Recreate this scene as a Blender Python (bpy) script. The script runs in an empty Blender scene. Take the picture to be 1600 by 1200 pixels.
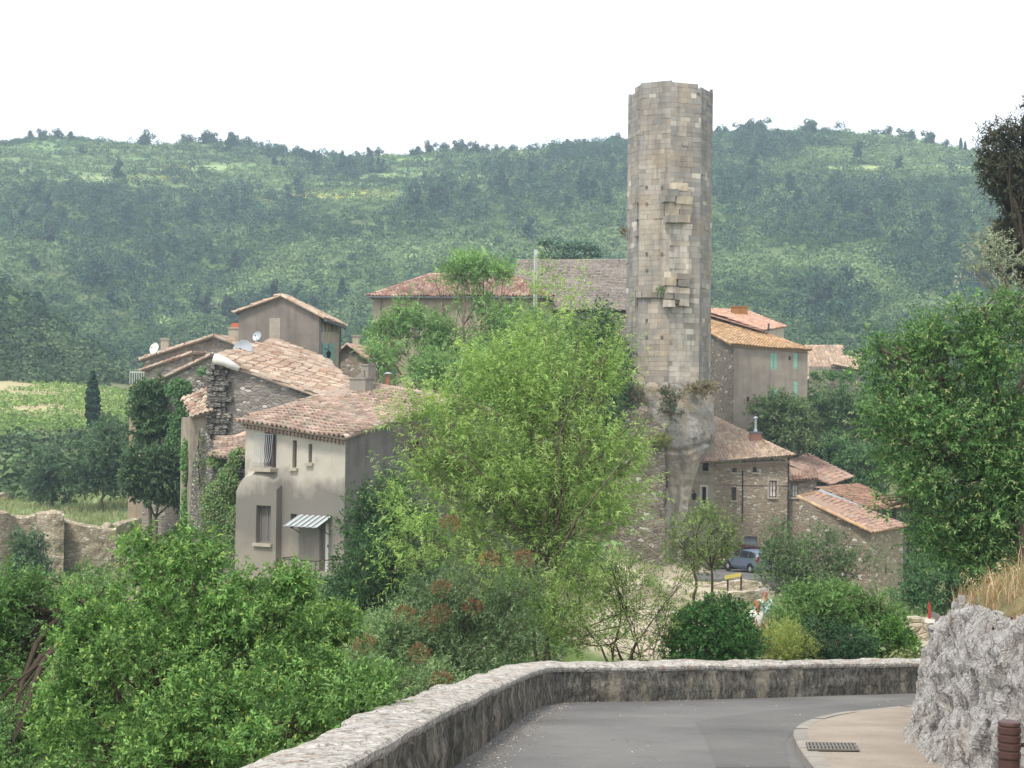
import bpy, math, random
import numpy as np
from mathutils import Vector, Matrix, noise as mnoise

SC = bpy.context.scene
COL = SC.collection
R_ = math.radians
rng = np.random.default_rng(7)
random.seed(7)

# ------------------------------------------------------------------ camera, sky, sun, exposure
F = 2400.0                       # focal length in pixels of a 1600 px wide picture
PITCH, ROLL = math.atan(50 / F), R_(0.7)
cp, sp = math.cos(PITCH), math.sin(PITCH)
FWD = np.array([0, cp, sp]); UP0 = np.array([0, -sp, cp]); RT0 = np.array([1.0, 0, 0])
RT = math.cos(ROLL) * RT0 + math.sin(ROLL) * UP0
UP = -math.sin(ROLL) * RT0 + math.cos(ROLL) * UP0
cam_d = bpy.data.cameras.new('camera'); cam = bpy.data.objects.new('camera', cam_d); COL.objects.link(cam)
cam_d.sensor_width = 36; cam_d.sensor_fit = 'HORIZONTAL'; cam_d.lens = F / 1600 * 36
cam_d.clip_start = 0.1; cam_d.clip_end = 6000
cam.matrix_world = Matrix(((RT[0], UP[0], -FWD[0], 0), (RT[1], UP[1], -FWD[1], 0), (RT[2], UP[2], -FWD[2], 0), (0, 0, 0, 1)))
SC.camera = cam

SUN_EL, SUN_AZ = R_(58), R_(215)          # azimuth clockwise from +y (the view direction): behind the camera, to the left
world = bpy.data.worlds.new("World"); SC.world = world; world.use_nodes = True
wn = world.node_tree; wn.nodes.clear()
sky = wn.nodes.new('ShaderNodeTexSky'); sky.sky_type = 'NISHITA'; sky.sun_disc = False
sky.sun_elevation = SUN_EL; sky.sun_rotation = SUN_AZ; sky.dust_density = 3.0
bg = wn.nodes.new('ShaderNodeBackground'); wn.links.new(sky.outputs[0], bg.inputs[0]); bg.inputs[1].default_value = 0.12
cloud = wn.nodes.new('ShaderNodeBackground')            # the overcast layer in front of the blue
cnz = wn.nodes.new('ShaderNodeTexNoise'); cnz.inputs['Scale'].default_value = 2.2; cnz.inputs['Detail'].default_value = 5
crp = wn.nodes.new('ShaderNodeValToRGB'); crp.color_ramp.elements[0].color = (0.86, 0.90, 0.97, 1); crp.color_ramp.elements[1].color = (1, 1, 1, 1)
crp.color_ramp.elements[0].position = .3; crp.color_ramp.elements[1].position = .7
wn.links.new(cnz.outputs[0], crp.inputs[0]); wn.links.new(crp.outputs[0], cloud.inputs[0]); cloud.inputs[1].default_value = 1.1
mx = wn.nodes.new('ShaderNodeMixShader'); mx.inputs[0].default_value = 0.88
wn.links.new(bg.outputs[0], mx.inputs[1]); wn.links.new(cloud.outputs[0], mx.inputs[2])
wo = wn.nodes.new('ShaderNodeOutputWorld'); wn.links.new(mx.outputs[0], wo.inputs[0])

sun_d = bpy.data.lights.new('sun', 'SUN'); sun_d.energy = 2.3; sun_d.angle = R_(11); sun_d.color = (1, 0.95, 0.87)
sun = bpy.data.objects.new('sun', sun_d); COL.objects.link(sun)
sdir = Vector((math.sin(SUN_AZ) * math.cos(SUN_EL), math.cos(SUN_AZ) * math.cos(SUN_EL), math.sin(SUN_EL)))
sun.rotation_euler = sdir.to_track_quat('Z', 'Y').to_euler()
sun.location = sdir * 200

SC.view_settings.view_transform = 'Standard'; SC.view_settings.look = 'None'
SC.view_settings.exposure = 0.72; SC.view_settings.gamma = 1
SC.render.engine = 'CYCLES'
SC.cycles.max_bounces = 6; SC.cycles.diffuse_bounces = 3; SC.cycles.glossy_bounces = 2; SC.cycles.transmission_bounces = 4
SC.cycles.volume_bounces = 0; SC.cycles.transparent_max_bounces = 4
SC.cycles.use_denoising = True

# ------------------------------------------------------------------ geometry of the view
def ray(px, py):
    return FWD + (px - 800) / F * RT - (py - 600) / F * UP
def P(px, py, D):
    r = ray(px, py); return r * (D / r[1])
def proj(v):
    v = np.asarray(v, float); zf = v @ FWD
    return 800 + F * (v @ RT) / zf, 600 - F * (v @ UP) / zf
RZ, RS = -1.6, 0.125                                    # the road: z = RZ - RS * y
def road_z(y): return RZ - RS * y
def hit(px, py, h=0.0):
    r = ray(px, py); t = (RZ + h) / (r[2] + RS * r[1]); return r * t

def lin(c):
    if isinstance(c, str):
        c = [int(c[i:i + 2], 16) / 255 for i in (0, 2, 4)]
    return tuple((x / 12.92 if x <= 0.04045 else ((x + 0.055) / 1.055) ** 2.4) for x in c)
def nrm(v):
    v = np.asarray(v, float); return v / (np.linalg.norm(v, axis=-1, keepdims=True) + 1e-9)

# vectorised value noise
def vnoise(p, seed=0):
    p = np.asarray(p, float); i = np.floor(p).astype(np.int64); f = p - i; f = f * f * (3 - 2 * f)
    def h(ix, iy, iz):
        n = (ix * 374761393 + iy * 668265263 + iz * 2147483647 + seed * 1274126177) & 0xffffffff
        n = ((n ^ (n >> 13)) * 1274126177) & 0xffffffff
        n = (n ^ (n >> 16)) & 0xffff
        return n / 65535.0
    x, y, z = i[..., 0], i[..., 1], i[..., 2]; fx, fy, fz = f[..., 0], f[..., 1], f[..., 2]
    c = 0
    for dx in (0, 1):
        for dy in (0, 1):
            for dz in (0, 1):
                w = (fx if dx else 1 - fx) * (fy if dy else 1 - fy) * (fz if dz else 1 - fz)
                c = c + w * h(x + dx, y + dy, z + dz)
    return c
def fbm(p, oct=4, seed=0):
    p = np.asarray(p, float); s = 0; a = .5; t = 0
    for k in range(oct):
        s = s + a * vnoise(p * 2 ** k + k * 17.3, seed + k); t += a; a *= .5
    return s / t

# ------------------------------------------------------------------ mesh building
BASE = {}
class MB:
    def __init__(s): s.V = []; s.F = []; s.C = []; s.n = 0
    def add(s, V, Fc, col=None):
        V = np.asarray(V, float).reshape(-1, 3)
        c = np.ones((len(V), 3)) if col is None else np.broadcast_to(np.asarray(col, float), (len(V), 3))
        s.V.append(V); s.C.append(c)
        if isinstance(Fc, np.ndarray): s.F.append(Fc.astype(np.int64) + s.n)
        else:
            by = {}
            for f in Fc: by.setdefault(len(f), []).append(f)
            for f in by.values(): s.F.append(np.array(f, dtype=np.int64) + s.n)
        s.n += len(V)
    def quad(s, a, b, c, d, col=None): s.add([a, b, c, d], [(0, 1, 2, 3)], col)
    def box(s, o, ax, ay, az, col=None):                # o corner, three edge vectors
        o, ax, ay, az = [np.asarray(q, float) for q in (o, ax, ay, az)]
        V = [o, o + ax, o + ax + ay, o + ay, o + az, o + ax + az, o + ax + ay + az, o + ay + az]
        s.add(V, [(0, 3, 2, 1), (4, 5, 6, 7), (0, 1, 5, 4), (1, 2, 6, 5), (2, 3, 7, 6), (3, 0, 4, 7)], col)
    def cbox(s, c, size, ang=0, col=None):              # centred box turned about z
        ca, sa = math.cos(ang), math.sin(ang); x, y, z = size
        ax = np.array([ca, sa, 0]) * x; ay = np.array([-sa, ca, 0]) * y; az = np.array([0, 0, z])
        s.box(np.asarray(c, float) - (ax + ay + az) / 2, ax, ay, az, col)
    def tube(s, pts, rad, n=6, col=None, cap=True):
        pts = np.asarray(pts, float); m = len(pts)
        rad = np.broadcast_to(np.asarray(rad, float), (m,))
        t = nrm(np.gradient(pts, axis=0)) if m > 2 else np.repeat(nrm(pts[1:] - pts[:1]), m, 0)
        ref = np.array([0.31, 0.17, 0.93]); 
        if abs(t[0] @ ref) > .9: ref = np.array([0.9, 0.3, 0.1])
        a = nrm(np.cross(t, ref)); b = np.cross(t, a)
        th = np.linspace(0, 2 * math.pi, n, endpoint=False)
        V = pts[:, None] + rad[:, None, None] * (a[:, None] * np.cos(th)[None, :, None] + b[:, None] * np.sin(th)[None, :, None])
        i = np.arange(m - 1)[:, None] * n; j = np.arange(n)[None]; j2 = (j + 1) % n
        Fq = np.stack([i + j, i + j2, i + n + j2, i + n + j], -1).reshape(-1, 4)
        fl = [tuple(q) for q in Fq]
        if cap: fl += [tuple(range(n))[::-1], tuple((m - 1) * n + k for k in range(n))]
        s.add(V.reshape(-1, 3), fl, col)
    def grid(s, V, col=None):                           # V (a, b, 3)
        a, b = V.shape[:2]
        i = np.arange(a - 1)[:, None] * b; j = np.arange(b - 1)[None]
        Fq = np.stack([i + j, i + j + 1, i + b + j + 1, i + b + j], -1).reshape(-1, 4)
        if col is not None: col = np.broadcast_to(np.asarray(col, float), V.shape).reshape(-1, 3)
        s.add(V.reshape(-1, 3), Fq, col)
    def lathe(s, c, prof, n=16, col=None):
        c = np.asarray(c, float); th = np.linspace(0, 2 * math.pi, n + 1)
        pr = np.asarray(prof, float)
        V = np.stack([c[0] + pr[:, :1] * np.cos(th), c[1] + pr[:, :1] * np.sin(th), c[2] + pr[:, 1:] + 0 * th], -1)
        s.grid(V, col)
    def poly(s, pts, col=None): s.add(pts, [tuple(range(len(pts)))], col)
    def prism(s, pts, off, col=None):
        pts = np.asarray(pts, float); off = np.asarray(off, float); n = len(pts)
        V = np.vstack([pts, pts + off])
        s.add(V, [tuple(range(n))[::-1], tuple(range(n, 2 * n))] + [(i, (i + 1) % n, n + (i + 1) % n, n + i) for i in range(n)], col)
    def build(s, name, mat, parent=None, base=None, smooth=False):
        V = np.vstack(s.V); C = np.vstack(s.C)
        b = BASE[parent.name] if parent is not None else (np.zeros(3) if base is None else np.asarray(base, float))
        me = bpy.data.meshes.new(name)
        me.vertices.add(len(V)); me.vertices.foreach_set('co', (V - b).astype(np.float32).ravel())
        loops = np.concatenate([f.ravel() for f in s.F]); tot = np.concatenate([np.full(len(f), f.shape[1]) for f in s.F])
        me.loops.add(len(loops)); me.loops.foreach_set('vertex_index', loops.astype(np.int32))
        me.polygons.add(len(tot)); st = np.concatenate([[0], np.cumsum(tot)[:-1]])
        me.polygons.foreach_set('loop_start', st.astype(np.int32)); me.polygons.foreach_set('loop_total', tot.astype(np.int32))
        me.polygons.foreach_set('use_smooth', np.full(len(tot), bool(smooth)))
        at = me.attributes.new('col', 'FLOAT_COLOR', 'POINT')
        at.data.foreach_set('color', np.hstack([C, np.ones((len(C), 1))]).astype(np.float32).ravel())
        me.update(calc_edges=True); me.validate()
        me.materials.append(mat)
        o = bpy.data.objects.new(name, me); COL.objects.link(o)
        if parent is not None: o.parent = parent
        else: o.location = b
        BASE[o.name] = b
        return o

def tag(o, label=None, cat=None, group=None, kind=None):
    if label: o['label'] = label
    if cat: o['category'] = cat
    if group: o['group'] = group
    if kind: o['kind'] = kind
    return o
def thing(name, label, cat, base, group=None):
    o = bpy.data.objects.new(name, None); COL.objects.link(o); o.location = Vector(base); o.empty_display_size = .3
    BASE[o.name] = np.asarray(base, float)
    return tag(o, label, cat, group)
def copy_tree(o, loc, rz=0, scale=1, label=None, parent=None):
    c = o.copy(); COL.objects.link(c)
    if parent is None:
        c.location = Vector(loc); c.rotation_euler = (0, 0, rz)
        c.scale = (scale,) * 3 if np.isscalar(scale) else scale
        if label: c['label'] = label
        BASE[c.name] = np.asarray(loc, float)
    else: c.parent = parent
    for ch in list(o.children): copy_tree(ch, None, parent=c)
    return c

# ------------------------------------------------------------------ materials
class NT:
    def __init__(s, name, rough=.9, spec=.2):
        s.m = bpy.data.materials.new(name); s.m.use_nodes = True; s.t = s.m.node_tree; s.t.nodes.clear()
        s.out = s.t.nodes.new('ShaderNodeOutputMaterial'); s.b = s.t.nodes.new('ShaderNodeBsdfPrincipled')
        s.t.links.new(s.b.outputs[0], s.out.inputs[0])
        s.b.inputs['Roughness'].default_value = rough; s.b.inputs['Specular IOR Level'].default_value = spec
        s._co = None
    def set(s, sock, v):
        if hasattr(v, 'is_output'): s.t.links.new(v, sock)
        else:
            if isinstance(v, (tuple, list)) and len(v) == 3 and sock.type == 'RGBA': v = (*v, 1)
            sock.default_value = v
    def n(s, ty, ins=None, out=0, **pr):
        nd = s.t.nodes.new('ShaderNode' + ty)
        for k, v in pr.items(): setattr(nd, k, v)
        for k, v in (ins or {}).items(): s.set(nd.inputs[k], v)
        return nd.outputs[out]
    def co(s, scale=None):
        if s._co is None: s._co = s.n('NewGeometry', out=0)     # world position: nothing here moves
        if scale is None: return s._co
        return s.n('Mapping', {'Vector': s._co, 'Scale': scale})
    def att(s): return s.n('Attribute', attribute_name='col')
    def noise(s, sc, det=4, rough=.6, vec=None, dist=0):
        return s.n('TexNoise', {'Vector': vec if vec is not None else s.co(), 'Scale': sc, 'Detail': det, 'Roughness': rough, 'Distortion': dist})
    def ramp(s, f, els):
        nd = s.t.nodes.new('ShaderNodeValToRGB'); s.t.links.new(f, nd.inputs[0]); e = nd.color_ramp.elements
        while len(e) < len(els): e.new(.5)
        for k, (p, c) in enumerate(els):
            e[k].position = p; e[k].color = (c, c, c, 1) if not isinstance(c, (tuple, list)) else (*c[:3], 1)
        return nd.outputs[0]
    def mix(s, f, a, b, blend='MIX'):
        nd = s.t.nodes.new('ShaderNodeMix'); nd.data_type = 'RGBA'; nd.blend_type = blend
        s.set(nd.inputs[0], f); s.set(nd.inputs[6], a); s.set(nd.inputs[7], b); return nd.outputs[2]
    def math(s, op, a, b=0.0):
        nd = s.t.nodes.new('ShaderNodeMath'); nd.operation = op; s.set(nd.inputs[0], a); s.set(nd.inputs[1], b); return nd.outputs[0]
    def bump(s, h, dist=.03, strength=1.0):
        s.set(s.b.inputs['Normal'], s.n('Bump', {'Height': h, 'Distance': dist, 'Strength': strength}))
    def color(s, c): s.set(s.b.inputs['Base Color'], c); return s

def m_flat(name, c, rough=.7, metal=0, var=.25, sc=3.0, spec=.3):
    t = NT(name, rough, spec); c = lin(c) if isinstance(c, str) else c
    f = t.noise(sc, 5)
    t.color(t.mix(f, tuple(x * (1 - var) for x in c), tuple(min(1, x * (1 + var)) for x in c)))
    t.b.inputs['Metallic'].default_value = metal
    return t.m
def m_plaster(name, c, stain, amount=.5, sc=.8, streak=True, spots=None):
    t = NT(name, .95, .1)
    base = t.mix(t.ramp(t.noise(1.3, 6), [(.3, 0), (.7, 1)]), tuple(x * .86 for x in lin(c)), tuple(x * 1.12 for x in lin(c)))
    big = t.noise(sc, 5, .65)
    st = t.noise(1.0, 5, .6, vec=t.co((2.2, 2.2, .18)))
    f = t.math('MULTIPLY', t.math('ADD', big, st) if streak else t.math('MULTIPLY', big, 2.0), .5)
    base = t.mix(t.ramp(f, [(.62 - amount * .3, 0), (.78 - amount * .25, .9)]), base, lin(stain))
    if spots:
        base = t.mix(t.ramp(t.noise(3.2, 4, .7), [(.62, 0), (.68, .8)]), base, lin(spots))
    fine = t.noise(28, 4, .7)
    base = t.mix(.35, base, t.mix(fine, (.25, .25, .25), (.75, .75, .75)), 'OVERLAY')
    t.color(base); t.bump(t.math('ADD', fine, t.noise(5, 3)), .02, .7)
    return t.m
def m_rubble(name, cols, mortar, sc=3.0, flat=1.8, mort_w=.06, bump=.05, white=.12, stain='3c3a35'):
    t = NT(name, .95, .1)
    wob = t.n('VectorMath', {0: t.co((1, 1, flat)), 1: t.n('VectorMath', {0: t.n('TexNoise', {'Vector': t.co(), 'Scale': 2.5, 'Detail': 3}, out=1), 3: .35}, operation='SCALE')}, operation='ADD')
    vc = t.n('TexVoronoi', {'Vector': wob, 'Scale': sc}, out=1)
    ed = t.n('TexVoronoi', {'Vector': wob, 'Scale': sc}, feature='DISTANCE_TO_EDGE')
    r = t.n('SeparateColor', {0: vc}); nd = r.node
    k = len(cols)
    stone = t.ramp(nd.outputs[0], [((i + .5) / k, lin(c)) for i, c in enumerate(cols)])
    stone = t.mix(t.ramp(nd.outputs[1], [(1 - white - .02, 0), (1 - white, .85)]), stone, lin('c9c4b8'))
    mm = t.ramp(ed, [(mort_w * .5, 1), (mort_w * 1.5, 0)])
    c = t.mix(mm, stone, lin(mortar))
    c = t.mix(t.ramp(t.noise(.7, 5, .65), [(.5, 0), (.72, .7)]), c, lin(stain))
    fine = t.noise(22, 4, .7)
    c = t.mix(.45, c, t.mix(fine, (.2, .2, .2), (.8, .8, .8)), 'OVERLAY')
    t.color(c)
    h = t.math('ADD', t.ramp(ed, [(0, 0), (.16, 1)]), t.math('MULTIPLY', fine, .5))
    t.bump(h, bump, .9)
    return t.m
def m_tile(name, cols, lichen='8d8468', lam=.35, lichen2=None, gain=1.0):
    """per-tile colour from the col attribute's red, brightness from its green"""
    t = NT(name, .92, .12)
    nd = t.n('SeparateColor', {0: t.att()}).node
    k = len(cols)
    c = t.ramp(nd.outputs[0], [((i + .5) / k, tuple(x * gain for x in lin(q))) for i, q in enumerate(cols)])
    c = t.mix(1.0, c, t.mix(nd.outputs[1], (.62, .62, .62), (1.25, 1.25, 1.25)), 'MULTIPLY')
    c = t.mix(t.ramp(t.noise(2.6, 6, .7), [(.62 - lam * .4, 0), (.75 - lam * .3, .75)]), c, lin(lichen))
    if lichen2: c = t.mix(t.ramp(t.noise(.9, 5, .7), [(.5, 0), (.62, .9)]), c, lin(lichen2))
    fine = t.noise(14, 5, .75)
    c = t.mix(.5, c, t.mix(fine, (.15, .15, .15), (.85, .85, .85)), 'OVERLAY')
    t.color(c); t.bump(fine, .02, .6)
    return t.m
def m_leaf(name, transl=.28, rough=.5, gain=1.0):
    """leaf colour from the attribute (each leaf has its own)"""
    t = NT(name, rough, .25)
    c = t.n('HueSaturation', {'Color': t.att(), 'Saturation': .93, 'Hue': .486, 'Value': gain})
    t.color(c)
    tr = t.n('BsdfTranslucent', {'Color': t.mix(1.0, c, (1.05, 1.08, .7), 'MULTIPLY')})
    mxs = t.n('MixShader', {0: transl, 1: t.b.outputs[0], 2: tr})
    t.t.links.new(mxs, t.out.inputs[0])
    return t.m
def m_bark(name, a, b):
    t = NT(name, .95, .1); f = t.noise(6, 5, .7, vec=t.co((3, 3, .7)))
    t.color(t.mix(f, lin(a), lin(b))); t.bump(f, .02, .8); return t.m
# ------------------------------------------------------------------ terrain
PXC = np.arange(-1200, 2801, 40.0)
_rows = [   # distance, [(px, py of the ground there) ...]
    (170, [(-400, 660), (0, 668), (150, 672), (260, 690), (420, 700), (800, 690), (1200, 690), (1600, 690), (2000, 690)]),
    (205, [(-400, 630), (0, 636), (150, 640), (260, 655), (420, 680), (800, 680), (1200, 660), (1600, 650), (2000, 640)]),
    (250, [(-400, 585), (0, 589), (120, 598), (220, 615), (420, 665), (800, 660), (1200, 630), (1600, 610), (2000, 600)]),
    (285, [(-400, 470), (-60, 505), (0, 520), (110, 555), (200, 592), (300, 640), (500, 650), (800, 645), (1200, 610), (1600, 580), (2000, 570)]),
    (325, [(-400, 390), (-60, 420), (0, 440), (60, 478), (130, 530), (205, 582), (300, 625), (500, 635), (800, 620), (1200, 590), (1600, 555), (2000, 540)]),
    (360, [(-400, 430), (0, 500), (130, 560), (205, 590), (300, 590), (420, 590), (600, 585), (800, 580), (1200, 560), (1600, 520), (2000, 500)]),
    (420, [(-400, 480), (0, 500), (130, 520), (205, 528), (300, 510), (420, 520), (600, 520), (800, 510), (1200, 490), (1600, 450), (2000, 430)]),
    (500, [(-400, 370), (0, 380), (150, 400), (250, 430), (360, 440), (470, 400), (600, 410), (800, 400), (1200, 385), (1600, 370), (2000, 350)]),
    (570, [(-400, 300), (0, 300), (200, 318), (330, 345), (480, 335), (600, 320), (800, 310), (1200, 300), (1400, 300), (1600, 300), (2000, 300)]),
    (640, [(-400, 250), (0, 255), (200, 270), (400, 285), (480, 296), (640, 285), (800, 262), (980, 255), (1200, 245), (1400, 248), (1600, 270), (2000, 280)]),
    (720, [(-400, 240), (0, 224), (70, 209), (190, 214), (300, 216), (400, 224), (470, 240), (560, 246), (640, 248), (700, 243), (790, 238), (880, 234), (980, 224), (1110, 214), (1200, 208), (1300, 206), (1400, 214), (1480, 230), (1530, 240), (1600, 248), (2000, 260)]),
    (800, [(-400, 260), (400, 262), (800, 262), (1200, 246), (1600, 280), (2000, 290)]),
    (1100, [(-400, 420), (800, 430), (2000, 430)]),
    (2600, [(-400, 560), (800, 560), (2000, 560)]),
]
LD = np.log(np.array([r[0] for r in _rows], float))
LDG = np.linspace(math.log(160), math.log(2600), 240)
_tab = np.array([np.interp(PXC, [a for a, b in r[1]], [b for a, b in r[1]]) for r in _rows])
_tab = np.stack([np.interp(LDG, LD, _tab[:, j]) for j in range(len(PXC))], 1)
def _smooth(a, ax, k):
    ker = np.exp(-np.linspace(-2, 2, 2 * k + 1) ** 2); ker /= ker.sum()
    pad = [(0, 0), (0, 0)]; pad[ax] = (k, k)
    b = np.pad(a, pad, mode='edge')
    return np.apply_along_axis(lambda v: np.convolve(v, ker, 'valid'), ax, b)
_tab = _smooth(_smooth(_tab, 0, 3), 1, 1)
def far_z(x, y):
    y = np.maximum(y, 1.0); px = 800 + F * x / y; ld = np.log(np.clip(y, 161, 2590))
    u = np.clip((px - PXC[0]) / 40, 0, len(PXC) - 1.001); v = np.clip((ld - LDG[0]) / (LDG[1] - LDG[0]), 0, len(LDG) - 1.001)
    i = u.astype(int); j = v.astype(int); fu = u - i; fv = v - j
    py = (_tab[j, i] * (1 - fu) + _tab[j, i + 1] * fu) * (1 - fv) + (_tab[j + 1, i] * (1 - fu) + _tab[j + 1, i + 1] * fu) * fv
    pxc = np.clip(px, -1200, 2800)
    z = (650 + (pxc - 800) * math.tan(ROLL) - py) / F * y
    bump = (fbm(np.stack([x / 45, y / 45, 0 * x], -1), 4, 3) - .5) * 9 * np.clip((y - 260) / 150, 0, 1)
    return z + bump

_cp = [ # px, py, D : ground in the near valley and the village
    (60, 930, 108), (180, 935, 108), (280, 905, 112), (60, 1010, 80), (200, 1005, 80), (320, 965, 76), (60, 818, 128), (200, 812, 128), (280, 800, 130), (60, 775, 142), (250, 772, 145), (60, 735, 158), (200, 740, 158), (330, 760, 140),
    (330, 900, 80), (450, 910, 66), (560, 930, 64), (400, 930, 55), (250, 960, 60), (60, 970, 70), (560, 900, 80),
    (700, 830, 90), (850, 830, 92), (750, 760, 110), (900, 720, 118), (700, 700, 130), (480, 720, 100), (420, 690, 118), (600, 690, 120),
    (800, 960, 60), (950, 985, 58), (1050, 965, 62), (950, 930, 78), (1050, 915, 88), (960, 905, 100), (1040, 900, 106), (1100, 905, 100), (1165, 898, 110), (1110, 880, 118), (1200, 880, 118), (1250, 880, 118), (1230, 930, 95), (1300, 945, 98), (1400, 960, 98),
    (1450, 900, 110), (1600, 930, 90), (1600, 800, 120), (1300, 800, 128), (1400, 780, 130), (1200, 690, 130), (1160, 690, 128), (1270, 690, 130), (1340, 700, 140), (1450, 720, 150), (1600, 700, 150),
    (950, 1010, 46), (1120, 1005, 46), (1250, 1000, 48), (1400, 1005, 46), (1450, 1010, 44), (1500, 1010, 46),
    (800, 1110, 34), (700, 1120, 36), (950, 1050, 36), (1100, 1045, 36), (1250, 1040, 37), (1400, 1030, 38),
    (600, 1150, 40), (500, 1050, 50), (300, 1100, 46), (100, 1100, 50),
]
CPW = [P(*c) for c in _cp]
CPW += [np.array(q, float) for q in [(-3, 5, -4.2), (-8, 5, -6.0), (-3.2, 12, -5.2), (-8, 12, -7), (-3, 18, -6), (-9, 20, -8.3), (-3.5, 26, -7), (-16, 14, -8.5), (-25, 30, -10), (-14, 30, -9.3), (-40, 60, -12),
     (0, 0, -1.6), (0, 12, -3.1), (0, 24, -4.6), (5, 24, -4.6), (5, 14, -3.35), (10, 27, -4.98), (8, 30, -5.4), (10, 10, -2.6), (14, 32, -5.6), (20, 30, -4), (10, 0, -1.4), (-3, -8, -3), (6, -8, -.6), (-60, 10, -10), (30, 5, 1), (45, 60, -6), (60, 100, -3), (-70, 110, -11)]]
CPW = np.array(CPW)
def _tps_fit(pts, vals, lam=2e-3):
    n = len(pts); d = np.linalg.norm(pts[:, None] - pts[None], axis=-1) / 50
    K = np.where(d > 0, d ** 2 * np.log(d + 1e-12), 0) + lam * np.eye(n)
    Pm = np.hstack([np.ones((n, 1)), pts / 50]); A = np.block([[K, Pm], [Pm.T, np.zeros((3, 3))]])
    return np.linalg.solve(A, np.concatenate([vals, np.zeros(3)]))
_tc = CPW[:, :2]; _tw = _tps_fit(_tc, CPW[:, 2])
def near_z(x, y):
    sh = x.shape; q = np.stack([x.ravel(), y.ravel()], -1); out = np.empty(len(q))
    for k in range(0, len(q), 20000):
        b = q[k:k + 20000]; d = np.linalg.norm(b[:, None] - _tc[None], axis=-1) / 50
        out[k:k + 20000] = np.where(d > 0, d ** 2 * np.log(d + 1e-12), 0) @ _tw[:-3] + _tw[-3] + b / 50 @ _tw[-2:]
    return out.reshape(sh)
# inner foot of the parapet wall, (x, y)
WALLP = [(-1.7, -6), (-1.5, 1), (-1.22, 6.5), (-1.05, 9.2), (-0.9, 11), (-0.66, 13.9), (-0.32, 17.6), (0.14, 22), (0.5, 25.0), (0.85, 26.3), (1.45, 26.8), (2.4, 27.2), (4.8, 28.7), (8.3, 31.1), (12, 33.3), (17, 35)]
_wx = np.array([p[0] for p in WALLP]); _wy = np.array([p[1] for p in WALLP])
def smooth01(t): t = np.clip(t, 0, 1); return t * t * (3 - 2 * t)
def ground(x, y):
    x = np.asarray(x, float); y = np.asarray(y, float)
    shp = np.broadcast(x, y).shape; x = np.broadcast_to(x, shp); y = np.broadcast_to(y, shp)
    z = near_z(x, y)
    # the road's own bench
    xl = np.interp(y, _wy, _wx); yl = np.interp(x, _wx, _wy)
    inside = np.minimum(x - (xl - .35), (yl + .35) - y)
    m = smooth01(inside / .5 + .5) * (y < 40)
    z = z * (1 - m) + (road_z(y) - .25) * m
    b = smooth01((y - 165) / 40)
    z = z * (1 - b) + far_z(x, y) * b
    rough = (fbm(np.stack([x / 3, y / 3, 0 * x], -1), 3, 5) - .5) * .5 * (1 - m) * np.clip(y / 40, 0, 1)
    return z + rough
def ground1(x, y): return float(ground(np.array([x]), np.array([y]))[0])

ya = np.concatenate([np.linspace(-14, 0, 12)[:-1], np.geomspace(4, 164, 200) - 4, np.linspace(161, 800, 230)[1:], np.geomspace(810, 2500, 22)])
aa = np.linspace(-1.15, 1.15, 420); aa = np.sign(aa) * (np.abs(aa) * .45 + np.abs(aa) ** 3 * .42)
YY = np.repeat(ya[:, None], len(aa), 1); XX = aa[None] * (np.maximum(YY, 0) + 14)
ZZ = ground(XX, YY)
GV = np.stack([XX, YY, ZZ], -1)
gp = proj(np.where(YY[..., None] > 2, GV, np.array([0, 2.0, 0])))
gx, gy = gp
n1 = fbm(np.stack([XX / 9, YY / 9, 0 * XX], -1), 4, 11)[..., None]
soil = np.array(lin('7d7560')); green = np.array(lin('56663a')); pale = np.array(lin('a59b86')); field = np.array(lin('93a765')); meadow = np.array(lin('7f9062'))
gc = soil * (1 - smooth01((n1 - .35) * 4)) + green * smooth01((n1 - .35) * 4)
hg = smooth01((YY - 250) / 30)[..., None] * .8; gc = gc * (1 - hg) + np.array(lin('55683f')) * (.8 + .4 * n1) * hg
def ell(cx, cy, rx, ry, soft=.35):
    d = np.sqrt(((gx - cx) / rx) ** 2 + ((gy - cy) / ry) ** 2)
    return (1 - smooth01((d - 1 + soft) / soft))[..., None]
nearv = ((YY > 34) & (YY < 125))[..., None] * 1.0
for (cx, cy, rx, ry) in [(1010, 985, 140, 55), (1130, 905, 120, 45), (1450, 1000, 50, 35), (960, 900, 60, 40)]:
    m = ell(cx, cy, rx, ry) * nearv; gc = gc * (1 - m) + pale * (.8 + .4 * n1) * m
mid = ((YY > 120) & (YY < 150))[..., None] * 1.0
m = ell(140, 792, 220, 30) * mid; gc = gc * (1 - m) + meadow * (.7 + .6 * n1) * m
vy = ((YY > 180) & (YY < 247))[..., None] * 1.0
m = ell(90, 615, 170, 38, .2) * vy; gc = gc * (1 - m) + np.array(lin('a49a78')) * (.8 + .4 * n1) * m
hl = (YY > 450)[..., None] * 1.0
FIELDS = [(150, 280, 130, 6, '8c9a6c'), (535, 306, 110, 8, 'a8a95c'), (650, 250, 45, 4, '86a258'), (240, 228, 40, 4, 'a9ac5c'), (660, 275, 110, 6, '95a870'), (1340, 262, 70, 4, '9aa872'), (1470, 262, 60, 5, '93a871'), (60, 232, 60, 10, '748c5e'), (330, 262, 60, 5, '93a56e')]
for (cx, cy, rx, ry, c) in FIELDS:
    m = ell(cx, cy, rx, ry) * hl; gc = gc * (1 - m) + np.array(lin(c)) * m
terr = ((np.mod(ZZ + 3 * fbm(np.stack([XX / 40, YY / 40, 0 * XX], -1), 2, 71), 6.5) < 2.6) & (YY > 520) & (gy < 300) & (gx < 760))[..., None] * (.5 + .8 * n1)
gc = gc * (1 - np.clip(terr, 0, 1)) + np.array(lin('70875a')) * np.clip(terr, 0, 1)
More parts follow.
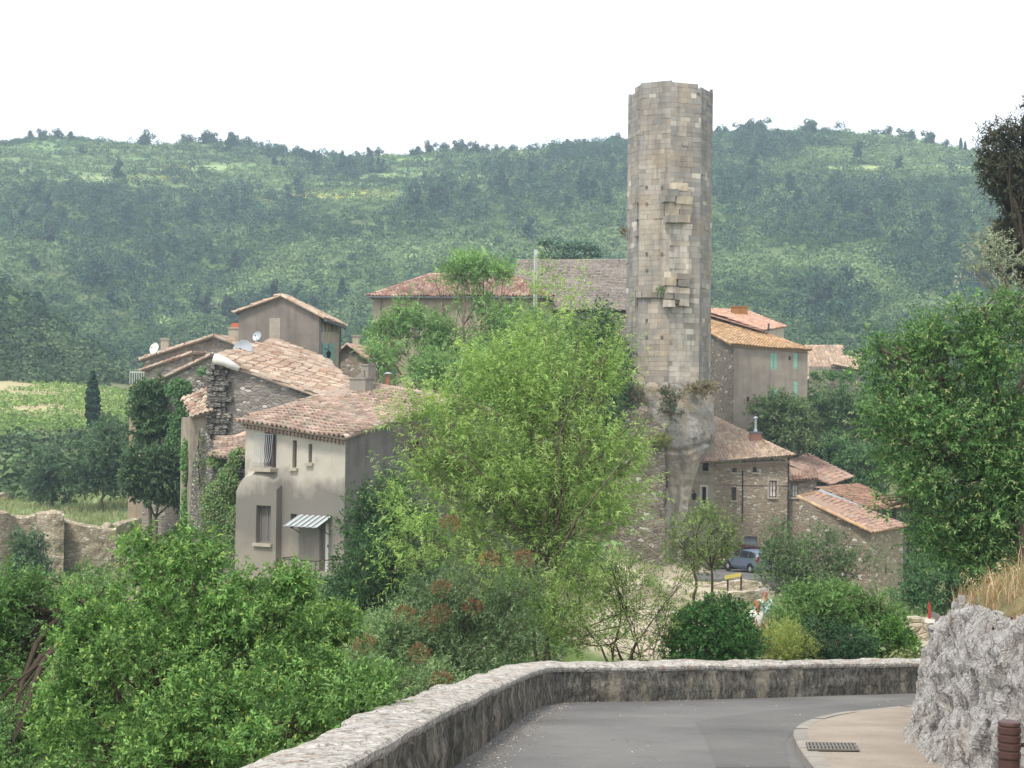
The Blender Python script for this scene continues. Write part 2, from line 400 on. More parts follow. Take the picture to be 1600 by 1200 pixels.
tg = MB(); tg.grid(GV[::-1].copy(), gc[::-1].copy())
t = NT('ground_soil', 1, .05)
fine = t.noise(3.5, 6, .7)
t.color(t.mix(.4, t.att(), t.mix(fine, (.2, .2, .2), (.8, .8, .8)), 'OVERLAY')); t.bump(fine, .06, .6)
tag(tg.build('hillside_ground', t.m, smooth=True), kind='structure')

# ------------------------------------------------------------------ road, kerb, pavement
def offset_path(pts, d):
    pts = np.asarray(pts, float); t = nrm(np.gradient(pts, axis=0)); return pts + np.stack([t[:, 1], -t[:, 0]], -1) * d
def resample(pts, step, closed=False):
    pts = np.asarray(pts, float)
    # Catmull-Rom through the points, then even steps
    Q = [2 * pts[0] - pts[1], *pts, 2 * pts[-1] - pts[-2]]; out = []
    for i in range(1, len(Q) - 2):
        p0, p1, p2, p3 = Q[i - 1:i + 3]
        for u in np.linspace(0, 1, 24, endpoint=False):
            out.append(.5 * (2 * p1 + (p2 - p0) * u + (2 * p0 - 5 * p1 + 4 * p2 - p3) * u * u + (3 * p1 - p0 - 3 * p2 + p3) * u ** 3))
    out.append(pts[-1]); out = np.array(out)
    s = np.concatenate([[0], np.cumsum(np.linalg.norm(np.diff(out, axis=0), axis=1))]); n = max(2, int(s[-1] / step))
    ss = np.linspace(0, s[-1], n + 1)
    return np.stack([np.interp(ss, s, out[:, k]) for k in range(out.shape[1])], -1)
wallp = resample(WALLP, .08)
def sheet(poly, h, step=1.0):                       # a flat polygon on the road's plane
    return [np.array([x, y, road_z(y) + h]) for x, y in poly]
m_asph = NT('asphalt', .93, .25)
def asph(t, a, b):
    c = t.mix(t.ramp(t.noise(.35, 5, .6), [(.35, 0), (.65, 1)]), lin(a), lin(b))
    sp_ = t.noise(90, 2, .8); c = t.mix(t.ramp(sp_, [(.62, 0), (.72, .5)]), c, lin('b0aeaa'))
    c = t.mix(t.ramp(t.noise(2.2, 6, .7), [(.6, 0), (.75, .3)]), c, lin('8d8980'))
    t.color(c); t.bump(sp_, .006, .6); return t.m
MAT_ASPH = asph(m_asph, '575655', '6f6d6a')
rb = MB()
wl = resample(WALLP, .5); wr = [(x + 30, y) for x, y in wl]
V = np.stack([np.stack([np.array([a[0] - .12, a[1] + .12, road_z(a[1] + .12)]) for a in wl]) + np.array([k * 1.0, 0, 0]) for k in range(0, 26)], 1)
V[..., 2] = road_z(V[..., 1])
rb.grid(V[:, ::-1].copy())
tag(rb.build('road', MAT_ASPH, smooth=True), kind='structure')
pb = MB()
pts = [hit(*q)[:2] for q in [(1235, 1200), (1228, 1160), (1240, 1143), (1290, 1126), (1380, 1116), (1460, 1108), (1460, 1088), (1330, 1100), (1180, 1113), (1085, 1128), (1100, 1150), (1120, 1200)]]
pb.poly(sheet(pts, .004)[::-1])
tag(pb.build('asphalt_patch', asph(NT('asphalt_patch', .93, .25), '535251', '676562')), kind='structure')
kl = [hit(*q)[:2] for q in [(1420, 1420), (1330, 1290), (1270, 1215), (1243, 1172), (1243, 1150), (1275, 1134), (1335, 1122), (1440, 1111), (1520, 1104)]]
kl = [(2.2, -8), (2.2, 0)] + [tuple(k) for k in kl] + [(9.5, 26.8), (14, 28.3)]
kp = resample(kl, .12)
ki = offset_path(kp, .02); ko = offset_path(kp, .17)
if np.linalg.norm(ko[40] - kp[40]) and ko[40][0] < kp[40][0]: ko = offset_path(kp, -.17)
t = NT('kerb_concrete', .92, .1); fk = t.noise(14, 5, .75); t.color(t.mix(1.0, t.mix(t.ramp(t.noise(1.7, 5, .7), [(.4, 0), (.65, .6)]), t.mix(fk, lin('7f7a72'), lin('a8a299')), lin('746c61')), t.att(), 'MULTIPLY')); t.bump(fk, .01, .6); mkerb = t.m
kb = MB()
def zr(a, h): return np.concatenate([a, road_z(a[:, 1:2]) + h], 1)
ks = np.stack([zr(kp, -.03), zr(kp, .105), zr(kp * .9 + ko * .1, .12), zr(ko, .12)], 1); krg = np.random.default_rng(6)
kb.grid(np.stack([zr(kp * .97 + ko * .03, -.03), zr(kp * .97 + ko * .03, .09), zr(kp * .8 + ko * .2, .111), zr(ko, .113)], 1), (.35,) * 3)
for k0 in range(0, len(ks) - 1, 8):
    sg = ks[k0:k0 + 9].copy()
    if len(sg) < 2: continue
    sg[-1] = sg[-2] + (sg[-1] - sg[-2]) * .9; sg[..., 2] += krg.normal() * .004; kb.grid(sg, (krg.uniform(.8, 1.1),) * 3)
tag(kb.build('kerb', mkerb, smooth=False), kind='structure')
sb = MB()
rightx = np.stack([np.maximum(ko[:, 0] + 9, 12), ko[:, 1]], -1)
sb.grid(np.stack([zr(ko * (1 - f) + rightx * f, .116) for f in np.linspace(0, 1, 8)], 1))
t = NT('gravel_paving', .95, .1); g1 = t.noise(60, 3, .8); g2 = t.noise(1.2, 5)
c = t.mix(t.ramp(g2, [(.35, 0), (.7, 1)]), lin('82776b'), lin('978c7f')); c = t.mix(t.ramp(g1, [(.45, .0), (.7, .55)]), c, lin('b8b0a4'))
c = t.mix(t.ramp(t.noise(45, 2, .8), [(.3, .5), (.42, 0)]), c, lin('6c5f50')); t.color(c); t.bump(g1, .01, .7)
tag(sb.build('pavement', t.m), kind='structure')
# a straight crack, the drain grate, the bollard
gb = MB(); a, b_, c_, d_ = [hit(*q, .12) for q in [(1262, 1173), (1343, 1174), (1337, 1164), (1259, 1163)]]
gl = thing('drain_grate', 'dark slotted drain grate set in the gravel pavement inside the kerb', 'drain', (a + c_) / 2)
up = np.array([0, 0, 1.0])
def lerp(a, b, t): return a * (1 - t) + b * t
pit = MB(); pit.add([a + up * .004, b_ + up * .004, c_ + up * .004, d_ + up * .004], [(0, 1, 2, 3)]); 
pit.build('pit', m_flat('drain_dark', '2c2a28', .9), gl)
for k in range(14):
    u0, u1 = k / 14 + .01, (k + .55) / 14 + .01
    q = [lerp(a, b_, u0), lerp(a, b_, u1), lerp(d_, c_, u1), lerp(d_, c_, u0)]
    gb.prism([v + up * .006 for v in q], up * .016)
for (s0, s1) in ((-.06, .02), (.46, .54), (.98, 1.06)):
    q = [lerp(a, d_, s0), lerp(b_, c_, s0), lerp(b_, c_, s1), lerp(a, d_, s1)]
    gb.prism([v + up * .0065 for v in q], up * .017)
gb.build('bars', m_flat('cast_iron', '6f6a64', .7, .2), gl)

bt = P(1577, 1126, 9.9); bz = road_z(9.9) + .12
bl = thing('bollard', 'brown metal bollard with ringed head in front of the pale rock', 'bollard', (bt[0], 9.9, bz))
mbol = m_flat('bollard_paint', '4a322d', .45, .1, .15, 12, .5); H = bt[2] - bz; rr = .066
bb = MB(); bb.lathe((bt[0], 9.9, bz), [(rr * 1.25, 0), (rr * 1.25, .02), (rr, .03), (rr, H - .24), (0, H - .24)], 24); bb.build('post', mbol, bl, smooth=False)
bh = MB(); pr = [(rr * 1.0, H - .245)]
for k in range(4): z0 = H - .235 + k * .052; pr += [(rr * 1.0, z0), (rr * 1.1, z0 + .004), (rr * 1.1, z0 + .038), (rr * 1.0, z0 + .042)]
pr += [(rr * 1.08, H - .022), (rr * 1.02, H - .006), (rr * .7, H), (0, H + .003)]
bh.lathe((bt[0], 9.9, bz), pr, 24); bh.build('head', mbol, bl)
bk = MB(); bk.cbox((bt[0] + .12, 9.93, bz + H - .16), (.16, .02, .025)); bk.build('chain_hook', mbol, bl)

# ------------------------------------------------------------------ parapet wall
WH, WT = .62, .68
s = np.arange(len(wallp)) * .08
tn = nrm(np.gradient(wallp, axis=0)); nr = np.stack([-tn[:, 1], tn[:, 0]], -1)    # to the outside (left of travel)
def wall_sheet(prof, amp, seed, topamp=0.0):
    prof = np.asarray(prof, float)
    xy = wallp[:, None] + nr[:, None] * prof[None, :, :1]
    z = road_z(wallp[:, 1])[:, None] + prof[None, :, 1]
    V = np.concatenate([xy, z[..., None]], -1)
    q = np.stack([np.repeat(s[:, None], len(prof), 1), prof[None, :, 0] + 0 * s[:, None], prof[None, :, 1] + 0 * s[:, None]], -1)
    d = (fbm(q * np.array([3.2, 3, 5]), 4, seed) - .5) * 2 * amp
    nn = np.gradient(prof, axis=0); nn = nrm(np.stack([nn[:, 1], -nn[:, 0]], -1)) * -1
    V[..., :2] += nr[:, None] * (nn[None, :, :1] * d[..., None]); V[..., 2] += nn[None, :, 1] * d
    if topamp:
        lump = (fbm(np.stack([s * 1.1, 0 * s, 0 * s], -1), 3, 9) - .5) * topamp; V[..., 2] += lump[:, None]
    return V
wb = np.array([0, 10.0, road_z(10.0)])
pw = thing('parapet_wall', 'long low mossy stone wall with pale worn coping along the road bend', 'wall', wb)
t = NT('wall_mossy', .97, .08)
n_ = t.noise(2.0, 6, .7); n2 = t.noise(11, 5, .78, vec=t.co((1.3, 1.3, .6)))
c = t.ramp(n2, [(.25, lin('2d2c29')), (.42, lin('4c4a45')), (.55, lin('706d66')), (.72, lin('a09b91'))])
c = t.mix(t.ramp(t.noise(1.6, 6, .72, vec=t.co((1.6, 1.6, .7))), [(.5, 0), (.6, .75)]), c, t.mix(n2, lin('7d7567'), lin('b5ab9a')))
c = t.mix(t.ramp(t.noise(1.1, 5, .7), [(.53, 0), (.63, .7)]), c, t.mix(n2, lin('242320'), lin('4a4740')))
c = t.mix(t.ramp(t.noise(5, 4, .7), [(.63, 0), (.7, .5)]), c, lin('50552f'))
sp_ = t.noise(26, 3, .8); c = t.mix(t.ramp(sp_, [(.64, 0), (.7, .7)]), c, lin('c9c3b4'))
t.color(c); t.bump(t.math('ADD', n2, t.math('MULTIPLY', sp_, .6)), .06, .9)
MAT_MOSSY = t.m
fb = MB()
fb.grid(wall_sheet([(0.02, -.1), (.015, .0), (.01, .08), (0.02, .16), (.0, .24), (.02, .32), (.03, .4), (.02, .47), (.03, .53), (.045, WH - .07)], .045, 21))
fb.grid(wall_sheet([(WT - .03, WH - .07), (WT, .4), (WT + .02, 0), (WT + .1, -1.5), (WT + .3, -5.0)], .05, 22))
fb.build('wall_face', MAT_MOSSY, pw, smooth=True)
t = NT('coping_stone', .95, .1); n_ = t.noise(3, 6, .7); n2 = t.noise(16, 5, .75)
c = t.ramp(n2, [(.3, lin('6a655e')), (.43, lin('9f9a93')), (.55, lin('bdb8b0')), (.7, lin('d9d5ce'))])
c = t.mix(t.ramp(n_, [(.52, 0), (.64, .6)]), c, lin('9a7f6a')); c = t.mix(t.ramp(t.noise(5, 5, .7), [(.58, 0), (.68, .55)]), c, lin('56544a'))
joint = t.n('TexVoronoi', {'Vector': t.n('VectorMath', {0: t.co(), 1: t.n('VectorMath', {0: t.n('TexNoise', {'Vector': t.co(), 'Scale': 5, 'Detail': 4}, out=1), 3: .5}, operation='SCALE')}, operation='ADD'), 'Scale': 3.6}, feature='DISTANCE_TO_EDGE')
c = t.mix(t.ramp(joint, [(.012, .55), (.04, 0)]), c, lin('4d483e'))
t.color(c); t.bump(t.math('ADD', n2, t.math('MULTIPLY', t.ramp(joint, [(0, 0), (.05, 1)]), .3)), .05, .9)
cb = MB()
cop = [(.02, WH - .10), (.0, WH - .06), (.0, WH - .02), (.02, WH - .002), (.07, WH + .004), (.14, WH + .01), (.21, WH + .014), (.28, WH + .016), (.35, WH + .016), (.42, WH + .012), (.49, WH + .006), (.56, WH), (.62, WH - .006), (.66, WH - .012), (.68, WH - .04), (.68, WH - .10)]
cV_ = wall_sheet(cop, .022, 23, .05)
stp = np.random.default_rng(3).uniform(-.07, .09, 400)[(np.cumsum(np.random.default_rng(4).uniform(size=len(s)) < .12)) % 400]; stz = np.random.default_rng(5).uniform(-.018, .018, 400)[(np.cumsum(np.random.default_rng(4).uniform(size=len(s)) < .12)) % 400]
for k, (o_, z_) in enumerate(cop):
    f_ = np.clip((o_ - .3) / .3, 0, 1); cV_[:, k, :2] += nr * (stp * f_)[:, None]; cV_[:, k, 2] += stz * np.clip(o_ / .2, 0, 1)
cb.grid(cV_)
cb.build('coping', t.m, pw, smooth=False)

# ------------------------------------------------------------------ rock outcrop on the right and the grassy bank above it
def zb(p, h=.12): return np.array([p[0], p[1], road_z(p[1]) + h])
rbase = [(4.7, 7.0), (4.35, 9.5), (4.15, 11.2), (4.1, 12.8)] + [tuple(hit(*q, .12)[:2]) for q in [(1500, 1192), (1474, 1166), (1452, 1146), (1456, 1126), (1458, 1106)]] + [(7.4, 25.6), (8.8, 26.2), (11, 26.6), (14, 27.2)]
rp = resample(rbase, .03); L = len(rp)
tt = nrm(np.gradient(rp, axis=0)); rn = np.stack([-tt[:, 1], tt[:, 0]], -1)        # points away from the rock (to the road)
if rn[5][0] > 0: rn = -rn
vv = np.linspace(0, 1, 64)
yb = rp[:, 1]
hgt = np.interp(yb, [7, 10, 12.5, 14, 16, 18.5, 20, 22, 24, 26, 28], [1.75, 1.65, 1.5, 1.42, 1.6, 1.62, 1.36, 1.02, .8, .65, .6])
su = np.arange(L) * .03
q3 = np.stack([np.repeat(su[:, None], 64, 1), vv[None] * hgt[:, None], np.zeros((L, 64))], -1)
big = (fbm(q3 * .75, 3, 31) - .5) * 1.1
rid = 1 - np.abs(fbm(q3 * np.array([2.6, 1.7, 1]), 4, 33) * 2 - 1) * 2.2
fin = (fbm(q3 * np.array([7, 5, 1]), 4, 35) - .5)
d = big * .5 + rid * .12 + fin * .24
lean = np.interp(vv, [0, .12, .5, .85, 1], [.2, .03, -.02, -.08, -.3])
pit = np.clip(fbm(q3 * np.array([4.5, 2.6, 1]), 3, 37) - .52, 0, 1) * -1.2; d = d + pit
out = d * np.interp(vv, [0, .1, .9, 1], [.7, 1, .9, .6])[None] + lean[None]
V = np.concatenate([rp[:, None] + rn[:, None] * out[..., None], (road_z(yb)[:, None] + .08 + vv[None] * hgt[:, None] + (fin + rid * .2) * .3 * vv[None])[..., None]], -1)
rk = MB(); rk.grid(V)
t = NT('limestone', .95, .12)
n1_ = t.noise(2.2, 6, .7); n2 = t.noise(7, 6, .75, vec=t.co((1.2, 1.2, .6)), dist=.3); vo = t.n('TexVoronoi', {'Vector': t.co((1, 1, .7)), 'Scale': 5.5, 'Randomness': 1}, feature='DISTANCE_TO_EDGE')
n4 = t.noise(20, 5, .78, vec=t.co((1.4, 1.4, .55)), dist=.2); wv_ = t.n('VectorMath', {0: t.co((1, 1, .62)), 1: t.n('VectorMath', {0: t.n('TexNoise', {'Vector': t.co(), 'Scale': 4, 'Detail': 4}, out=1), 3: .45}, operation='SCALE')}, operation='ADD'); cr = t.n('TexVoronoi', {'Vector': wv_, 'Scale': 5.0}, feature='DISTANCE_TO_EDGE')
c = t.ramp(t.math('ADD', t.math('MULTIPLY', n2, .5), t.math('MULTIPLY', n4, .5)), [(.32, lin('48433d')), (.41, lin('938d86')), (.49, lin('c8c4bf')), (.6, lin('e6e3df'))])
c = t.mix(t.ramp(cr, [(.0, .6), (.035, 0)]), c, lin('554d45'))
c = t.mix(t.ramp(n1_, [(.54, 0), (.68, .55)]), c, lin('97836a'))
c = t.mix(t.ramp(t.noise(4, 5, .7), [(.6, 0), (.7, .6)]), c, lin('8a8a8c'))
t.color(c); t.bump(t.math('ADD', t.math('ADD', n2, n4), t.math('MULTIPLY', t.ramp(cr, [(0, 0), (.05, 1)]), .2)), .10, 1.0)
MAT_LIME = t.m
rko = rk.build('limestone_outcrop', MAT_LIME, base=(5.5, 16, road_z(16)), smooth=False)
tag(rko, 'pale grey pitted limestone outcrop beside the pavement on the right', 'rock')
top = V[:, -1]
bv = [top + np.concatenate([rn * .05, np.full((L, 1), -.12)], 1)]
for k, (dd, up_) in enumerate([(.3, .12), (.75, .42), (1.35, .8), (2.2, 1.2), (3.2, 1.5), (5, 1.9), (8, 2.6)]):
    far = np.stack([top[:, 0] - rn[:, 0] * dd, top[:, 1] - rn[:, 1] * dd], -1)
    far[:, 1] = np.where(yb > 24, np.minimum(far[:, 1], yb), far[:, 1]); 
    zz = top[:, 2] + up_ * np.interp(yb, [8, 14, 20, 24, 28], [.9, 1, 1.0, .55, .2]) + (fbm(np.stack([far[:, 0] * 1.5, far[:, 1] * 1.5, 0 * yb], -1), 3, 41) - .5) * .25
    bv.append(np.concatenate([far, zz[:, None]], 1))
bank = np.stack(bv, 1)
bk_ = MB(); bk_.grid(bank)
t = NT('dry_bank', 1, .05); f = t.noise(4, 6, .7)
c = t.mix(t.ramp(f, [(.35, 0), (.65, 1)]), lin('57533f'), lin('7d7458')); c = t.mix(t.ramp(t.noise(1.6, 5), [(.55, 0), (.68, .8)]), c, lin('7e5a45')); t.color(c); t.bump(f, .08, .8)
tag(bk_.build('bank_ground', t.m, smooth=True), kind='structure')
# ------------------------------------------------------------------ foliage
MAT_LEAF = m_leaf('leaf')
MAT_FAR = m_leaf('far_foliage', .2, .8)
MAT_BARK = m_bark('bark', '4a4238', '7d7263')
MAT_BARKD = m_bark('bark_dark', '2e2823', '55493d')
def pal(*cs): return np.array([lin(c) for c in cs])
def randdir(r, n):
    v = r.normal(size=(n, 3)); return nrm(v)
def leaves(mb, r, p, d, nd, l, w, col, droop=0.0, fold=.25):
    """p base, d direction, nd rough normal, all (n,3); kites folded along the rib"""
    n = len(p); s = nrm(np.cross(d, nd)); nn = np.cross(s, d)
    l = np.broadcast_to(l, (n,))[:, None]; w = np.broadcast_to(w, (n,))[:, None]
    mid = p + d * l * .45 + np.array([0, 0, -1.0]) * l * droop * .2
    tip = p + d * l + np.array([0, 0, -1.0]) * l * droop
    V = np.stack([p, mid + s * w * .5 + nn * w * fold, tip, mid - s * w * .5 + nn * w * fold], 1)
    k = np.arange(n)[:, None] * 4
    Fc = np.concatenate([k + np.array([[0, 1, 2]]), k + np.array([[0, 2, 3]])])
    mb.add(V.reshape(-1, 3), Fc, np.repeat(col, 4, 0))
def cards(mb, r, p, nd, size, col, aspect=.75):
    """small ragged leaf clumps facing nd"""
    n = len(p); ref = randdir(r, n); a = nrm(np.cross(nd, ref)); b = np.cross(nd, a)
    sz = np.broadcast_to(size, (n,))[:, None] * .5
    k1 = r.uniform(.6, 1.2, (n, 4, 1))
    V = np.stack([p - a * sz * k1[:, 0], p + b * sz * aspect * k1[:, 1] + nd * sz * .25, p + a * sz * k1[:, 2], p - b * sz * aspect * k1[:, 3] + nd * sz * .2], 1)
    k = np.arange(n)[:, None] * 4
    mb.add(V.reshape(-1, 3), np.concatenate([k + np.array([[0, 1, 2]]), k + np.array([[0, 2, 3]])]), np.repeat(col, 4, 0))
def blob_points(r, blobs, n, lo=.35, pw=.5):
    c = np.array([b[0] for b in blobs], float); rad = np.array([np.broadcast_to(b[1], 3) for b in blobs], float)
    wgt = np.array([(b[2] if len(b) > 2 else 1) for b in blobs]) * (rad[:, 0] * rad[:, 2]); wgt = wgt / wgt.sum()
    k = r.choice(len(blobs), n, p=wgt); u = randdir(r, n)
    rr = lo + (1 - lo) * r.uniform(0, 1, n) ** pw
    return c[k] + u * rad[k] * rr[:, None], u, k
def crown(mb, r, blobs, twigs, per, l, w, tl, colors, up=.35, droop=.1, gap=.0, gs=.8, jit=.5, lo=.35, spread=.75, tipcol=None, tipf=.0, wob=.0, clump=12):
    """twigs in a union of blobs, each with leaves set along it"""
    if clump:
        sb_ = []
        for b in blobs:
            R3 = np.broadcast_to(np.asarray(b[1], float), (3,)); nsub = clump
            for dv in randdir(r, nsub): sb_.append((b[0] + dv * R3 * r.uniform(.5, .92), R3 * r.uniform(.28, .5), (b[2] if len(b) > 2 else 1)))
        p, u, ks_ = blob_points(r, sb_, twigs, lo); k = ks_ // clump; cf = r.uniform(.74, 1.22, len(sb_))[ks_]; u = nrm(u + nrm(p - np.array([b[0] for b in blobs])[k]) * .5)
    else: p, u, k = blob_points(r, blobs, twigs, lo); cf = np.ones(len(p))
    if gap > 0:
        keep = fbm(p / gs, 2, int(r.integers(99))) > gap; p, u, k, cf = p[keep], u[keep], k[keep], cf[keep]
    n = len(p); d = nrm(u + np.array([0, 0, up]) + r.normal(size=(n, 3)) * jit)
    tlen = tl * r.uniform(.5, 1.3, n)
    ti = np.repeat(np.arange(n), per); m = len(ti)
    f = r.uniform(0, 1, m)
    lp = p[ti] + d[ti] * (f * tlen[ti])[:, None]
    ld = nrm(d[ti] * (1 - spread * .5) + randdir(r, m) * spread)
    ln = nrm(np.array([0, 0, .8]) + u[ti] * .6 + randdir(r, m) * .75)
    cw = colors[r.integers(0, len(colors), n)]
    c = cw[ti] * r.uniform(.85, 1.15, m)[:, None] * (cf * r.uniform(.9, 1.14, n))[ti][:, None]
    if tipcol is not None and tipf > 0:
        t_ = (f > .75) & (r.uniform(size=n)[ti] < tipf); c[t_] = tipcol[r.integers(0, len(tipcol), t_.sum())]
    leaves(mb, r, lp, ld, ln, l * r.uniform(.6, 1.25, m), w * r.uniform(.7, 1.2, m), c, droop)
    return p, d, k
def limb(mb, r, a, b, ra, rb_, sag=.12, n=7, sides=6):
    a = np.asarray(a, float); b = np.asarray(b, float); t = np.linspace(0, 1, n)[:, None]
    L_ = np.linalg.norm(b - a); off = r.normal(size=3) * sag * L_
    pts = a * (1 - t) + b * t + off * np.sin(t * math.pi) + r.normal(size=(n, 3)) * .015 * L_ * np.sin(t * math.pi)
    mb.tube(pts, np.linspace(ra, rb_, n), sides); return pts
def tree(name, label, cat, base, blobs, twigs, per, l, w, tl, colors, trunk=.1, limbs=True, sub=10, group=None, bark=None, stems=1, leafmat=None, subtwig=.006, trunk_to=None, seed=1, **kw):
    r = np.random.default_rng(seed)
    base = np.asarray(base, float)
    T = thing(name, label, cat, base, group)
    mb = MB(); p, d, k = crown(mb, r, blobs, twigs, per, l, w, tl, colors, **kw)
    mb.build('crown', leafmat or MAT_LEAF, T)
    tb = MB()
    cen = np.array([b[0] for b in blobs], float); c0 = cen.mean(0)
    for sidx in range(stems):
        bs = base + (np.array([r.normal() * .25, r.normal() * .25, 0]) if stems > 1 else 0)
        fork = (np.asarray(trunk_to, float) if trunk_to is not None else bs * .55 + c0 * .45) + r.normal(size=3) * (.3 if stems > 1 else .02)
        limb(tb, r, bs - np.array([0, 0, .3]), fork, trunk, trunk * .7, .05, 8, 8)
        if limbs:
            for i, c in enumerate(cen):
                if stems > 1 and r.uniform() > 2.0 / stems: continue
                pts = limb(tb, r, fork + (c - fork) * .02, c, trunk * .55, trunk * .22, .1)
                q = p[k == i]
                for j in r.choice(len(q), min(sub, len(q)), replace=False) if len(q) else []:
                    limb(tb, r, pts[int(r.integers(3, 7))], q[j], trunk * .16, subtwig, .1, 5, 4)
    tb.build('trunk', bark or MAT_BARK, T, smooth=True)
    return T
def B(px, py, D, rx, ry=None, rz=None, w=1.0):
    """a crown blob: centre seen at px,py at distance D, radii in picture pixels"""
    s_ = D / F; ry = ry or rx; return (P(px, py, D), (rx * s_, (rz or (rx + ry) / 2) * s_, ry * s_), w)
def gbase(px, D, dz=0.0):
    p = P(px, 600, D); return np.array([p[0], D, ground1(p[0], D) + dz])

# ------------------------------------------------------------------ the far hillside: scrub and woods
def scatter(n, y0, y1, r, pxlo=-260, pxhi=1860):
    y = np.sqrt(r.uniform(y0 ** 2, y1 ** 2, n)); px = r.uniform(pxlo, pxhi, n); x = (px - 800) / F * y
    z = ground(x, y); v = np.stack([x, y, z], -1); gx, gy = proj(v); return v, gx, gy
def shrubs(mb, r, v, rad, ht, k, col, size):
    n = len(v); u = randdir(r, n * k).reshape(n, k, 3); u[..., 2] = np.abs(u[..., 2]) * 1.0 - .15
    sh = r.uniform(.8, 1.08, (n, k, 1))
    lump = 1 + .25 * (r.uniform(size=(n, k, 1)) - .5)
    p = v[:, None] + u * sh * lump * np.stack([rad, rad, ht], -1)[:, None]
    nd = nrm(u + r.normal(size=u.shape) * .22 + np.array([0, 0, .2]))
    c = col[:, None] * r.uniform(.82, 1.2, (n, k, 1))
    cards(mb, r, p.reshape(-1, 3), nd.reshape(-1, 3), np.repeat(size * rad ** .5, k) * r.uniform(.7, 1.3, n * k), c.reshape(-1, 3))
FORESTS = [(90, 335, 190, 60), (230, 430, 150, 90), (370, 330, 150, 45), (440, 240, 120, 18), (520, 270, 100, 20), (790, 305, 150, 55), (930, 270, 110, 55), (690, 325, 80, 40), (1160, 310, 90, 50), (1340, 335, 230, 55), (1290, 480, 90, 50), (1480, 400, 120, 90), (440, 500, 100, 60), (1180, 235, 90, 25)]
def forest_mask(gx, gy):
    m = np.zeros(len(gx))
    for cx, cy, rx, ry in FORESTS: m = np.maximum(m, 1 - smooth01((np.sqrt(((gx - cx) / rx) ** 2 + ((gy - cy) / ry) ** 2) - .5) / .6))
    return m
def field_mask(gx, gy, grow=1.0):
    m = np.zeros(len(gx), bool)
    for cx, cy, rx, ry, c in FIELDS: m |= (((gx - cx) / (rx * grow)) ** 2 + ((gy - cy) / (ry * grow)) ** 2) < 1
    return m
r = np.random.default_rng(21)
v, gx, gy = scatter(42000, 268, 745, r)
fm = forest_mask(gx, gy); pn = fbm(np.stack([v[:, 0] / 30, v[:, 1] / 30, 0 * gx], -1), 3, 61); dn = fbm(np.stack([v[:, 0] / 14, v[:, 1] / 14, 0 * gx], -1), 3, 62)
fld = field_mask(gx, gy, .9)
tband = (np.mod(v[:, 2] + 3 * fbm(np.stack([v[:, 0] / 40, v[:, 1] / 40, 0 * gx], -1), 2, 71), 6.5) < 2.6) & (v[:, 1] > 520) & (gy < 300) & (gx < 760) & (r.uniform(size=len(v)) < .75)
vis = ~tband & (~fld | (r.uniform(size=len(v)) < .3)) & (dn > .2)
pine = vis & (r.uniform(size=len(v)) < np.clip(fm * .34 + (pn > .56) * .07 - .02, 0, 1)) & (v[:, 1] > 350)
scr = vis & ~pine
SC_ = pal('3b5a35', '45633c', '4f6c43', '59764a', '638050', '6d8957', '7a9560')
vs = v[scr]; n = len(vs)
tone = fbm(np.stack([vs[:, 0] / 34, vs[:, 1] / 34, 0 * vs[:, 0]], -1), 3, 66); tone = tone * 1.15 - .09 + .06 * smooth01((vs[:, 1] - 520) / 120)
cs = SC_[np.clip(((tone - .25) * 2 * len(SC_) + r.normal(size=n) * 1.3).astype(int), 0, len(SC_) - 1)] * r.uniform(.75, 1.2, n)[:, None]
near_spur = (vs[:, 1] < 350)[:, None]
cs = cs * .97; cs = np.where(near_spur, cs * np.array([.62, .64, .66]), cs)
rad = r.gamma(4, .38, n).clip(.6, 3.6)
mb = MB(); hh_ = rad * r.uniform(.8, 1.25, n); nf = vs[:, 1] < 440
shrubs(mb, r, vs[~nf], rad[~nf], hh_[~nf], 38, cs[~nf], .66)
shrubs(mb, r, vs[nf], rad[nf], hh_[nf], 60, cs[nf], .58)
# flowering broom along the terraces
fl = np.where(field_mask(gx, gy, 1.5) & (r.uniform(size=len(v)) < .5) & (np.abs(gx - 540) < 130) & (gy > 290) | (field_mask(gx, gy, 1.4) & (np.abs(gx - 240) < 60)))[0]
vb = v[fl]; n = len(vb); rad = r.uniform(.5, 1.1, n)
shrubs(mb, r, vb, rad, rad, 20, pal('b5a32f', 'a9a845', '8d9a4a')[r.integers(0, 3, n)], .7)
tag(mb.build('hillside_scrub', MAT_FAR), kind='stuff')
vp = v[pine]; n = len(vp)
PC = pal('3a5744', '45624c', '355046', '4d6b50')
ht = r.uniform(1.8, 3.4, n); mb = MB()
shrubs(mb, r, vp + np.array([0, 0, 1.0]) * ht[:, None] * .8, ht * r.uniform(.55, .85, n), ht * 1.15, 46, PC[r.integers(0, 4, n)] * r.uniform(.75, 1.15, n)[:, None], .62)
tag(mb.build('hillside_woodland', MAT_FAR), kind='stuff')

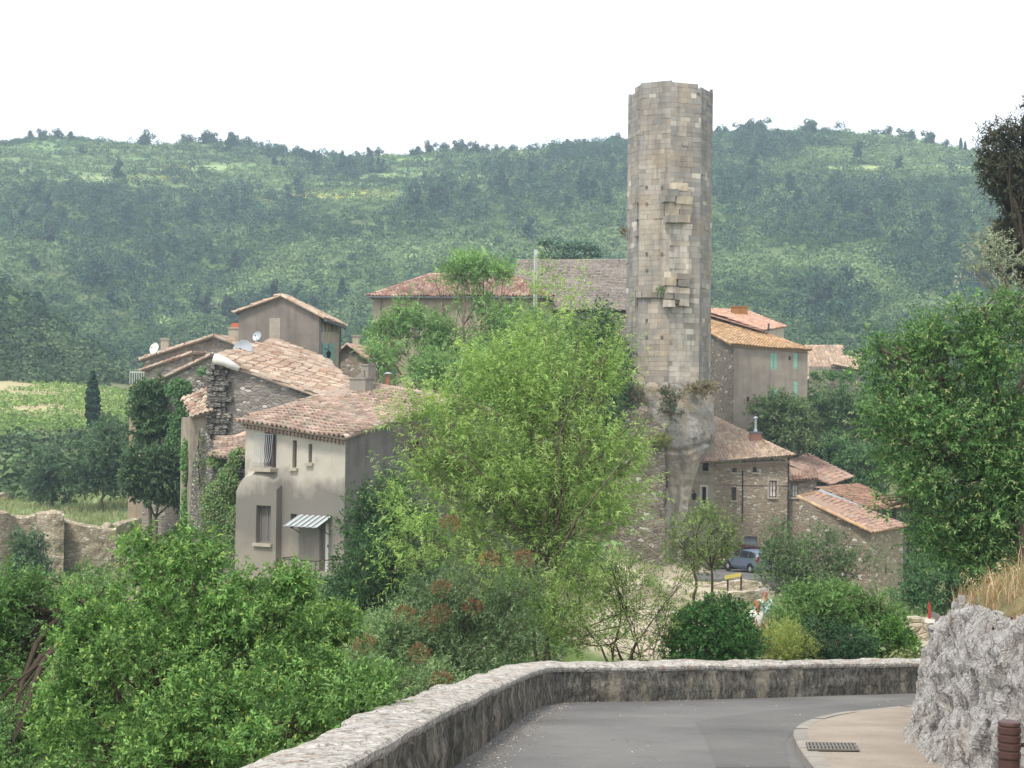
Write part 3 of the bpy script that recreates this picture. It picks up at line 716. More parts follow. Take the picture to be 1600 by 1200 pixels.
def far_tree(name, label, cat, kind, seed, group):
    """a whole far tree, 1 unit = 1 m, about 7 m high"""
    r = np.random.default_rng(seed)
    T = thing(name, label, cat, (0, 0, 0), group)
    mb = MB(); tb = MB()
    if kind == 'pine':
        bl = [((r.normal() * .6, r.normal() * .6, 1.0 + k * .72), (1.75 - k * .15 + r.uniform(-.2, .2), 1.75 - k * .15, r.uniform(.7, 1.0))) for k in range(8)]
        cc = pal('3b5240', '435a44', '4b6248', '354a3c')
    elif kind == 'round':
        bl = [((r.normal() * .9, r.normal() * .9, .5 + k * .52), (1.9 - k * .1 + r.uniform(-.3, .3), 1.9 - k * .1, r.uniform(.9, 1.4))) for k in range(8)]
        cc = pal('3a5038', '445b3c', '4d6543', '33482f')
    else:
        bl = [((0, 0, z), (w_, w_, 1.0)) for z, w_ in ((1, .8), (2, .95), (3, .95), (4, .85), (5, .7), (6, .45))]
        cc = pal('2c3f33', '34483a', '263830')
    p, u, k = blob_points(r, bl, 1300, .5)
    keep = fbm(p / 1.1, 2, seed) > .31; p, u = p[keep], u[keep]; n = len(p)
    cards(mb, r, p, nrm(u + r.normal(size=(n, 3)) * .35), .62 * r.uniform(.6, 1.3, n), cc[r.integers(0, len(cc), n)] * r.uniform(.75, 1.25, n)[:, None])
    limb(tb, r, (0, 0, -.6), (r.normal() * .2, r.normal() * .2, 3.6), .17, .1, .04, 6, 6)
    for b in bl: limb(tb, r, (0, 0, 2.4), b[0], .07, .03, .1, 5, 4)
    mb.build('crown', MAT_FAR, T); tb.build('trunk', MAT_BARKD, T)
    return T
def ridge_D(px):
    D = np.linspace(600, 790, 96); x = (px - 800) / F * D
    q = np.stack([x, D, ground(x, D)], -1); return D[np.argmin(proj(q)[1])]
def plant_far(protos, spots, group, lab, cat, used):
    rr_ = np.random.default_rng(5)
    for i, (px, D, s_) in enumerate(spots):
        pr_ = protos[i % len(protos)]; x = (px - 800) / F * D; loc = (x, D, ground1(x, D) - .15)
        if pr_.name in used: o = copy_tree(pr_, loc, rr_.uniform(0, 6.28), s_)
        else: used.add(pr_.name); o = pr_; o.location = loc; o.rotation_euler = (0, 0, rr_.uniform(0, 6.28)); o.scale = (s_,) * 3
        o['label'] = lab; o['group'] = group; o['category'] = cat
used = set()
labL = 'dark round topped tree on the skyline left of the ruined tower'; labR = 'dark round topped tree on the skyline right of the ruined tower'
RL = [(38, 1.0), (60, 1.1), (82, 1.05), (105, .9), (222, 1.5), (215, 1.2), (285, 1.15), (292, .9), (318, 1.4), (326, 1.1), (360, 1.4), (352, 1.0), (385, .8), (405, .8), (430, 1.1), (455, 1.1), (510, 1.0), (518, .8), (552, .8), (585, 1.0), (640, .9), (650, 1.0), (668, 1.3), (690, 1.2), (706, 1.2), (722, 1.4), (738, 1.4), (752, 1.1), (775, 1.0), (798, 1.0), (822, .8), (845, .7), (880, .8), (915, .8), (955, 1.2), (962, .9)]
RR = [(1118, .9), (1130, .9), (1150, 1.3), (1168, 1.6), (1190, 1.6), (1182, 1.3), (1262, 1.5), (1255, 1.0), (1365, .9), (1384, 1.2), (1405, 1.2), (1420, 1.3), (1447, 1.5), (1475, .9), (1522, 1.0)]
pl = [far_tree('hill_tree', labL, 'tree', 'round', 101 + k, 'trees on the skyline left of the tower') for k in range(3)]
plant_far(pl, [(px, ridge_D(px) - 3, s_ * .95) for px, s_ in RL], 'trees on the skyline left of the tower', labL, 'tree', used)
pl = [far_tree('hill_tree', labR, 'tree', 'round', 111 + k, 'trees on the skyline right of the tower') for k in range(2)]
plant_far(pl, [(px, ridge_D(px) - 3, s_ * .95) for px, s_ in RR], 'trees on the skyline right of the tower', labR, 'tree', used)
labC = 'slim dark cypress on the skyline near the right edge'
pl = [far_tree('cypress', labC, 'tree', 'cyp', 121, 'cypresses on the skyline')]
plant_far(pl, [(1499, ridge_D(1499) - 2, 1.0), (1506, ridge_D(1506) - 2, .85), (1527, ridge_D(1527) - 2, .7), (1533, ridge_D(1533) - 2, .6)], 'cypresses on the skyline', labC, 'tree', used)
rr_ = np.random.default_rng(17); labP = 'blue green pine rising above the scrub of the far hillside'; spots = []
for cx, cy, rx, ry in FORESTS:
    for _ in range(9):
        px = cx + rr_.normal() * rx * .5; D = 0
        Dv = np.linspace(330, 700, 75); x = (px - 800) / F * Dv; gy_ = proj(np.stack([x, Dv, ground(x, Dv)], -1))[1]
        ty = cy + rr_.normal() * ry * .45; D = Dv[np.argmin(np.abs(gy_ - ty))]
        spots.append((px, D, rr_.uniform(.75, 1.35)))
pl = [far_tree('pine_tree', labP, 'tree', 'pine', 131 + k, 'pines on the far hillside') for k in range(4)]
plant_far(pl, spots, 'pines on the far hillside', labP, 'tree', used)

# vines and bushes of the valley on the left
r = np.random.default_rng(31); mb = MB()
pts = []
for k in range(23):                                  # rows slanting across the plot
    D = 187 + k * 2.5
    for px in np.arange(-60, 215, 3.2):
        x = (px - 800) / F * D + (px * .02); pts.append((x + r.normal() * .12, D + (px - 80) * .04 + r.normal() * .15))
pts = np.array(pts); pts = pts[(r.uniform(size=len(pts)) < .85) & (fbm(np.stack([pts[:, 0] / 7, pts[:, 1] / 7, 0 * pts[:, 0]], -1), 2, 9) > .36)]
vv_ = np.stack([pts[:, 0], pts[:, 1], ground(pts[:, 0], pts[:, 1]) + .25], -1); n = len(vv_)
shrubs(mb, r, vv_, r.uniform(.35, .6, n), r.uniform(.45, .75, n), 14, pal('6f9344', '7da24e', '65873c', '8aa95a')[r.integers(0, 4, n)], .5)
tag(mb.build('vineyard_rows', MAT_FAR), kind='stuff')
def patch(name, regions, n, rad, hfac, cols, k, size, seed, y0, y1):
    r = np.random.default_rng(seed); v, gx, gy = scatter(n, y0, y1, r); m = np.zeros(len(v), bool)
    for cx, cy, rx, ry in regions: m |= ((gx - cx) / rx) ** 2 + ((gy - cy) / ry) ** 2 < r.uniform(.6, 1.1, len(v))
    v = v[m]; n = len(v); rd = r.uniform(*rad, n); mb = MB()
    shrubs(mb, r, v, rd, rd * hfac * r.uniform(.8, 1.2, n), k, cols[r.integers(0, len(cols), n)] * r.uniform(.8, 1.2, n)[:, None], size)
    tag(mb.build(name, MAT_FAR), kind='stuff')
patch('valley_scrub', [(60, 690, 240, 42), (-60, 760, 130, 60), (150, 735, 160, 30)], 2600, (.7, 2.0), 1.0, pal('3f5a35', '4a653c', '567244', '6b7a52', '3a5233'), 40, .55, 41, 138, 182)
patch('vineyard_edge_scrub', [(90, 578, 260, 24)], 5200, (.8, 1.9), 1.1, pal('3d5535', '4a633f', '35492f', '58704a'), 40, .55, 42, 243, 292)
# ------------------------------------------------------------------ building kit
MAT_TILE_A = m_tile('tiles_pink_grey', ['9a8476', 'b3998a', 'a58d7e', 'bfa898', '8f8175', 'ab8f7b', 'a09381'], '928a7c', .3)
MAT_TILE_RED = m_tile('tiles_red', ['957264', 'a57b68', 'bb998a', '86695e', 'c9b1a1', '9c8072'], '958b7a', .35)
MAT_TILE_TAN = m_tile('tiles_tan', ['b8a18c', 'b09883', 'c2ad99', 'a8917c', 'b6967f', 'a6968a'], 'a39988', .35)
MAT_TILE_ORANGE = m_tile('tiles_lichen', ['b4987c', 'ad9076', 'c2a584', 'a48a72', 'b89072', 'aa9a80'], 'b08a4c', .38, None)
MAT_TILE_NEW = m_tile('tiles_orange', ['c09a86', 'b88f7a', 'c9a692', 'b08672'], 'b09a88', .3)
MAT_TILE_OLD = m_tile('tiles_rust', ['a6826f', '977768', 'b5937f', '8d7367', 'a89184'], '958b7e', .4, None)
MAT_TILE_PALE = m_tile('tiles_pale', ['c0aa98', 'ad8f7c', 'cdbfae', 'a98872', '94786a'], 'a39a88', .4, None, .85)
MAT_LAUZE = m_tile('stone_slates', ['857d75', '8b8279', '7f766e', '91877c', '837970'], '8a8278', .4, None)
MAT_GLASS = m_flat('window_glass', '2a2c2e', .15, 0, .2, 2, .6)
MAT_DARK = m_flat('dark_inside', '2b2825', .9)
MAT_WOOD = m_flat('grey_wood', '776f66', .85, 0, .25, 8)
MAT_TEAL = m_flat('teal_shutter', '86b3a2', .8, 0, .12, 6)
MAT_TEALD = m_flat('worn_teal_shutter', '7fa39b', .8, 0, .2, 6)
MAT_ZINC = m_flat('zinc', '6a6c70', .6, .3, .2, 4)
MAT_WHITE = m_flat('white_paint', 'd8d6d0', .7, 0, .08, 6)
MAT_BROWN = m_flat('brown_wood', '5b3f33', .8, 0, .25, 8)
MAT_STONE = m_flat('cut_stone', 'a39a8a', .92, 0, .2, 7)
MAT_IRON = m_flat('black_iron', '2f2f31', .6, .3, .2, 9)
MAT_LEAD = m_flat('pale_steel', 'aeb4b8', .5, .4, .15, 5)
MAT_TERRA = m_flat('terracotta', 'b5694a', .85, 0, .25, 7)

class Wall:
    def __init__(s, p0, p1):
        s.p0 = np.array([p0[0], p0[1]], float); s.p1 = np.array([p1[0], p1[1]], float)
        d = s.p1 - s.p0; s.L = np.linalg.norm(d); s.e = d / s.L; s.n = np.array([s.e[1], -s.e[0]])
    def px(s, px, py, off=0.0):
        r_ = ray(px, py); t_ = ((s.p0 + s.n * off) @ s.n) / (r_[:2] @ s.n); q = r_ * t_
        return float((q[:2] - s.p0) @ s.e), float(q[2])
    def op(s, x0, y0, x1, y1, off=0.0):
        a = s.px(x0, (y0 + y1) / 2, off)[0]; b = s.px(x1, (y0 + y1) / 2, off)[0]; xm = (x0 + x1) / 2
        return (a, b, s.px(xm, y1, off)[1], s.px(xm, y0, off)[1])
    def pt(s, u, z, off=0.0):
        q = s.p0 + s.e * u + s.n * off; return np.array([q[0], q[1], z])
    def vec(s): return np.array([s.e[0], s.e[1], 0]), np.array([s.n[0], s.n[1], 0])
def wall_face(mb, W, zb, prof, ops=(), depth=.22, off=0.0, col=None, back=True):
    """one outer wall with real openings; prof = [(u, z)...] is its top line"""
    pu = [p[0] for p in prof]; pz = [p[1] for p in prof]; top = lambda u: float(np.interp(u, pu, pz))
    us = sorted(set([0, W.L] + [min(max(p, 0), W.L) for p in pu] + [x for o in ops for x in o[:2]])); 
    zs = sorted(set([zb] + [x for o in ops for x in o[2:]]))
    for a, b in zip(us[:-1], us[1:]):
        if b - a < 1e-5: continue
        um = (a + b) / 2
        zz = [z for z in zs if z < min(top(a), top(b)) - 1e-4] + [None]
        for z0, z1 in zip(zz[:-1], zz[1:]):
            za, zb_ = (top(a), top(b)) if z1 is None else (z1, z1)
            zm = (z0 + min(za, zb_)) / 2
            if any(o[0] - 1e-6 < um < o[1] + 1e-6 and o[2] - 1e-6 < zm < o[3] + 1e-6 for o in ops): continue
            mb.quad(W.pt(a, z0, off), W.pt(b, z0, off), W.pt(b, zb_, off), W.pt(a, za, off), col)
    for (a, b, z0, z1) in ops:
        for q in ([(a, z0), (a, z1)], [(b, z1), (b, z0)], [(a, z1), (b, z1)], [(b, z0), (a, z0)]):
            mb.quad(W.pt(*q[0], off), W.pt(*q[1], off), W.pt(*q[1], off - depth), W.pt(*q[0], off - depth), col)
def wbox(mb, W, u0, u1, z0, z1, o0, o1, col=None):
    e, n = W.vec(); mb.box(W.pt(u0, z0, o0), e * (u1 - u0), n * (o1 - o0), np.array([0, 0, z1 - z0]), col)
def window(parent, W, o, depth=.2, off=0.0, frame=MAT_WOOD, pane=MAT_GLASS, bars=(1, 2), fw=.06, sill=None, name='window', surround=None, sw=.12):
    u0, u1, z0, z1 = o; f = MB(); d = off - depth
    for a, b, c, e_ in ((u0, u0 + fw, z0, z1), (u1 - fw, u1, z0, z1), (u0 + fw, u1 - fw, z0, z0 + fw), (u0 + fw, u1 - fw, z1 - fw, z1)): wbox(f, W, a, b, c, e_, d - .02, d + .04)
    for k in range(1, bars[0] + 1):
        uc = u0 + (u1 - u0) * k / (bars[0] + 1); wbox(f, W, uc - fw * .4, uc + fw * .4, z0 + fw, z1 - fw, d - .01, d + .03)
    for k in range(1, bars[1] + 1):
        zc = z0 + (z1 - z0) * k / (bars[1] + 1); wbox(f, W, u0 + fw, u1 - fw, zc - fw * .3, zc + fw * .3, d - .005, d + .025)
    fo = f.build(name, frame, parent)
    p = MB(); p.quad(W.pt(u0, z0, d), W.pt(u1, z0, d), W.pt(u1, z1, d), W.pt(u0, z1, d)); p.build('pane', pane, fo)
    if sill is not None:
        s_ = MB(); wbox(s_, W, u0 - .1, u1 + .1, z0 - .13, z0 - .003, off - .1, off + .13); s_.build('sill', sill, fo)
    if surround is not None:
        s_ = MB()
        for a, b, c, e_ in ((u0 - sw, u0 - .003, z0 - sw, z1 + sw), (u1 + .003, u1 + sw, z0 - sw, z1 + sw), (u0 - .003, u1 + .003, z1 + .003, z1 + sw), (u0 - .003, u1 + .003, z0 - sw, z0 - .003)): wbox(s_, W, a, b, c, e_, off - .05, off + .035)
        s_.build('surround', surround, fo)
    return fo
def shutter(parent, W, u0, u1, z0, z1, off=.03, mat=MAT_TEAL, halves=2):
    w = (u1 - u0) / halves
    for k in range(halves):
        m = MB(); a, b = u0 + w * k + .012, u0 + w * (k + 1) - .012
        nb = 4
        for j in range(nb): wbox(m, W, a + (b - a) * j / nb + .004, a + (b - a) * (j + 1) / nb - .004, z0, z1, off, off + .035)
        for zc in (.15, .85): wbox(m, W, a + .02, b - .02, z0 + (z1 - z0) * zc - .05, z0 + (z1 - z0) * zc + .05, off + .037, off + .06)
        m.build('shutter', mat, parent)

def polyclip(poly2, s_):
    """t-range of a convex polygon on the line s = s_"""
    ts = []
    n = len(poly2)
    for i in range(n):
        a, b = poly2[i], poly2[(i + 1) % n]
        if (a[0] - s_) * (b[0] - s_) <= 0 and abs(a[0] - b[0]) > 1e-9:
            f = (s_ - a[0]) / (b[0] - a[0]); ts.append(a[1] + (b[1] - a[1]) * f)
    return (min(ts), max(ts)) if len(ts) >= 2 else None
def tiles(mb, poly, w=.21, l=.36, h=.075, over=.12, seed=0, deck=True, dark=.55, sag=.04):
    """canal tiles on a planar polygon whose first edge is the eave, left to right seen from outside"""
    r = np.random.default_rng(seed); P_ = np.asarray(poly, float)
    e = nrm(P_[1] - P_[0]); nn = None
    for k in range(2, len(P_)):
        c_ = np.cross(P_[1] - P_[0], P_[k] - P_[0])
        if np.linalg.norm(c_) > 1e-6: nn = nrm(c_); break
    if nn[2] < 0: nn = -nn
    t_ = nrm(np.cross(nn, e)); 
    q = np.stack([(P_ - P_[0]) @ e, (P_ - P_[0]) @ t_], -1)
    if q[:, 1].mean() < 0: t_ = -t_; q[:, 1] *= -1
    prof_u = np.array([-.5, -.36, -.30, -.17, 0, .17, .30, .36, .5]); prof_h = np.array([.0, .0, .25, .8, 1, .8, .25, .0, .0])
    s0, s1 = q[:, 0].min(), q[:, 0].max(); nc = max(1, int(round((s1 - s0) / w))); w = (s1 - s0) / nc
    for i in range(nc):
        sc = s0 + (i + .5) * w; tr = polyclip(q, sc)
        if tr is None or tr[1] - tr[0] < .05: continue
        a, b = tr[0] - (over if tr[0] < .3 else 0), tr[1]; nrw = max(1, int(round((b - a) / l))); L_ = (b - a) / nrw
        colw = r.normal() * .012
        for k in range(nrw):
            j = r.normal(size=3); ta, tb_ = a + k * L_ - .03, a + (k + 1) * L_ + .02
            us = prof_u * w + sc + j[0] * .012
            sg = -sag * (math.sin(i * .35 + seed) + math.sin(k * .5 + i * .13)) * .5
            hb = prof_h * h + .035 + sg + colw; ha = prof_h * h * 1.08 + .07 + sg + colw + abs(j[1]) * .012
            A = P_[0] + e * us[:, None] + t_ * (ta + j[2] * .02) + nn * ha[:, None]
            Bv = P_[0] + e * (us + j[1] * .006)[:, None] + t_ * tb_ + nn * hb[:, None]
            Cv = A - nn * .035
            m = len(us); V = np.vstack([A, Bv, Cv]); ii = np.arange(m - 1)
            Fq = np.concatenate([np.stack([ii, ii + 1, m + ii + 1, m + ii], -1), np.stack([2 * m + ii, 2 * m + ii + 1, ii + 1, ii], -1)])
            mb.add(V, Fq, (r.uniform(), np.clip(.5 + r.normal() * .25, 0, 1), r.uniform()))
    if deck:
        mb.prism(P_ - nn * .1, nn * .1, (dark, .2, .5))
    return e, t_, nn
def caps(mb, p, q, rad=.13, l=.42, seed=0, lift=.05):
    r = np.random.default_rng(seed); p = np.asarray(p, float); q = np.asarray(q, float)
    Lg = np.linalg.norm(q - p); d = (q - p) / Lg; n = max(1, int(Lg / l)); sd = nrm(np.cross(d, [0, 0, 1.0])); u = np.cross(sd, d)
    th = np.linspace(-.2, math.pi + .2, 8)
    for k in range(n):
        a = p + d * (k * Lg / n - .03) + u * (lift + r.normal() * .008); b = p + d * ((k + 1) * Lg / n + .02) + u * (lift - .025)
        ra, rb_ = rad * 1.08, rad * .9
        A = a + sd * (ra * np.cos(th))[:, None] + u * (ra * np.sin(th))[:, None] - u * rad * .4
        Bv = b + sd * (rb_ * np.cos(th))[:, None] + u * (rb_ * np.sin(th))[:, None] - u * rad * .4
        m = len(th); ii = np.arange(m - 1)
        C = A - (A - a) * .2
        mb.add(np.vstack([A, Bv, C]), np.concatenate([np.stack([ii, ii + 1, m + ii + 1, m + ii], -1), np.stack([2 * m + ii, 2 * m + ii + 1, ii + 1, ii], -1)]), (r.uniform(), np.clip(.55 + r.normal() * .22, 0, 1), .5))
def cornice(mb, p, q, n_out, rows=2, w=.2, h=.11, out=.1, seed=0):
    """genoise: rows of mortared tile ends under the eave"""
    p = np.asarray(p, float); q = np.asarray(q, float); n_out = np.asarray(n_out, float); Lg = np.linalg.norm(q - p); d = (q - p) / Lg; k = int(Lg / w)
    for rw in range(rows):
        o = out * (rows - rw); zt = -h * rw
        mb.box(p + np.array([0, 0, zt - .035]), d * Lg, n_out * o, np.array([0, 0, .035]), (.45, .3, .5))
        th = np.linspace(0, math.pi, 6)
        for i in range(k):
            c = p + d * (i + .5 + (.5 if rw % 2 else 0)) * Lg / k + np.array([0, 0, zt - h])
            if (i + .5 + (.5 if rw % 2 else 0)) > k - .3: continue
            rr_ = w * .42
            A = c + n_out * (o - .01) + d * (rr_ * np.cos(th))[:, None] + np.array([0, 0, 1.0]) * ((h - .04) * np.sin(th))[:, None]
            Bv = A - n_out * out * 1.3; m = len(th); ii = np.arange(m - 1)
            mb.add(np.vstack([A, Bv]), [tuple(range(m))] + [(int(a), int(a) + 1, m + int(a) + 1, m + int(a)) for a in ii], (.3 + .3 * ((i * 7919) % 10) / 10, .3, .5))
def house_base(*pts): return np.mean([np.asarray(p, float)[:3] for p in pts], axis=0)
def xy(p): return np.asarray(p)[:2]
def chimney(parent, c, size, h, mat, ang=0, cap=True, name='chimney', pot=None):
    m = MB(); m.cbox((c[0], c[1], c[2] + h / 2), (size[0], size[1], h), ang)
    if cap: m.cbox((c[0], c[1], c[2] + h + .04), (size[0] + .12, size[1] + .12, .08), ang)
    ch = m.build(name, mat, parent)
    if pot is not None:
        p = MB(); p.cbox((c[0], c[1], c[2] + h + .081 + pot[1] / 2), (pot[0], pot[0], pot[1]), ang); p.build('chimney_pot', MAT_TERRA, ch)
    return ch
def dish(name, label, px, py, D, rad, face=(-.5, -.8, .35), mat=MAT_LEAD, base_dz=-.5):
    c = P(px, py, D); f = nrm(np.array(face)); a = nrm(np.cross(f, [0, 0, 1.0])); b = np.cross(a, f)
    T = thing(name, label, 'satellite dish', c + np.array([0, 0, base_dz]))
    m = MB(); rr_ = np.linspace(0.001, rad, 6); th = np.linspace(0, 2 * math.pi, 21)
    V = c + f * (rr_[:, None, None] ** 2 * .35 / rad - .0) + (a * np.cos(th)[None, :, None] + b * np.sin(th)[None, :, None]) * rr_[:, None, None]
    m.grid(V); m.grid(V - f * .02)
    m.build('reflector', mat, T, smooth=True)
    k = MB(); k.tube([c - b * rad * .9 + f * .05, c + f * rad * .9 - b * rad * .1], .015, 5); k.cbox(c + f * rad * .92 - b * rad * .1, (.07, .07, .07)); k.build('feed_arm', MAT_ZINC, T)
    k = MB(); k.tube([c - f * .05, c - f * .12 + np.array([0, 0, base_dz])], .025, 6); k.build('mast', MAT_ZINC, T)
    return T
# ------------------------------------------------------------------ the village
def closing(mb, pts, zb, zt):                           # plain far walls round the back
    for a, b in zip(pts[:-1], pts[1:]): mb.quad((a[0], a[1], zb), (b[0], b[1], zb), (b[0], b[1], zt if np.isscalar(zt) else zt[1]), (a[0], a[1], zt if np.isscalar(zt) else zt[0]))
def onplane(a, b, c, px, py):
    n_ = np.cross(b - a, c - a); r_ = ray(px, py); return r_ * ((a @ n_) / (r_ @ n_))
def downpipe(parent, W, u, z0, z1, off=.08, mat=None):
    m = MB(); m.tube([W.pt(u, z0, off), W.pt(u, z1, off)], .05, 7); m.build('downpipe', mat or MAT_ZINC, parent)
def gutter(parent, p, q, rad=.09):
    m = MB(); m.tube([p, q], rad, 8); m.build('gutter', MAT_ZINC, parent)

# ---- house A: cream front, grey gable, in the left foreground
A_L, A_R, A_ridR = P(384, 655, 67), P(540, 680, 64), P(708, 624, 71.5)
A_ridL = A_ridR + (A_L - A_R) + np.array([0, 0, .15])
hA = thing('plaster_house', 'cream fronted house with dark grey gable and pink tiled roof, nearest on the left', 'house', (A_R[0], A_R[1], -8.5))
zb_ = -9.0
W1 = Wall(xy(A_L), xy(A_R)); A_backR = xy(A_R) + 2 * (xy(A_ridR) - xy(A_R)); A_backL = xy(A_L) + 2 * (xy(A_ridL) - xy(A_L))
W2 = Wall(xy(A_R), A_backR)
t = NT('front_render', .95, .1)
base = t.mix(t.ramp(t.noise(1.2, 6), [(.3, 0), (.7, 1)]), lin('a8a296'), lin('b7b0a3'))
zc = t.n('SeparateXYZ', {0: t.co()}, out=2)
wv = t.noise(.55, 4, .6); st_ = t.noise(1.0, 5, .6, vec=t.co((3, 3, .2)))
f = t.math('ADD', t.math('MULTIPLY', zc, -.55), t.math('MULTIPLY', t.math('ADD', t.math('MULTIPLY', wv, 1.6), t.math('MULTIPLY', st_, .5)), 1.1))
base = t.mix(t.ramp(t.math('SUBTRACT', f, 2.35), [(.15, 0), (.75, .85)]), base, lin('6a6660'))
base = t.mix(t.ramp(t.math('SUBTRACT', f, 3.7), [(.3, 0), (.9, .75)]), base, lin('968d80'))
base = t.mix(t.ramp(t.noise(1.0, 5, .7, vec=t.co((1.8, 1.8, .5))), [(.56, 0), (.66, .4)]), base, lin('6f6a64'))
fine = t.noise(30, 4, .7); base = t.mix(.25, base, t.mix(fine, (.25,) * 3, (.75,) * 3), 'OVERLAY'); t.color(base); t.bump(fine, .02, .5)
MAT_AFRONT = t.m
MAT_AGABLE = m_plaster('gable_render', '6f6b67', '585552', .55, .7, True)
oF = W1.op(413, 667, 432, 731); oS1 = W1.op(457, 688, 463.5, 731); oS2 = W1.op(482, 694, 487.5, 723); oDoor = W1.op(499, 817, 513, 893); oK = W1.op(454, 803, 464, 826)
m = MB(); wall_face(m, W1, zb_, [(0, A_L[2] - .05), (W1.L, A_R[2] - .05)], [oF, oS1, oS2, oDoor, oK], .28); m.build('front_wall', MAT_AFRONT, hA)
oG = W2.op(640, 690, 660, 724)
m = MB(); wall_face(m, W2, zb_, [(0, A_R[2] - .05), (W2.L / 2, A_ridR[2] - .05), (W2.L, A_R[2] - .05)], [oG])
closing(m, [A_backR, A_backL], zb_, A_R[2] - .05)
W4 = Wall(A_backL, xy(A_L)); wall_face(m, W4, zb_, [(0, A_L[2] - .05), (W4.L / 2, A_ridL[2] - .05), (W4.L, A_L[2] - .05)])
m.build('gable_wall', MAT_AGABLE, hA)
e1, n1v = W1.vec(); gdir = np.array([W2.e[0], W2.e[1], 0])
sl = (A_ridR - A_R) / np.linalg.norm((A_ridR - A_R)[:2])
ev = -sl * .38; sd = np.array([W1.e[0], W1.e[1], (A_R[2] - A_L[2]) / W1.L])
rA = MB()
tiles(rA, [A_L + ev - sd * .35, A_R + ev + sd * .2, A_ridR + sd * .2, A_ridL - sd * .35], .27, .47, .105, seed=1, sag=.08)
bkR = np.array([A_backR[0], A_backR[1], A_R[2]]); bkL = np.array([A_backL[0], A_backL[1], A_L[2]])
tiles(rA, [bkR + sd * .2, bkL - sd * .35, A_ridL - sd * .35, A_ridR + sd * .2], .235, .42, .085, seed=2)
caps(rA, A_ridL - sd * .35, A_ridR + sd * .2, .15, .45, 3, .08); caps(rA, A_R + ev + sd * .15, A_ridR + sd * .15, .12, .42, 4, .06)
cornice(rA, A_L + np.array([0, 0, -.16]) - sd * .1, A_R + np.array([0, 0, -.16]) + sd * .05, n1v, 2, .2, .12, .11)
roofA = rA.build('roof', MAT_TILE_A, hA)
fr = window(hA, W1, oF, .22, 0, MAT_BROWN, MAT_GLASS, (1, 1), .07)
s_ = MB(); wbox(s_, W1, oF[0] - .35, oF[1] + .1, oF[2] - .16, oF[2] - .003, 0.003, .5); s_.build('sill', MAT_STONE, fr)
rl = MB()
for k in range(10):
    u = oF[0] - .22 + (oF[1] - oF[0] + .26) * k / 9
    rl.tube([W1.pt(u, oF[2] + .03, .42), W1.pt(u, oF[2] + .25, .52), W1.pt(u, oF[2] + .55, .40), W1.pt(u, oF[2] + 1.45, .30)], .011, 4)
for z in (.05, 1.45): rl.tube([W1.pt(oF[0] - .24, oF[2] + z, .36), W1.pt(oF[1] + .06, oF[2] + z, .36 if z < 1 else .30)], .016, 4)
for u in (oF[0] - .22, oF[1] + .04): rl.tube([W1.pt(u, oF[2] + 1.45, .30), W1.pt(u, oF[2] + 1.45, 0)], .016, 4)
rl.build('railing', MAT_LEAD, fr)
for o in (oS1, oS2): window(hA, W1, o, .2, 0, MAT_WOOD, MAT_GLASS, (0, 1), .03, MAT_STONE)
window(hA, W1, oK, .2, 0, MAT_WOOD, MAT_GLASS, (0, 1), .04)
window(hA, W2, oG, .2, 0, MAT_BROWN, MAT_DARK, (1, 1), .06)
d_ = MB(); wbox(d_, W1, oDoor[0] + .2, oDoor[1], oDoor[2], oDoor[3], -.2, -.15); do = d_.build('door', MAT_WHITE, hA)
d_ = MB(); wbox(d_, W1, oDoor[1] - .14, oDoor[1] - .08, oDoor[2] + 1.0, oDoor[2] + 1.12, -.148, -.1); d_.build('handle', MAT_IRON, do)
d_ = MB(); wbox(d_, W1, oDoor[0], oDoor[0] + .2, oDoor[2], oDoor[3], -.25, -.19); d_.build('door_post', MAT_WOOD, hA)
# thickened lower part with its own window
ub = W1.px(441, 760)[0]; zt = W1.px(410, 742)[1]; OB = .45
WB = Wall(W1.pt(-.08, 0, OB)[:2], W1.pt(ub, 0, OB * .8)[:2])
oB = WB.op(400, 790, 423, 849)
m = MB(); topB = [(0, zt - .75), (.15, zt - .45), (.35, zt - .2), (.6, zt - .06), (.9, zt), (WB.L - .7, zt - .03), (WB.L - .4, zt - .12), (WB.L - .15, zt - .32), (WB.L, zt - .6)]
wall_face(m, WB, zb_, topB, [oB], .35)
for (a, b) in zip(topB[:-1], topB[1:]): m.quad(WB.pt(a[0], a[1]), WB.pt(b[0], b[1]), WB.pt(b[0], b[1] + .28, -OB), WB.pt(a[0], a[1] + .28, -OB))
m.quad(WB.pt(WB.L, zb_), WB.pt(WB.L, zb_, -OB), WB.pt(WB.L, topB[-1][1] + .28, -OB), WB.pt(WB.L, topB[-1][1]))
m.quad(WB.pt(0, zb_, -2.5), WB.pt(0, zb_), WB.pt(0, topB[0][1]), WB.pt(0, topB[0][1] + .1, -2.5))
m.build('buttress', MAT_AFRONT, hA)
window(hA, WB, oB, .3, 0, MAT_WOOD, m_flat('grey_blind', '6a6664', .8, 0, .1, 9), (1, 0), .06, MAT_STONE)
u0, _ = W1.px(466, 813); u1, _ = W1.px(503, 813); za = W1.px(490, 806)[1]
aw = MB(); ns = 12; e_, n_ = W1.vec()
for k in range(ns):
    a = u0 + (u1 + .55 - u0) * k / ns; b = u0 + (u1 + .55 - u0) * (k + 1) / ns; up_ = .03 * (k % 2)
    aw.add([W1.pt(a, za + up_, .01), W1.pt(b, za + up_, .01), W1.pt(b, za - .42 + up_, 1.0), W1.pt(a, za - .42 + up_, 1.0)], [(0, 1, 2, 3)], (.62, .66, .66) if k % 2 else (.36, .39, .40))
t = NT('corrugated_sheet', .6, .3); t.color(t.mix(.6, t.att(), t.mix(t.noise(9, 4), lin('6e7472'), lin('c9cfcb')), 'MULTIPLY')); awo = aw.build('awning', t.m, hA)
k = MB()
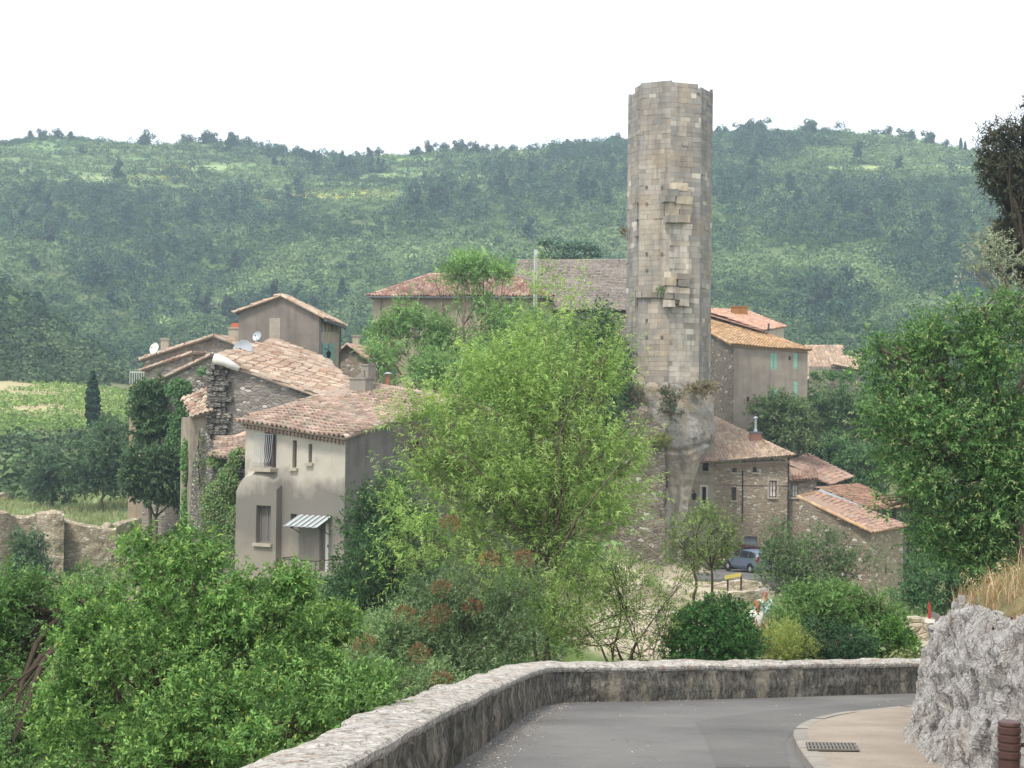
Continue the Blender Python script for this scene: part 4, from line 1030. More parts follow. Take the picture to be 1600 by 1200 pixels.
for u in (u0 + .1, u1 + .4): k.tube([W1.pt(u, za - .75, 0), W1.pt(u, za - .36, .85)], .018, 5)
k.build('strut', MAT_IRON, awo)
rl = MB(); zr_ = W1.px(495, 872)[1]
for k in range(11):
    u = u0 - .1 + (u1 + .75 - u0) * k / 10; rl.tube([W1.pt(u, zr_, 1.15), W1.pt(u, zr_ - 1.0, 1.15)], .012, 4)
for z in (0, -.95): rl.tube([W1.pt(u0 - .1, zr_ + z, 1.15), W1.pt(u1 + .65, zr_ + z, 1.15)], .02, 5)
for u in (u0 - .1, u1 + .65): rl.tube([W1.pt(u, zr_, 1.15), W1.pt(u, zr_, 0)], .02, 5)
rl.build('balcony_railing', MAT_IRON, hA)
m = MB(); wbox(m, W1, u0 - .2, u1 + .75, zr_ - 1.2, zr_ - 1.0, .003, 1.25); m.build('balcony', MAT_STONE, hA)
nA = np.cross(A_R - A_L, A_ridR - A_L)
cA = onplane(A_L, A_R, A_ridR, 566, 612); 
m = MB(); an = math.atan2(W1.e[1], W1.e[0])
m.cbox(cA + np.array([0, 0, .22]), (.95, .75, .75), an); m.cbox(cA + np.array([0, 0, .62]), (1.05, .85, .07), an)
m.cbox(cA + np.array([.28, .05, .95]), (.42, .6, .6), an); m.cbox(cA + np.array([.28, .05, 1.28]), (.52, .7, .07), an)
q = [np.array([.1, -.25, .66]), np.array([.1, -.25, 1.05]), np.array([-.38, -.25, .66])]; m.prism([cA + v for v in q], np.array([0, .5, 0]))
m.build('chimney', m_plaster('chimney_cement', '8a847b', '6b6660', .4), roofA)
cP = onplane(A_L, A_R, A_ridR, 606, 606); m = MB(); m.lathe(cP - np.array([0, 0, .1]), [(.11, 0), (.11, .72), (0, .72)], 12); fl_ = m.build('flue', m_flat('rusty_pipe', '8f5f4c', .8, 0, .3, 9), roofA)
m = MB(); m.lathe(cP + np.array([0, 0, .68]), [(0, .08), (.22, .02), (.22, .0), (0, .0)], 14); m.build('flue_cap', MAT_LEAD, fl_)

# ---- house B: rubble gable behind
MAT_BSTONE = m_rubble('rubble_grey', ['86807a', '918a81', '7b756e', '9a9288', '736e67'], '8b847b', 3.4, 2.0, .05, .04, .05, '716c66')
MAT_ROUGH = m_rubble('rubble_rough', ['87837a', '716e68', '979288', '625f59', 'a39e94'], '625e57', 3.0, 3.2, .08, .08, .08, '625e58')
B0, B1 = P(329, 600, 77), P(590, 600, 75.2)
hB = thing('stone_house', 'grey rubble stone house with white mortared ridge end behind the cream fronted house', 'house', (B0[0], B0[1], -8.5))
WBb = Wall(xy(B0), xy(B1)); prof = [WBb.px(*q) for q in [(329, 566), (352, 572), (420, 595), (480, 620), (592, 658)]]
prof[0] = (0, prof[0][1]); prof[-1] = (WBb.L, prof[-1][1])
m = MB(); wall_face(m, WBb, -9, prof); bk = np.array([2.2, 7.0])
closing(m, [xy(B1), xy(B1) + bk, xy(B0) + bk, xy(B0)], -9, prof[-1][1] - .3); m.build('gable_wall', MAT_BSTONE, hB)
r = np.random.default_rng(5); m = MB()
zt_ = prof[0][1] - .1
for k in range(34):
    z0 = zt_ - (k + 1) * .27
    u = -.08
    while u < .8:
        w_ = r.uniform(.2, .55); m.box(WBb.pt(u, z0 + .02, 0.002), WBb.vec()[0] * (w_ - .03), WBb.vec()[1] * (.3 + r.uniform(-.14, .1)), np.array([0, 0, .24 + r.uniform(-.05, .02)]), r.uniform(.1, .5)); u += w_
m.build('corner_pier', MAT_ROUGH, hB)
vN0, vN1 = P(334, 558, 76.7), P(600, 655, 74.9)
vF0 = P(392, 541, 84)
rB = MB(); vF1 = vN1 + (vF0 - vN0)
tiles(rB, [vN1, vF1, vF0, vN0], .27, .46, .11, over=.1, seed=7, sag=.08)
caps(rB, P(372, 575, 76.6), vN1, .14, .42, 8, .05); caps(rB, vF0, vF1, .16, .45, 9, .08); caps(rB, P(360, 566, 78), P(560, 640, 77), .1, .42, 10, .02)
rBo = rB.build('roof', MAT_TILE_PALE, hB)
m = MB(); m.tube([P(334, 560, 76.4), P(350, 565, 76.4), P(374, 577, 76.4)], [.26, .24, .16], 10); m.build('mortar_ridge', m_plaster('white_mortar', 'd6d2ca', 'a5a098', .3), rBo, smooth=True)

# ---- middle low house with the patched roof
R_n, R_f, R_rf, R_rn = P(548, 603, 84), P(511, 566, 92), P(425, 531, 93), P(386, 548, 85)
hR = thing('low_house', 'low house with patched pale tile roof between grey gabled house and rubble house', 'house', (R_n[0], R_n[1], -6))
m = MB(); closing(m, [xy(R_rn), xy(R_n), xy(R_f), xy(R_rf), xy(R_rn)], -6, min(R_n[2], R_f[2]) - .1); m.build('wall', MAT_BSTONE, hR)
rR = MB(); tiles(rR, [R_n, R_f, R_rf, R_rn], .25, .45, .09, seed=11, sag=.12); caps(rR, R_rf, R_f, .15, .45, 12); caps(rR, lerp(R_rn, R_n, .45), lerp(R_rf, R_f, .55), .2, .5, 13, .06)
rRo = rR.build('roof', MAT_TILE_PALE, hR)
cc = P(381, 553, 82.5); chimney(rRo, cc - np.array([0, 0, 1.0]), (.55, .55), 1.15, MAT_STONE, .2, True, 'chimney', (.62, .3))
dish('satellite_dish', 'large grey satellite dish beside the terracotta topped chimney', 381, 548, 81.2, .55, (-.2, -.9, .3))
dish('satellite_dish', 'small pale satellite dish at the foot of the grey gable', 403, 526, 91, .3, (-.4, -.8, .3))

# ---- house C: tall grey gable
C0, C1 = P(373, 486, 95), P(499, 492, 93); Cv = np.array([.3, 8.2, 0]); Ca = P(441, 462, 94)
hC = thing('gabled_house', 'tall grey rendered gable house with teal shutters on its narrow side', 'house', (C1[0], C1[1], -5))
WC, WCs = Wall(xy(C0), xy(C1)), Wall(xy(C1), xy(C1 + Cv))
MAT_CGREY = m_plaster('grey_roughcast', '7d756d', '645e58', .5, .6, True)
ua = WC.px(441, 462)[0]
m = MB(); wall_face(m, WC, -5, [(0, C0[2] - .06), (ua, Ca[2] - .06), (WC.L, C1[2] - .06)]); closing(m, [xy(C1 + Cv), xy(C0 + Cv), xy(C0)], -5, C1[2] - .1); m.build('gable_wall', MAT_CGREY, hC)
m = MB(); slits = [WCs.op(a, 497, a + 2.6, 519) for a in (502.0, 507, 512.5, 517.5)]
wall_face(m, WCs, -5, [(0, C1[2] - .06), (WCs.L, C1[2] - .06)], slits); m.build('side_wall', m_plaster('cream_render', 'aca18f', '8f8778', .45), hC)
for o in slits:
    k = MB(); k.quad(WCs.pt(o[0], o[2], -.15), WCs.pt(o[1], o[2], -.15), WCs.pt(o[1], o[3], -.15), WCs.pt(o[0], o[3], -.15)); wo_ = k.build('louvre', MAT_TEALD, hC)
for a in (502.5, 512.5):
    o = WCs.op(a, 537, a + 8.2, 574); shutter(hC, WCs, *o, mat=MAT_TEALD)
m = MB(); o = WC.op(421, 497, 438, 531); wbox(m, WC, *o, -.05, .02); m.build('blocked_door', m_plaster('pale_infill', '9a9184', '7d766b', .4), hC)
dn_ = np.array([0, -.25, 0]); ru = (C1 - Ca) / np.linalg.norm((C1 - Ca)[:2]); lu = (C0 - Ca) / np.linalg.norm((C0 - Ca)[:2])
rC = MB(); eR, eL = C1 + ru * .4, C0 + lu * .3
tiles(rC, [eR + dn_, eR + Cv, Ca + Cv, Ca + dn_], .25, .42, .08, seed=14); tiles(rC, [eL + Cv, eL + dn_, Ca + dn_, Ca + Cv], .25, .42, .08, seed=15)
caps(rC, Ca + dn_, eR + dn_, .11, .42, 16, .04); caps(rC, Ca + dn_, eL + dn_, .11, .42, 17, .04); caps(rC, Ca + dn_, Ca + Cv, .14, .45, 18)
rC.build('roof', MAT_TILE_TAN, hC)
gutter(hC, eR + dn_ + np.array([.05, 0, -.14]), eR + Cv + np.array([.05, 0, -.14])); downpipe(hC, WCs, .15, -2, C1[2] - .2); downpipe(hC, WCs, WCs.L - .1, -4, C1[2] - .2)
lq = WCs.pt(1.6, WCs.px(506, 560)[1], .35); m = MB(); m.lathe(lq, [(0, 0), (.1, .02), (.16, .36), (.03, .48), (0, .5)], 6); m.tube([lq + np.array([0, 0, .5]), WCs.pt(1.6, lq[2] + .6, 0)], .02, 5); m.build('wall_lamp', MAT_IRON, hC)

# ---- stepped house D on the left, ivy on its lower wall
D0, Da, D1 = P(226, 560, 101), P(335, 525, 99.5), P(385, 545, 99)
hD = thing('stepped_house', 'stone house with three stepped roof edges and ivy, at the left end of village', 'house', (D0[0], D0[1], -7))
MAT_DST = m_rubble('rubble_pale', ['9a9286', '8c857a', 'a39a8d', '80796f'], '958d81', 3.2, 1.8, .05, .04, .04, '7f786d')
WD = Wall(xy(D0), xy(D1)); uA = WD.px(335, 525)[0]
m = MB(); wall_face(m, WD, -7, [(0, D0[2]), (uA, Da[2]), (WD.L, D1[2])]); closing(m, [xy(D1), xy(D1) + np.array([1, 8]), xy(D0) + np.array([1, 8]), xy(D0)], -7, D0[2])
D2a, D2b = P(226, 578, 99), P(302, 552, 98); D3a, D3b = P(256, 592, 96.5), P(331, 556, 95.5)
for a, b, dep in ((D2a, D2b, 2.2), (D3a, D3b, 3)):
    Wq = Wall(xy(a), xy(b)); wall_face(m, Wq, -9, [(0, a[2]), (Wq.L, b[2])]); closing(m, [xy(b), xy(b) + np.array([.5, dep])], -9, b[2]); closing(m, [xy(a) + np.array([.5, dep]), xy(a)], -9, a[2])
m.build('wall', MAT_DST, hD)
rD = MB(); bv_ = np.array([1, 8.0, 0]); dz = np.array([0, 0, .05]); ls = (D0 - Da) / np.linalg.norm(D0 - Da); rs = (D1 - Da) / np.linalg.norm(D1 - Da)
tiles(rD, [D0 + bv_ + ls * .3, D0 + ls * .3 + dn_, Da + dn_, Da + bv_], .25, .42, .085, seed=19); tiles(rD, [D1 + dn_ + rs * .2, D1 + bv_ + rs * .2, Da + bv_, Da + dn_], .25, .42, .085, seed=20)
caps(rD, Da + dn_, D0 + ls * .3 + dn_, .13, .42, 21, .06); caps(rD, Da + dn_, D1 + dn_, .13, .42, 22, .06); caps(rD, Da + dn_, Da + bv_, .15, .45, 23, .08)
for a, b, dep, sd_ in ((D2a, D2b, 2.2, 24), (D3a, D3b, 3.0, 26)):
    v_ = np.array([.5, dep, 0]); s2 = (a - b) / np.linalg.norm(a - b)
    tiles(rD, [a + v_ + s2 * .25 + dz, a + s2 * .25 + dn_ + dz, b + dn_ + dz, b + v_ + dz], .25, .42, .085, seed=sd_); caps(rD, b + dn_ + dz, a + s2 * .25 + dn_ + dz, .12, .42, sd_ + 1, .05)
rDo = rD.build('roof', MAT_TILE_RED if False else MAT_TILE_PALE, hD)
ch = onplane(D0, Da, Da + bv_, 251, 552) + np.array([0, 1.2, -.3]); chimney(rDo, ch, (.5, .5), 1.25, MAT_STONE, .1)
ch = onplane(D1, Da, Da + bv_, 359, 530) + np.array([0, 2.0, -.3]); chimney(rDo, ch, (.9, .6), 1.1, MAT_STONE, .1, True, 'chimney', (.5, .3))
dish('satellite_dish', 'white satellite dish by the leftmost roof chimney', 243, 545, 99.5, .38, (-.5, -.8, .3), MAT_WHITE)
def antenna(label, px, py0, py1, D, arms, w=.9):
    a, b = P(px, py1, D), P(px, py0, D); T = thing('tv_antenna', label, 'antenna', a)
    m = MB(); m.tube([a, b], .025, 6); m.build('mast', MAT_ZINC, T); m = MB()
    for k, f in enumerate(arms):
        c = lerp(a, b, f); m.tube([c - np.array([w / 2, .1, 0]), c + np.array([w / 2, .1, 0])], .016, 5)
        for j in range(5): q = c + np.array([w * (j / 4 - .5), .02, 0]); m.tube([q - np.array([0, 0, .16]), q + np.array([0, 0, .16])], .01, 4)
    m.build('arms', MAT_ZINC, T)
antenna('wide rake of television aerial left of the grey gable', 334, 470, 535, 99, (.62, .9), .75)
antenna('thin rusty roof aerial above the stepped house', 288, 510, 542, 99.5, (.85,), .4)
# terrace pillar with railing
t0, t1 = P(203, 600, 101), P(222, 600, 100)
T = thing('terrace_pillar', 'beige pillar terrace with pale railing at the far left of the village', 'terrace', (t0[0], t0[1], -7))
m = MB(); m.box((t0[0], t0[1], -7), (t1[0] - t0[0], 0, 0), (0, 1.2, 0), (0, 0, P(210, 600, 100)[2] + 7)); m.build('pillar', m_plaster('beige_render', 'a59680', '8a7d6c', .4), T)
m = MB(); z0 = P(210, 599, 100)[2]; z1 = P(210, 581, 100)[2]
for k in range(8): x = t0[0] + (t1[0] - t0[0]) * k / 7; m.tube([(x, t0[1] - .02, z0), (x, t0[1] - .02, z1)], .018, 4)
m.tube([(t0[0], t0[1] - .02, z1), (t1[0], t0[1] - .02, z1)], .03, 5); m.build('railing', MAT_WHITE, T)
m = MB(); zz_ = P(210, 564, 100)[2]
for x in (t0[0] + .05, t1[0] - .03): m.tube([(x, t0[1] + .1, z0), (x, t0[1] + .1, zz_)], .035, 5)
m.box((t0[0], t0[1], zz_), (t1[0] - t0[0] + .2, 0, 0), (0, 1.2, 0), (0, 0, .05)); m.build('canopy', MAT_ZINC, T)
# lean-to with the pale roof
L0, L1, L2, L3 = P(298, 652, 76.6), P(333, 641, 76.5), P(333, 604, 79), P(284, 622, 79)
T = thing('lean_to', 'small lean-to with pale sloping roof against the rubble corner pier', 'outbuilding', (L0[0], L0[1], -8.5))
m = MB(); Wq = Wall(xy(P(298, 652, 76.9)), xy(P(331, 640, 76.9))); wall_face(m, Wq, -9, [(0, L0[2]), (Wq.L, L1[2])]); closing(m, [xy(P(331, 640, 76.9)), xy(L2), xy(L3), xy(P(298, 652, 76.9))], -9, L0[2])
m.build('wall', m_plaster('lean_render', 'a09583', '6d665d', .6), T)
m = MB(); tiles(m, [L0, L1, L2, L3], .25, .4, .06, seed=28); m.build('roof', MAT_TILE_PALE, T)
st0, st1 = P(301, 600, 80.5), P(333, 600, 80)
T = thing('ruined_wall', 'stub of dark rubble wall standing above the lean-to roof', 'wall', (st0[0], st0[1], -6))
m = MB(); Wq = Wall(xy(st0), xy(st1)); zz = [Wq.px(*q) for q in [(301, 598), (307, 590), (318, 585), (326, 588), (333, 586)]]; wall_face(m, Wq, -7, [(0, zz[0][1])] + zz[1:-1] + [(Wq.L, zz[-1][1])]); closing(m, [xy(st1), xy(st1) + np.array([0, .6]), xy(st0) + np.array([0, .6]), xy(st0)], -7, zz[0][1]); m.build('masonry', MAT_ROUGH, T)
# low annex left of house A, under ivy
N0, N1, N2, N3 = P(327, 712, 70), P(386, 716, 69), P(392, 684, 73.5), P(340, 694, 74)
T = thing('low_annex', 'low stone annex with grey tile roof and ivy left of the cream fronted house', 'outbuilding', (N0[0], N0[1], -8.5)); hN = T
Wq = Wall(xy(P(330, 712, 70.4)), xy(P(384, 716, 69.4))); m = MB(); wall_face(m, Wq, -9.5, [(0, N0[2]), (Wq.L, N1[2])]); closing(m, [xy(P(384, 716, 69.4)), xy(N2), xy(N3), xy(P(330, 712, 70.4))], -9.5, N0[2]); WN = Wq
W5 = Wall(xy(P(300, 700, 73)), xy(P(331, 700, 71))); wall_face(m, W5, -9.5, [(0, P(300, 700, 73)[2] - 1), (W5.L * .5, P(315, 665, 72)[2]), (W5.L, P(331, 690, 71)[2])])
m.build('wall', MAT_ROUGH, T)
m = MB(); tiles(m, [N0, N1, N2, N3], .24, .42, .08, seed=29); caps(m, N3, N2, .13, .42, 30); m.build('roof', MAT_TILE_A, T)
m = MB(); caps(m, P(350, 694, 74.5), P(388, 676, 74.5), .2, .45, 31); m.build('ridge_tiles', MAT_TILE_NEW, T)

# ---- small stone house right of the grey gable
S0, Sa, S1 = P(520, 560, 108), P(543, 538, 107.5), P(579, 565, 107); Sv = np.array([1.2, 8, 0])
T = thing('small_stone_house', 'small stone gable house with reddish roof right of the grey gabled house', 'house', (S1[0], S1[1], -4))
Wq = Wall(xy(S0), xy(S1)); m = MB(); wall_face(m, Wq, -5, [(0, S0[2]), (Wq.px(543, 538)[0], Sa[2]), (Wq.L, S1[2])]); closing(m, [xy(S1), xy(S1 + Sv), xy(S0 + Sv), xy(S0)], -5, S1[2]); m.build('wall', m_rubble('rubble_warm', ['9c9080', '8f8474', 'a99c8a', '857a6b'], '968a7a', 3.4, 2, .05, .04, .08, '7b7165'), T)
m = MB(); rs = (S1 - Sa) / np.linalg.norm(S1 - Sa); ls = (S0 - Sa) / np.linalg.norm(S0 - Sa); tiles(m, [S1 + rs * .25 + dn_, S1 + Sv + rs * .25, Sa + Sv, Sa + dn_], .25, .42, .085, seed=32); tiles(m, [S0 + Sv, S0 + dn_, Sa + dn_, Sa + Sv], .25, .42, .085, seed=33); caps(m, Sa + dn_, S1 + rs * .25 + dn_, .12, .4, 34); caps(m, Sa + dn_, S0 + dn_, .12, .4, 35); ro = m.build('roof', MAT_TILE_RED, T)
chimney(ro, Sa + np.array([.3, 3, -.3]), (.5, .5), 1.0, MAT_STONE)
q0 = P(581, 655, 104); q1 = P(581, 532, 104); T = thing('chimney_stack', 'tall slender masonry chimney stack rising right of the small stone house', 'chimney', (q0[0], q0[1], -4))
m = MB(); m.cbox((q0[0], q0[1], (q1[2] - 5) / 2), (.42, .5, q1[2] + 5), .1); m.build('shaft', m_plaster('stack_render', 'a39a8b', '857d71', .4), T); m = MB(); m.cbox((q0[0], q0[1], q1[2] + .06), (.7, .75, .12), .1); m.build('cap', MAT_STONE, T); m = MB(); m.cbox((q0[0], q0[1], P(581, 560, 104)[2]), (.6, .65, .2), .1); m.build('collar', MAT_STONE, T)
q = [P(586, 548, 110), P(617, 545, 112), P(617, 532, 116), P(590, 536, 115)]
T = thing('tiled_shed', 'shed with small orange tile roof half hidden by the feathery trees', 'outbuilding', (q[0][0], q[0][1], -3)); m = MB(); tiles(m, q, .25, .42, .08, seed=36); m.build('roof', MAT_TILE_NEW, T); m = MB(); closing(m, [xy(v) + np.array([0, .3]) for v in (q[0], q[1], q[2], q[3], q[0])], -4, q[0][2] - .1); m.build('wall', MAT_DST, T)

# ---- long house E with the hip roof, and the church roof F
E0, E1, ER0, ER1 = P(576, 462, 125), P(864, 463, 125), P(672, 429, 131.5), P(800, 430, 131.5)
hE = thing('long_house', 'long beige house under a low red hipped roof with dark gutter', 'house', (E0[0], E0[1], -3))
WE = Wall(xy(P(584, 462, 125.5)), xy(P(859, 463, 125.5))); Ev = np.array([0, 12.5, 0])
oE = [WE.op(626, 489, 641, 520)]
m = MB(); wall_face(m, WE, -3, [(0, E0[2] - .1), (WE.L, E1[2] - .1)], oE); closing(m, [WE.p1, WE.p1 + Ev[:2], WE.p0 + Ev[:2], WE.p0], -3, E0[2] - .1); m.build('wall', m_plaster('beige_limewash', '9c8f7d', '857a6c', .35), hE)
window(hE, WE, oE[0], .2, 0, MAT_WOOD, MAT_GLASS, (1, 2), .06, MAT_STONE, surround=MAT_STONE)
m = MB(); tiles(m, [E0, E1, ER1, ER0], .26, .42, .09, seed=37, sag=.05); Eb0, Eb1 = E0 + np.array([0, 13, 0]), E1 + np.array([0, 13, 0])
tiles(m, [Eb0, E0, ER0], .26, .42, .09, seed=38); tiles(m, [E1, Eb1, ER1], .26, .42, .09, seed=39); tiles(m, [Eb1, Eb0, ER0, ER1], .4, .5, .09, seed=40)
caps(m, ER0, ER1, .15, .45, 41, .06); caps(m, E0, ER0, .15, .45, 42, .06); caps(m, E1, ER1, .15, .45, 43, .06); m.build('roof', MAT_TILE_RED, hE)
gutter(hE, E0 + np.array([0, -.05, -.12]), E1 + np.array([0, -.05, -.12]), .1)
downpipe(hE, WE, WE.px(596, 480)[0], -3, E0[2] - .2); downpipe(hE, WE, WE.px(855, 480)[0], -3, E0[2] - .2)
F0, F1, F2, F3 = P(800, 484, 128.5), P(1010, 484, 128.5), P(1010, 406, 138), P(806, 407, 138)
hF = thing('church_nave', 'broad grey stone slate roof of the church left of the tower', 'church', (F0[0], F0[1], -3))
m = MB(); tiles(m, [F0, F1, F2, F3], .2, .32, .03, seed=44, sag=.05); Fb0, Fb1 = F0 + np.array([0, 19, 0]), F1 + np.array([0, 19, 0]); tiles(m, [Fb1, Fb0, F3, F2], .5, .7, .03, seed=45); caps(m, F3, F2, .12, .5, 46, .02); m.build('roof', MAT_LAUZE, hF)
m = MB(); closing(m, [xy(F0) + [.3, .4], xy(F1) + [-.3, .4], xy(Fb1) + [-.3, -.4], xy(Fb0) + [.3, -.4], xy(F0) + [.3, .4]], -3, F0[2] - .1)
for a, b in ((F0, Fb0), (F1, Fb1)):
    sg = .3 if a is F0 else -.3; rid_ = F3 if a is F0 else F2
    m.poly([(a[0] + sg, a[1] + .4, a[2] - .1), (b[0] + sg, b[1] - .4, b[2] - .1), (a[0] + sg, rid_[1], rid_[2] - .12)])
m.build('wall', MAT_DST, hF)
a, b = P(834, 640, 118), P(834, 390, 118); T = thing('utility_pole', 'pale concrete pole standing in front of the long hipped roof', 'pole', (a[0], a[1], a[2] - 2)); 
m = MB(); z0, z1 = a[2] - 2, b[2]; m.add([(a[0] + sx * w_, a[1] + sy * w_ * .7, z) for z, w_ in ((z0, .19), (z1, .13)) for sx, sy in ((-1, -1), (1, -1), (1, 1), (-1, 1))], [(0, 1, 5, 4), (1, 2, 6, 5), (2, 3, 7, 6), (3, 0, 4, 7), (4, 5, 6, 7)]); m.build('post', m_flat('pole_concrete', 'b3b7b2', .9, 0, .1, 3), T)
m = MB(); m.tube([(a[0] + .05, a[1] - .16, z0), (a[0] + .03, a[1] - .11, z1 - .4)], .022, 5); m.build('conduit', MAT_ZINC, T)

# ---- right of the tower: tall house G, orange-roofed H, pale-tiled I
G_n, G_f = P(1144, 538, 127), P(1267, 547, 129); G_b = P(1096, 512, 133)
Gv = np.array([-1.6, 5.4]); hG = thing('tall_house', 'tall grey house with turquoise shutters and lichen orange roof right of the tower', 'house', (G_n[0], G_n[1], -3))
WG, WGl = Wall(xy(P(1147, 538, 127.3)), xy(P(1262, 546, 129.2))), Wall(xy(P(1096, 512, 133)), xy(P(1147, 538, 127.3)))
og = [WG.op(1204, 552, 1214, 577), WG.op(1240, 552, 1246, 576), WG.op(1203, 607, 1214, 633), WG.op(1240, 595, 1246, 633), WG.op(1232.5, 557, 1235, 563), WG.op(1166.5, 620, 1171, 628)]
m = MB(); wall_face(m, WG, -3, [(0, G_n[2] - .08), (WG.L, G_f[2] - .08)], og, .15); m.build('front_wall', m_plaster('grey_beige_render', '978d80', '7d756b', .5, .6), hG)
for o in og[:4]: shutter(hG, WG, o[0] - .02, o[1] + .02, o[2], o[3], -.06, MAT_TEAL, 2 if o[1] - o[0] > .4 else 1)
for o in og[4:]:
    k = MB(); k.quad(WG.pt(o[0], o[2], -.14), WG.pt(o[1], o[2], -.14), WG.pt(o[1], o[3], -.14), WG.pt(o[0], o[3], -.14)); k.build('vent', MAT_BROWN, hG)
m = MB(); wall_face(m, WGl, -3, [(0, G_b[2] - .08), (WGl.L, G_n[2] - .08)]); bk1 = WG.p1 + np.array([-2.5, 8]); closing(m, [WG.p1, bk1, WGl.p0], -3, G_n[2] - .1); m.build('side_wall', m_rubble('dark_rubble', ['7d776f', '8a8278', '706a63', '958b7e'], '857d73', 3.2, 1.8, .05, .04, .05, '6b665f'), hG)
G_t = onplane(G_n, G_f, G_b, 1098, 485)
m = MB(); tiles(m, [G_n + (G_n - G_f) * .02, G_f, G_t, G_b], .26, .42, .085, seed=47); caps(m, G_b, G_n, .13, .42, 48, .05); caps(m, G_f, G_t, .13, .42, 49, .05)
cornice(m, np.array([*WG.p0, G_n[2] - .12]), np.array([*WG.p1, G_f[2] - .12]), WG.vec()[1], 1, .2, .1, .14); m.build('roof', MAT_TILE_ORANGE, hG)
H_n, H_f, H_rf, H_rn = P(1192, 516, 133), P(1228, 510, 138), P(1160, 484, 143), P(1094, 487, 138)
T = thing('orange_roofed_house', 'house with clean orange roof and square chimneys behind the tall grey house', 'house', (H_n[0], H_n[1], -2)); m = MB(); Wq = Wall(xy(P(1195, 516, 133.5)), xy(P(1225, 510, 138))); wall_face(m, Wq, -2, [(0, H_n[2] - .1), (Wq.L, H_f[2] - .1)]); closing(m, [Wq.p1, xy(H_rf), xy(H_rn), Wq.p0], -2, H_n[2] - .1); m.build('wall', m_plaster('cream_wall', 'b5ab98', '9c9282', .35), T)
m = MB(); tiles(m, [H_n, H_f, H_rf, H_rn], .26, .42, .08, seed=50); caps(m, H_f, H_rf, .13, .42, 51); ro = m.build('roof', MAT_TILE_NEW, T)
for px_ in (1149, 1161): c_ = onplane(H_n, H_f, H_rf, px_, 492); chimney(ro, c_ - np.array([0, 0, .3]), (.62, .6), 1.0, m_flat('lichen_brick', '9a6f3e', .95, 0, .35, 5), .3)
c_ = P(1108, 486, 139); chimney(ro, c_ - np.array([0, 0, .4]), (.55, .5), .8, MAT_STONE)
k = MB(); k.tube([P(1201, 516, 133.2), P(1201, 506, 133.6)], .09, 7); k.build('flue', MAT_IRON, ro)
I0, I1, I2, I3 = P(1255, 592, 148), P(1312, 592, 148), P(1317, 541, 155.5), P(1258, 541, 155.5)
T = thing('pale_tiled_house', 'house with steep pale tile roof in straight courses beside the tall grey house', 'house', (I0[0], I0[1], -1)); m = MB(); tiles(m, [I0, I1, I2, I3], .36, .5, .12, seed=52); caps(m, I3, I2, .14, .45, 53, .06); m.build('roof', MAT_TILE_TAN, T)
m = MB(); closing(m, [xy(I0) + [.1, .3], xy(I1) + [-.1, .3]], -3, I0[2] - .1); Wq = Wall(xy(I1) + [-.1, .3], xy(I1) + np.array([1.6, 13])); wall_face(m, Wq, -3, [(0, I1[2]), (Wq.L * .52, I2[2] - .15), (Wq.L, I1[2])]); m.build('wall', m_plaster('pale_wall', 'a79d8d', '8d8375', .35), T)
J0, J1, J2, J3 = P(1299, 570, 143), P(1345, 578, 144), P(1338, 560, 150), P(1292, 560, 149)
T = thing('ivy_clad_outhouse', 'small tile roofed outhouse with ivy covered wall behind the turquoise shuttered house', 'outbuilding', (J0[0], J0[1], -2)); m = MB(); tiles(m, [J0, J1, J2, J3], .26, .42, .08, seed=54); m.build('roof', MAT_TILE_TAN, T)
m = MB(); closing(m, [xy(P(1264, 590, 144)), xy(J0) + [0, .3], xy(J1) + [0, .3], xy(J2), xy(J3), xy(P(1264, 590, 144))], -3, J0[2] - .15); m.build('wall', MAT_DST, T); hI = T
k_ = P(1342, 560, 150); chimney(T, k_ - np.array([0, 0, .5]), (.5, .5), 1.0, MAT_STONE)

# ---- stone row in the street below: K cream, J rubble, L annexes, M shed with orange edges
MAT_JST = m_rubble('rubble_brown', ['9c8e78', '8d806e', 'a5977f', '80745f', 'ab9e88', '948772'], '93877a', 3.8, 2.0, .05, .035, .10, '7d7364')
K0, K1 = P(1066, 700, 119.5), P(1118, 700, 117.5)
T = thing('cream_house', 'narrow cream house with dark windows partly hidden by the rock pinnacle', 'house', (K0[0], K0[1], -12)); WK = Wall(xy(K0), xy(K1))
ok_ = [WK.op(1097, 715, 1107, 736), WK.op(1096.5, 761, 1103.5, 791)]
m = MB(); zk = P(1090, 690, 118)[2]; wall_face(m, WK, -13, [(0, zk), (WK.L, zk)], ok_); wbox(m, WK, 0, WK.L, WK.px(1090, 752)[1] - .05, WK.px(1090, 752)[1] + .04, .003, .06); m.build('wall', m_plaster('pale_cream_render', 'b5ab9a', '978d7d', .4), T)
window(T, WK, ok_[0], .15, 0, MAT_BROWN, MAT_DARK, (1, 0), .05, MAT_STONE); window(T, WK, ok_[1], .12, 0, MAT_BROWN, MAT_DARK, (1, 0), .05, None, surround=MAT_WHITE, sw=.16)
lq = WK.pt(*WK.px(1091, 781), .55); m = MB(); m.lathe(lq, [(0, 0), (.13, .02), (.2, .42), (.05, .56), (0, .6)], 6); m.tube([lq + np.array([0, 0, .6]), lq + np.array([0, .0, .72]), WK.pt(WK.px(1080, 770)[0], lq[2] + .72, 0)], .025, 5); m.build('street_lamp', MAT_IRON, T)
J0w, J1w = P(1117, 720, 117.5), P(1234, 712, 117.5)
hJ = thing('rubble_house', 'brown rubble stone house with small windows and tan roof behind the parked car', 'house', (J0w[0], J0w[1], -12)); WJ = Wall(xy(J0w), xy(J1w))
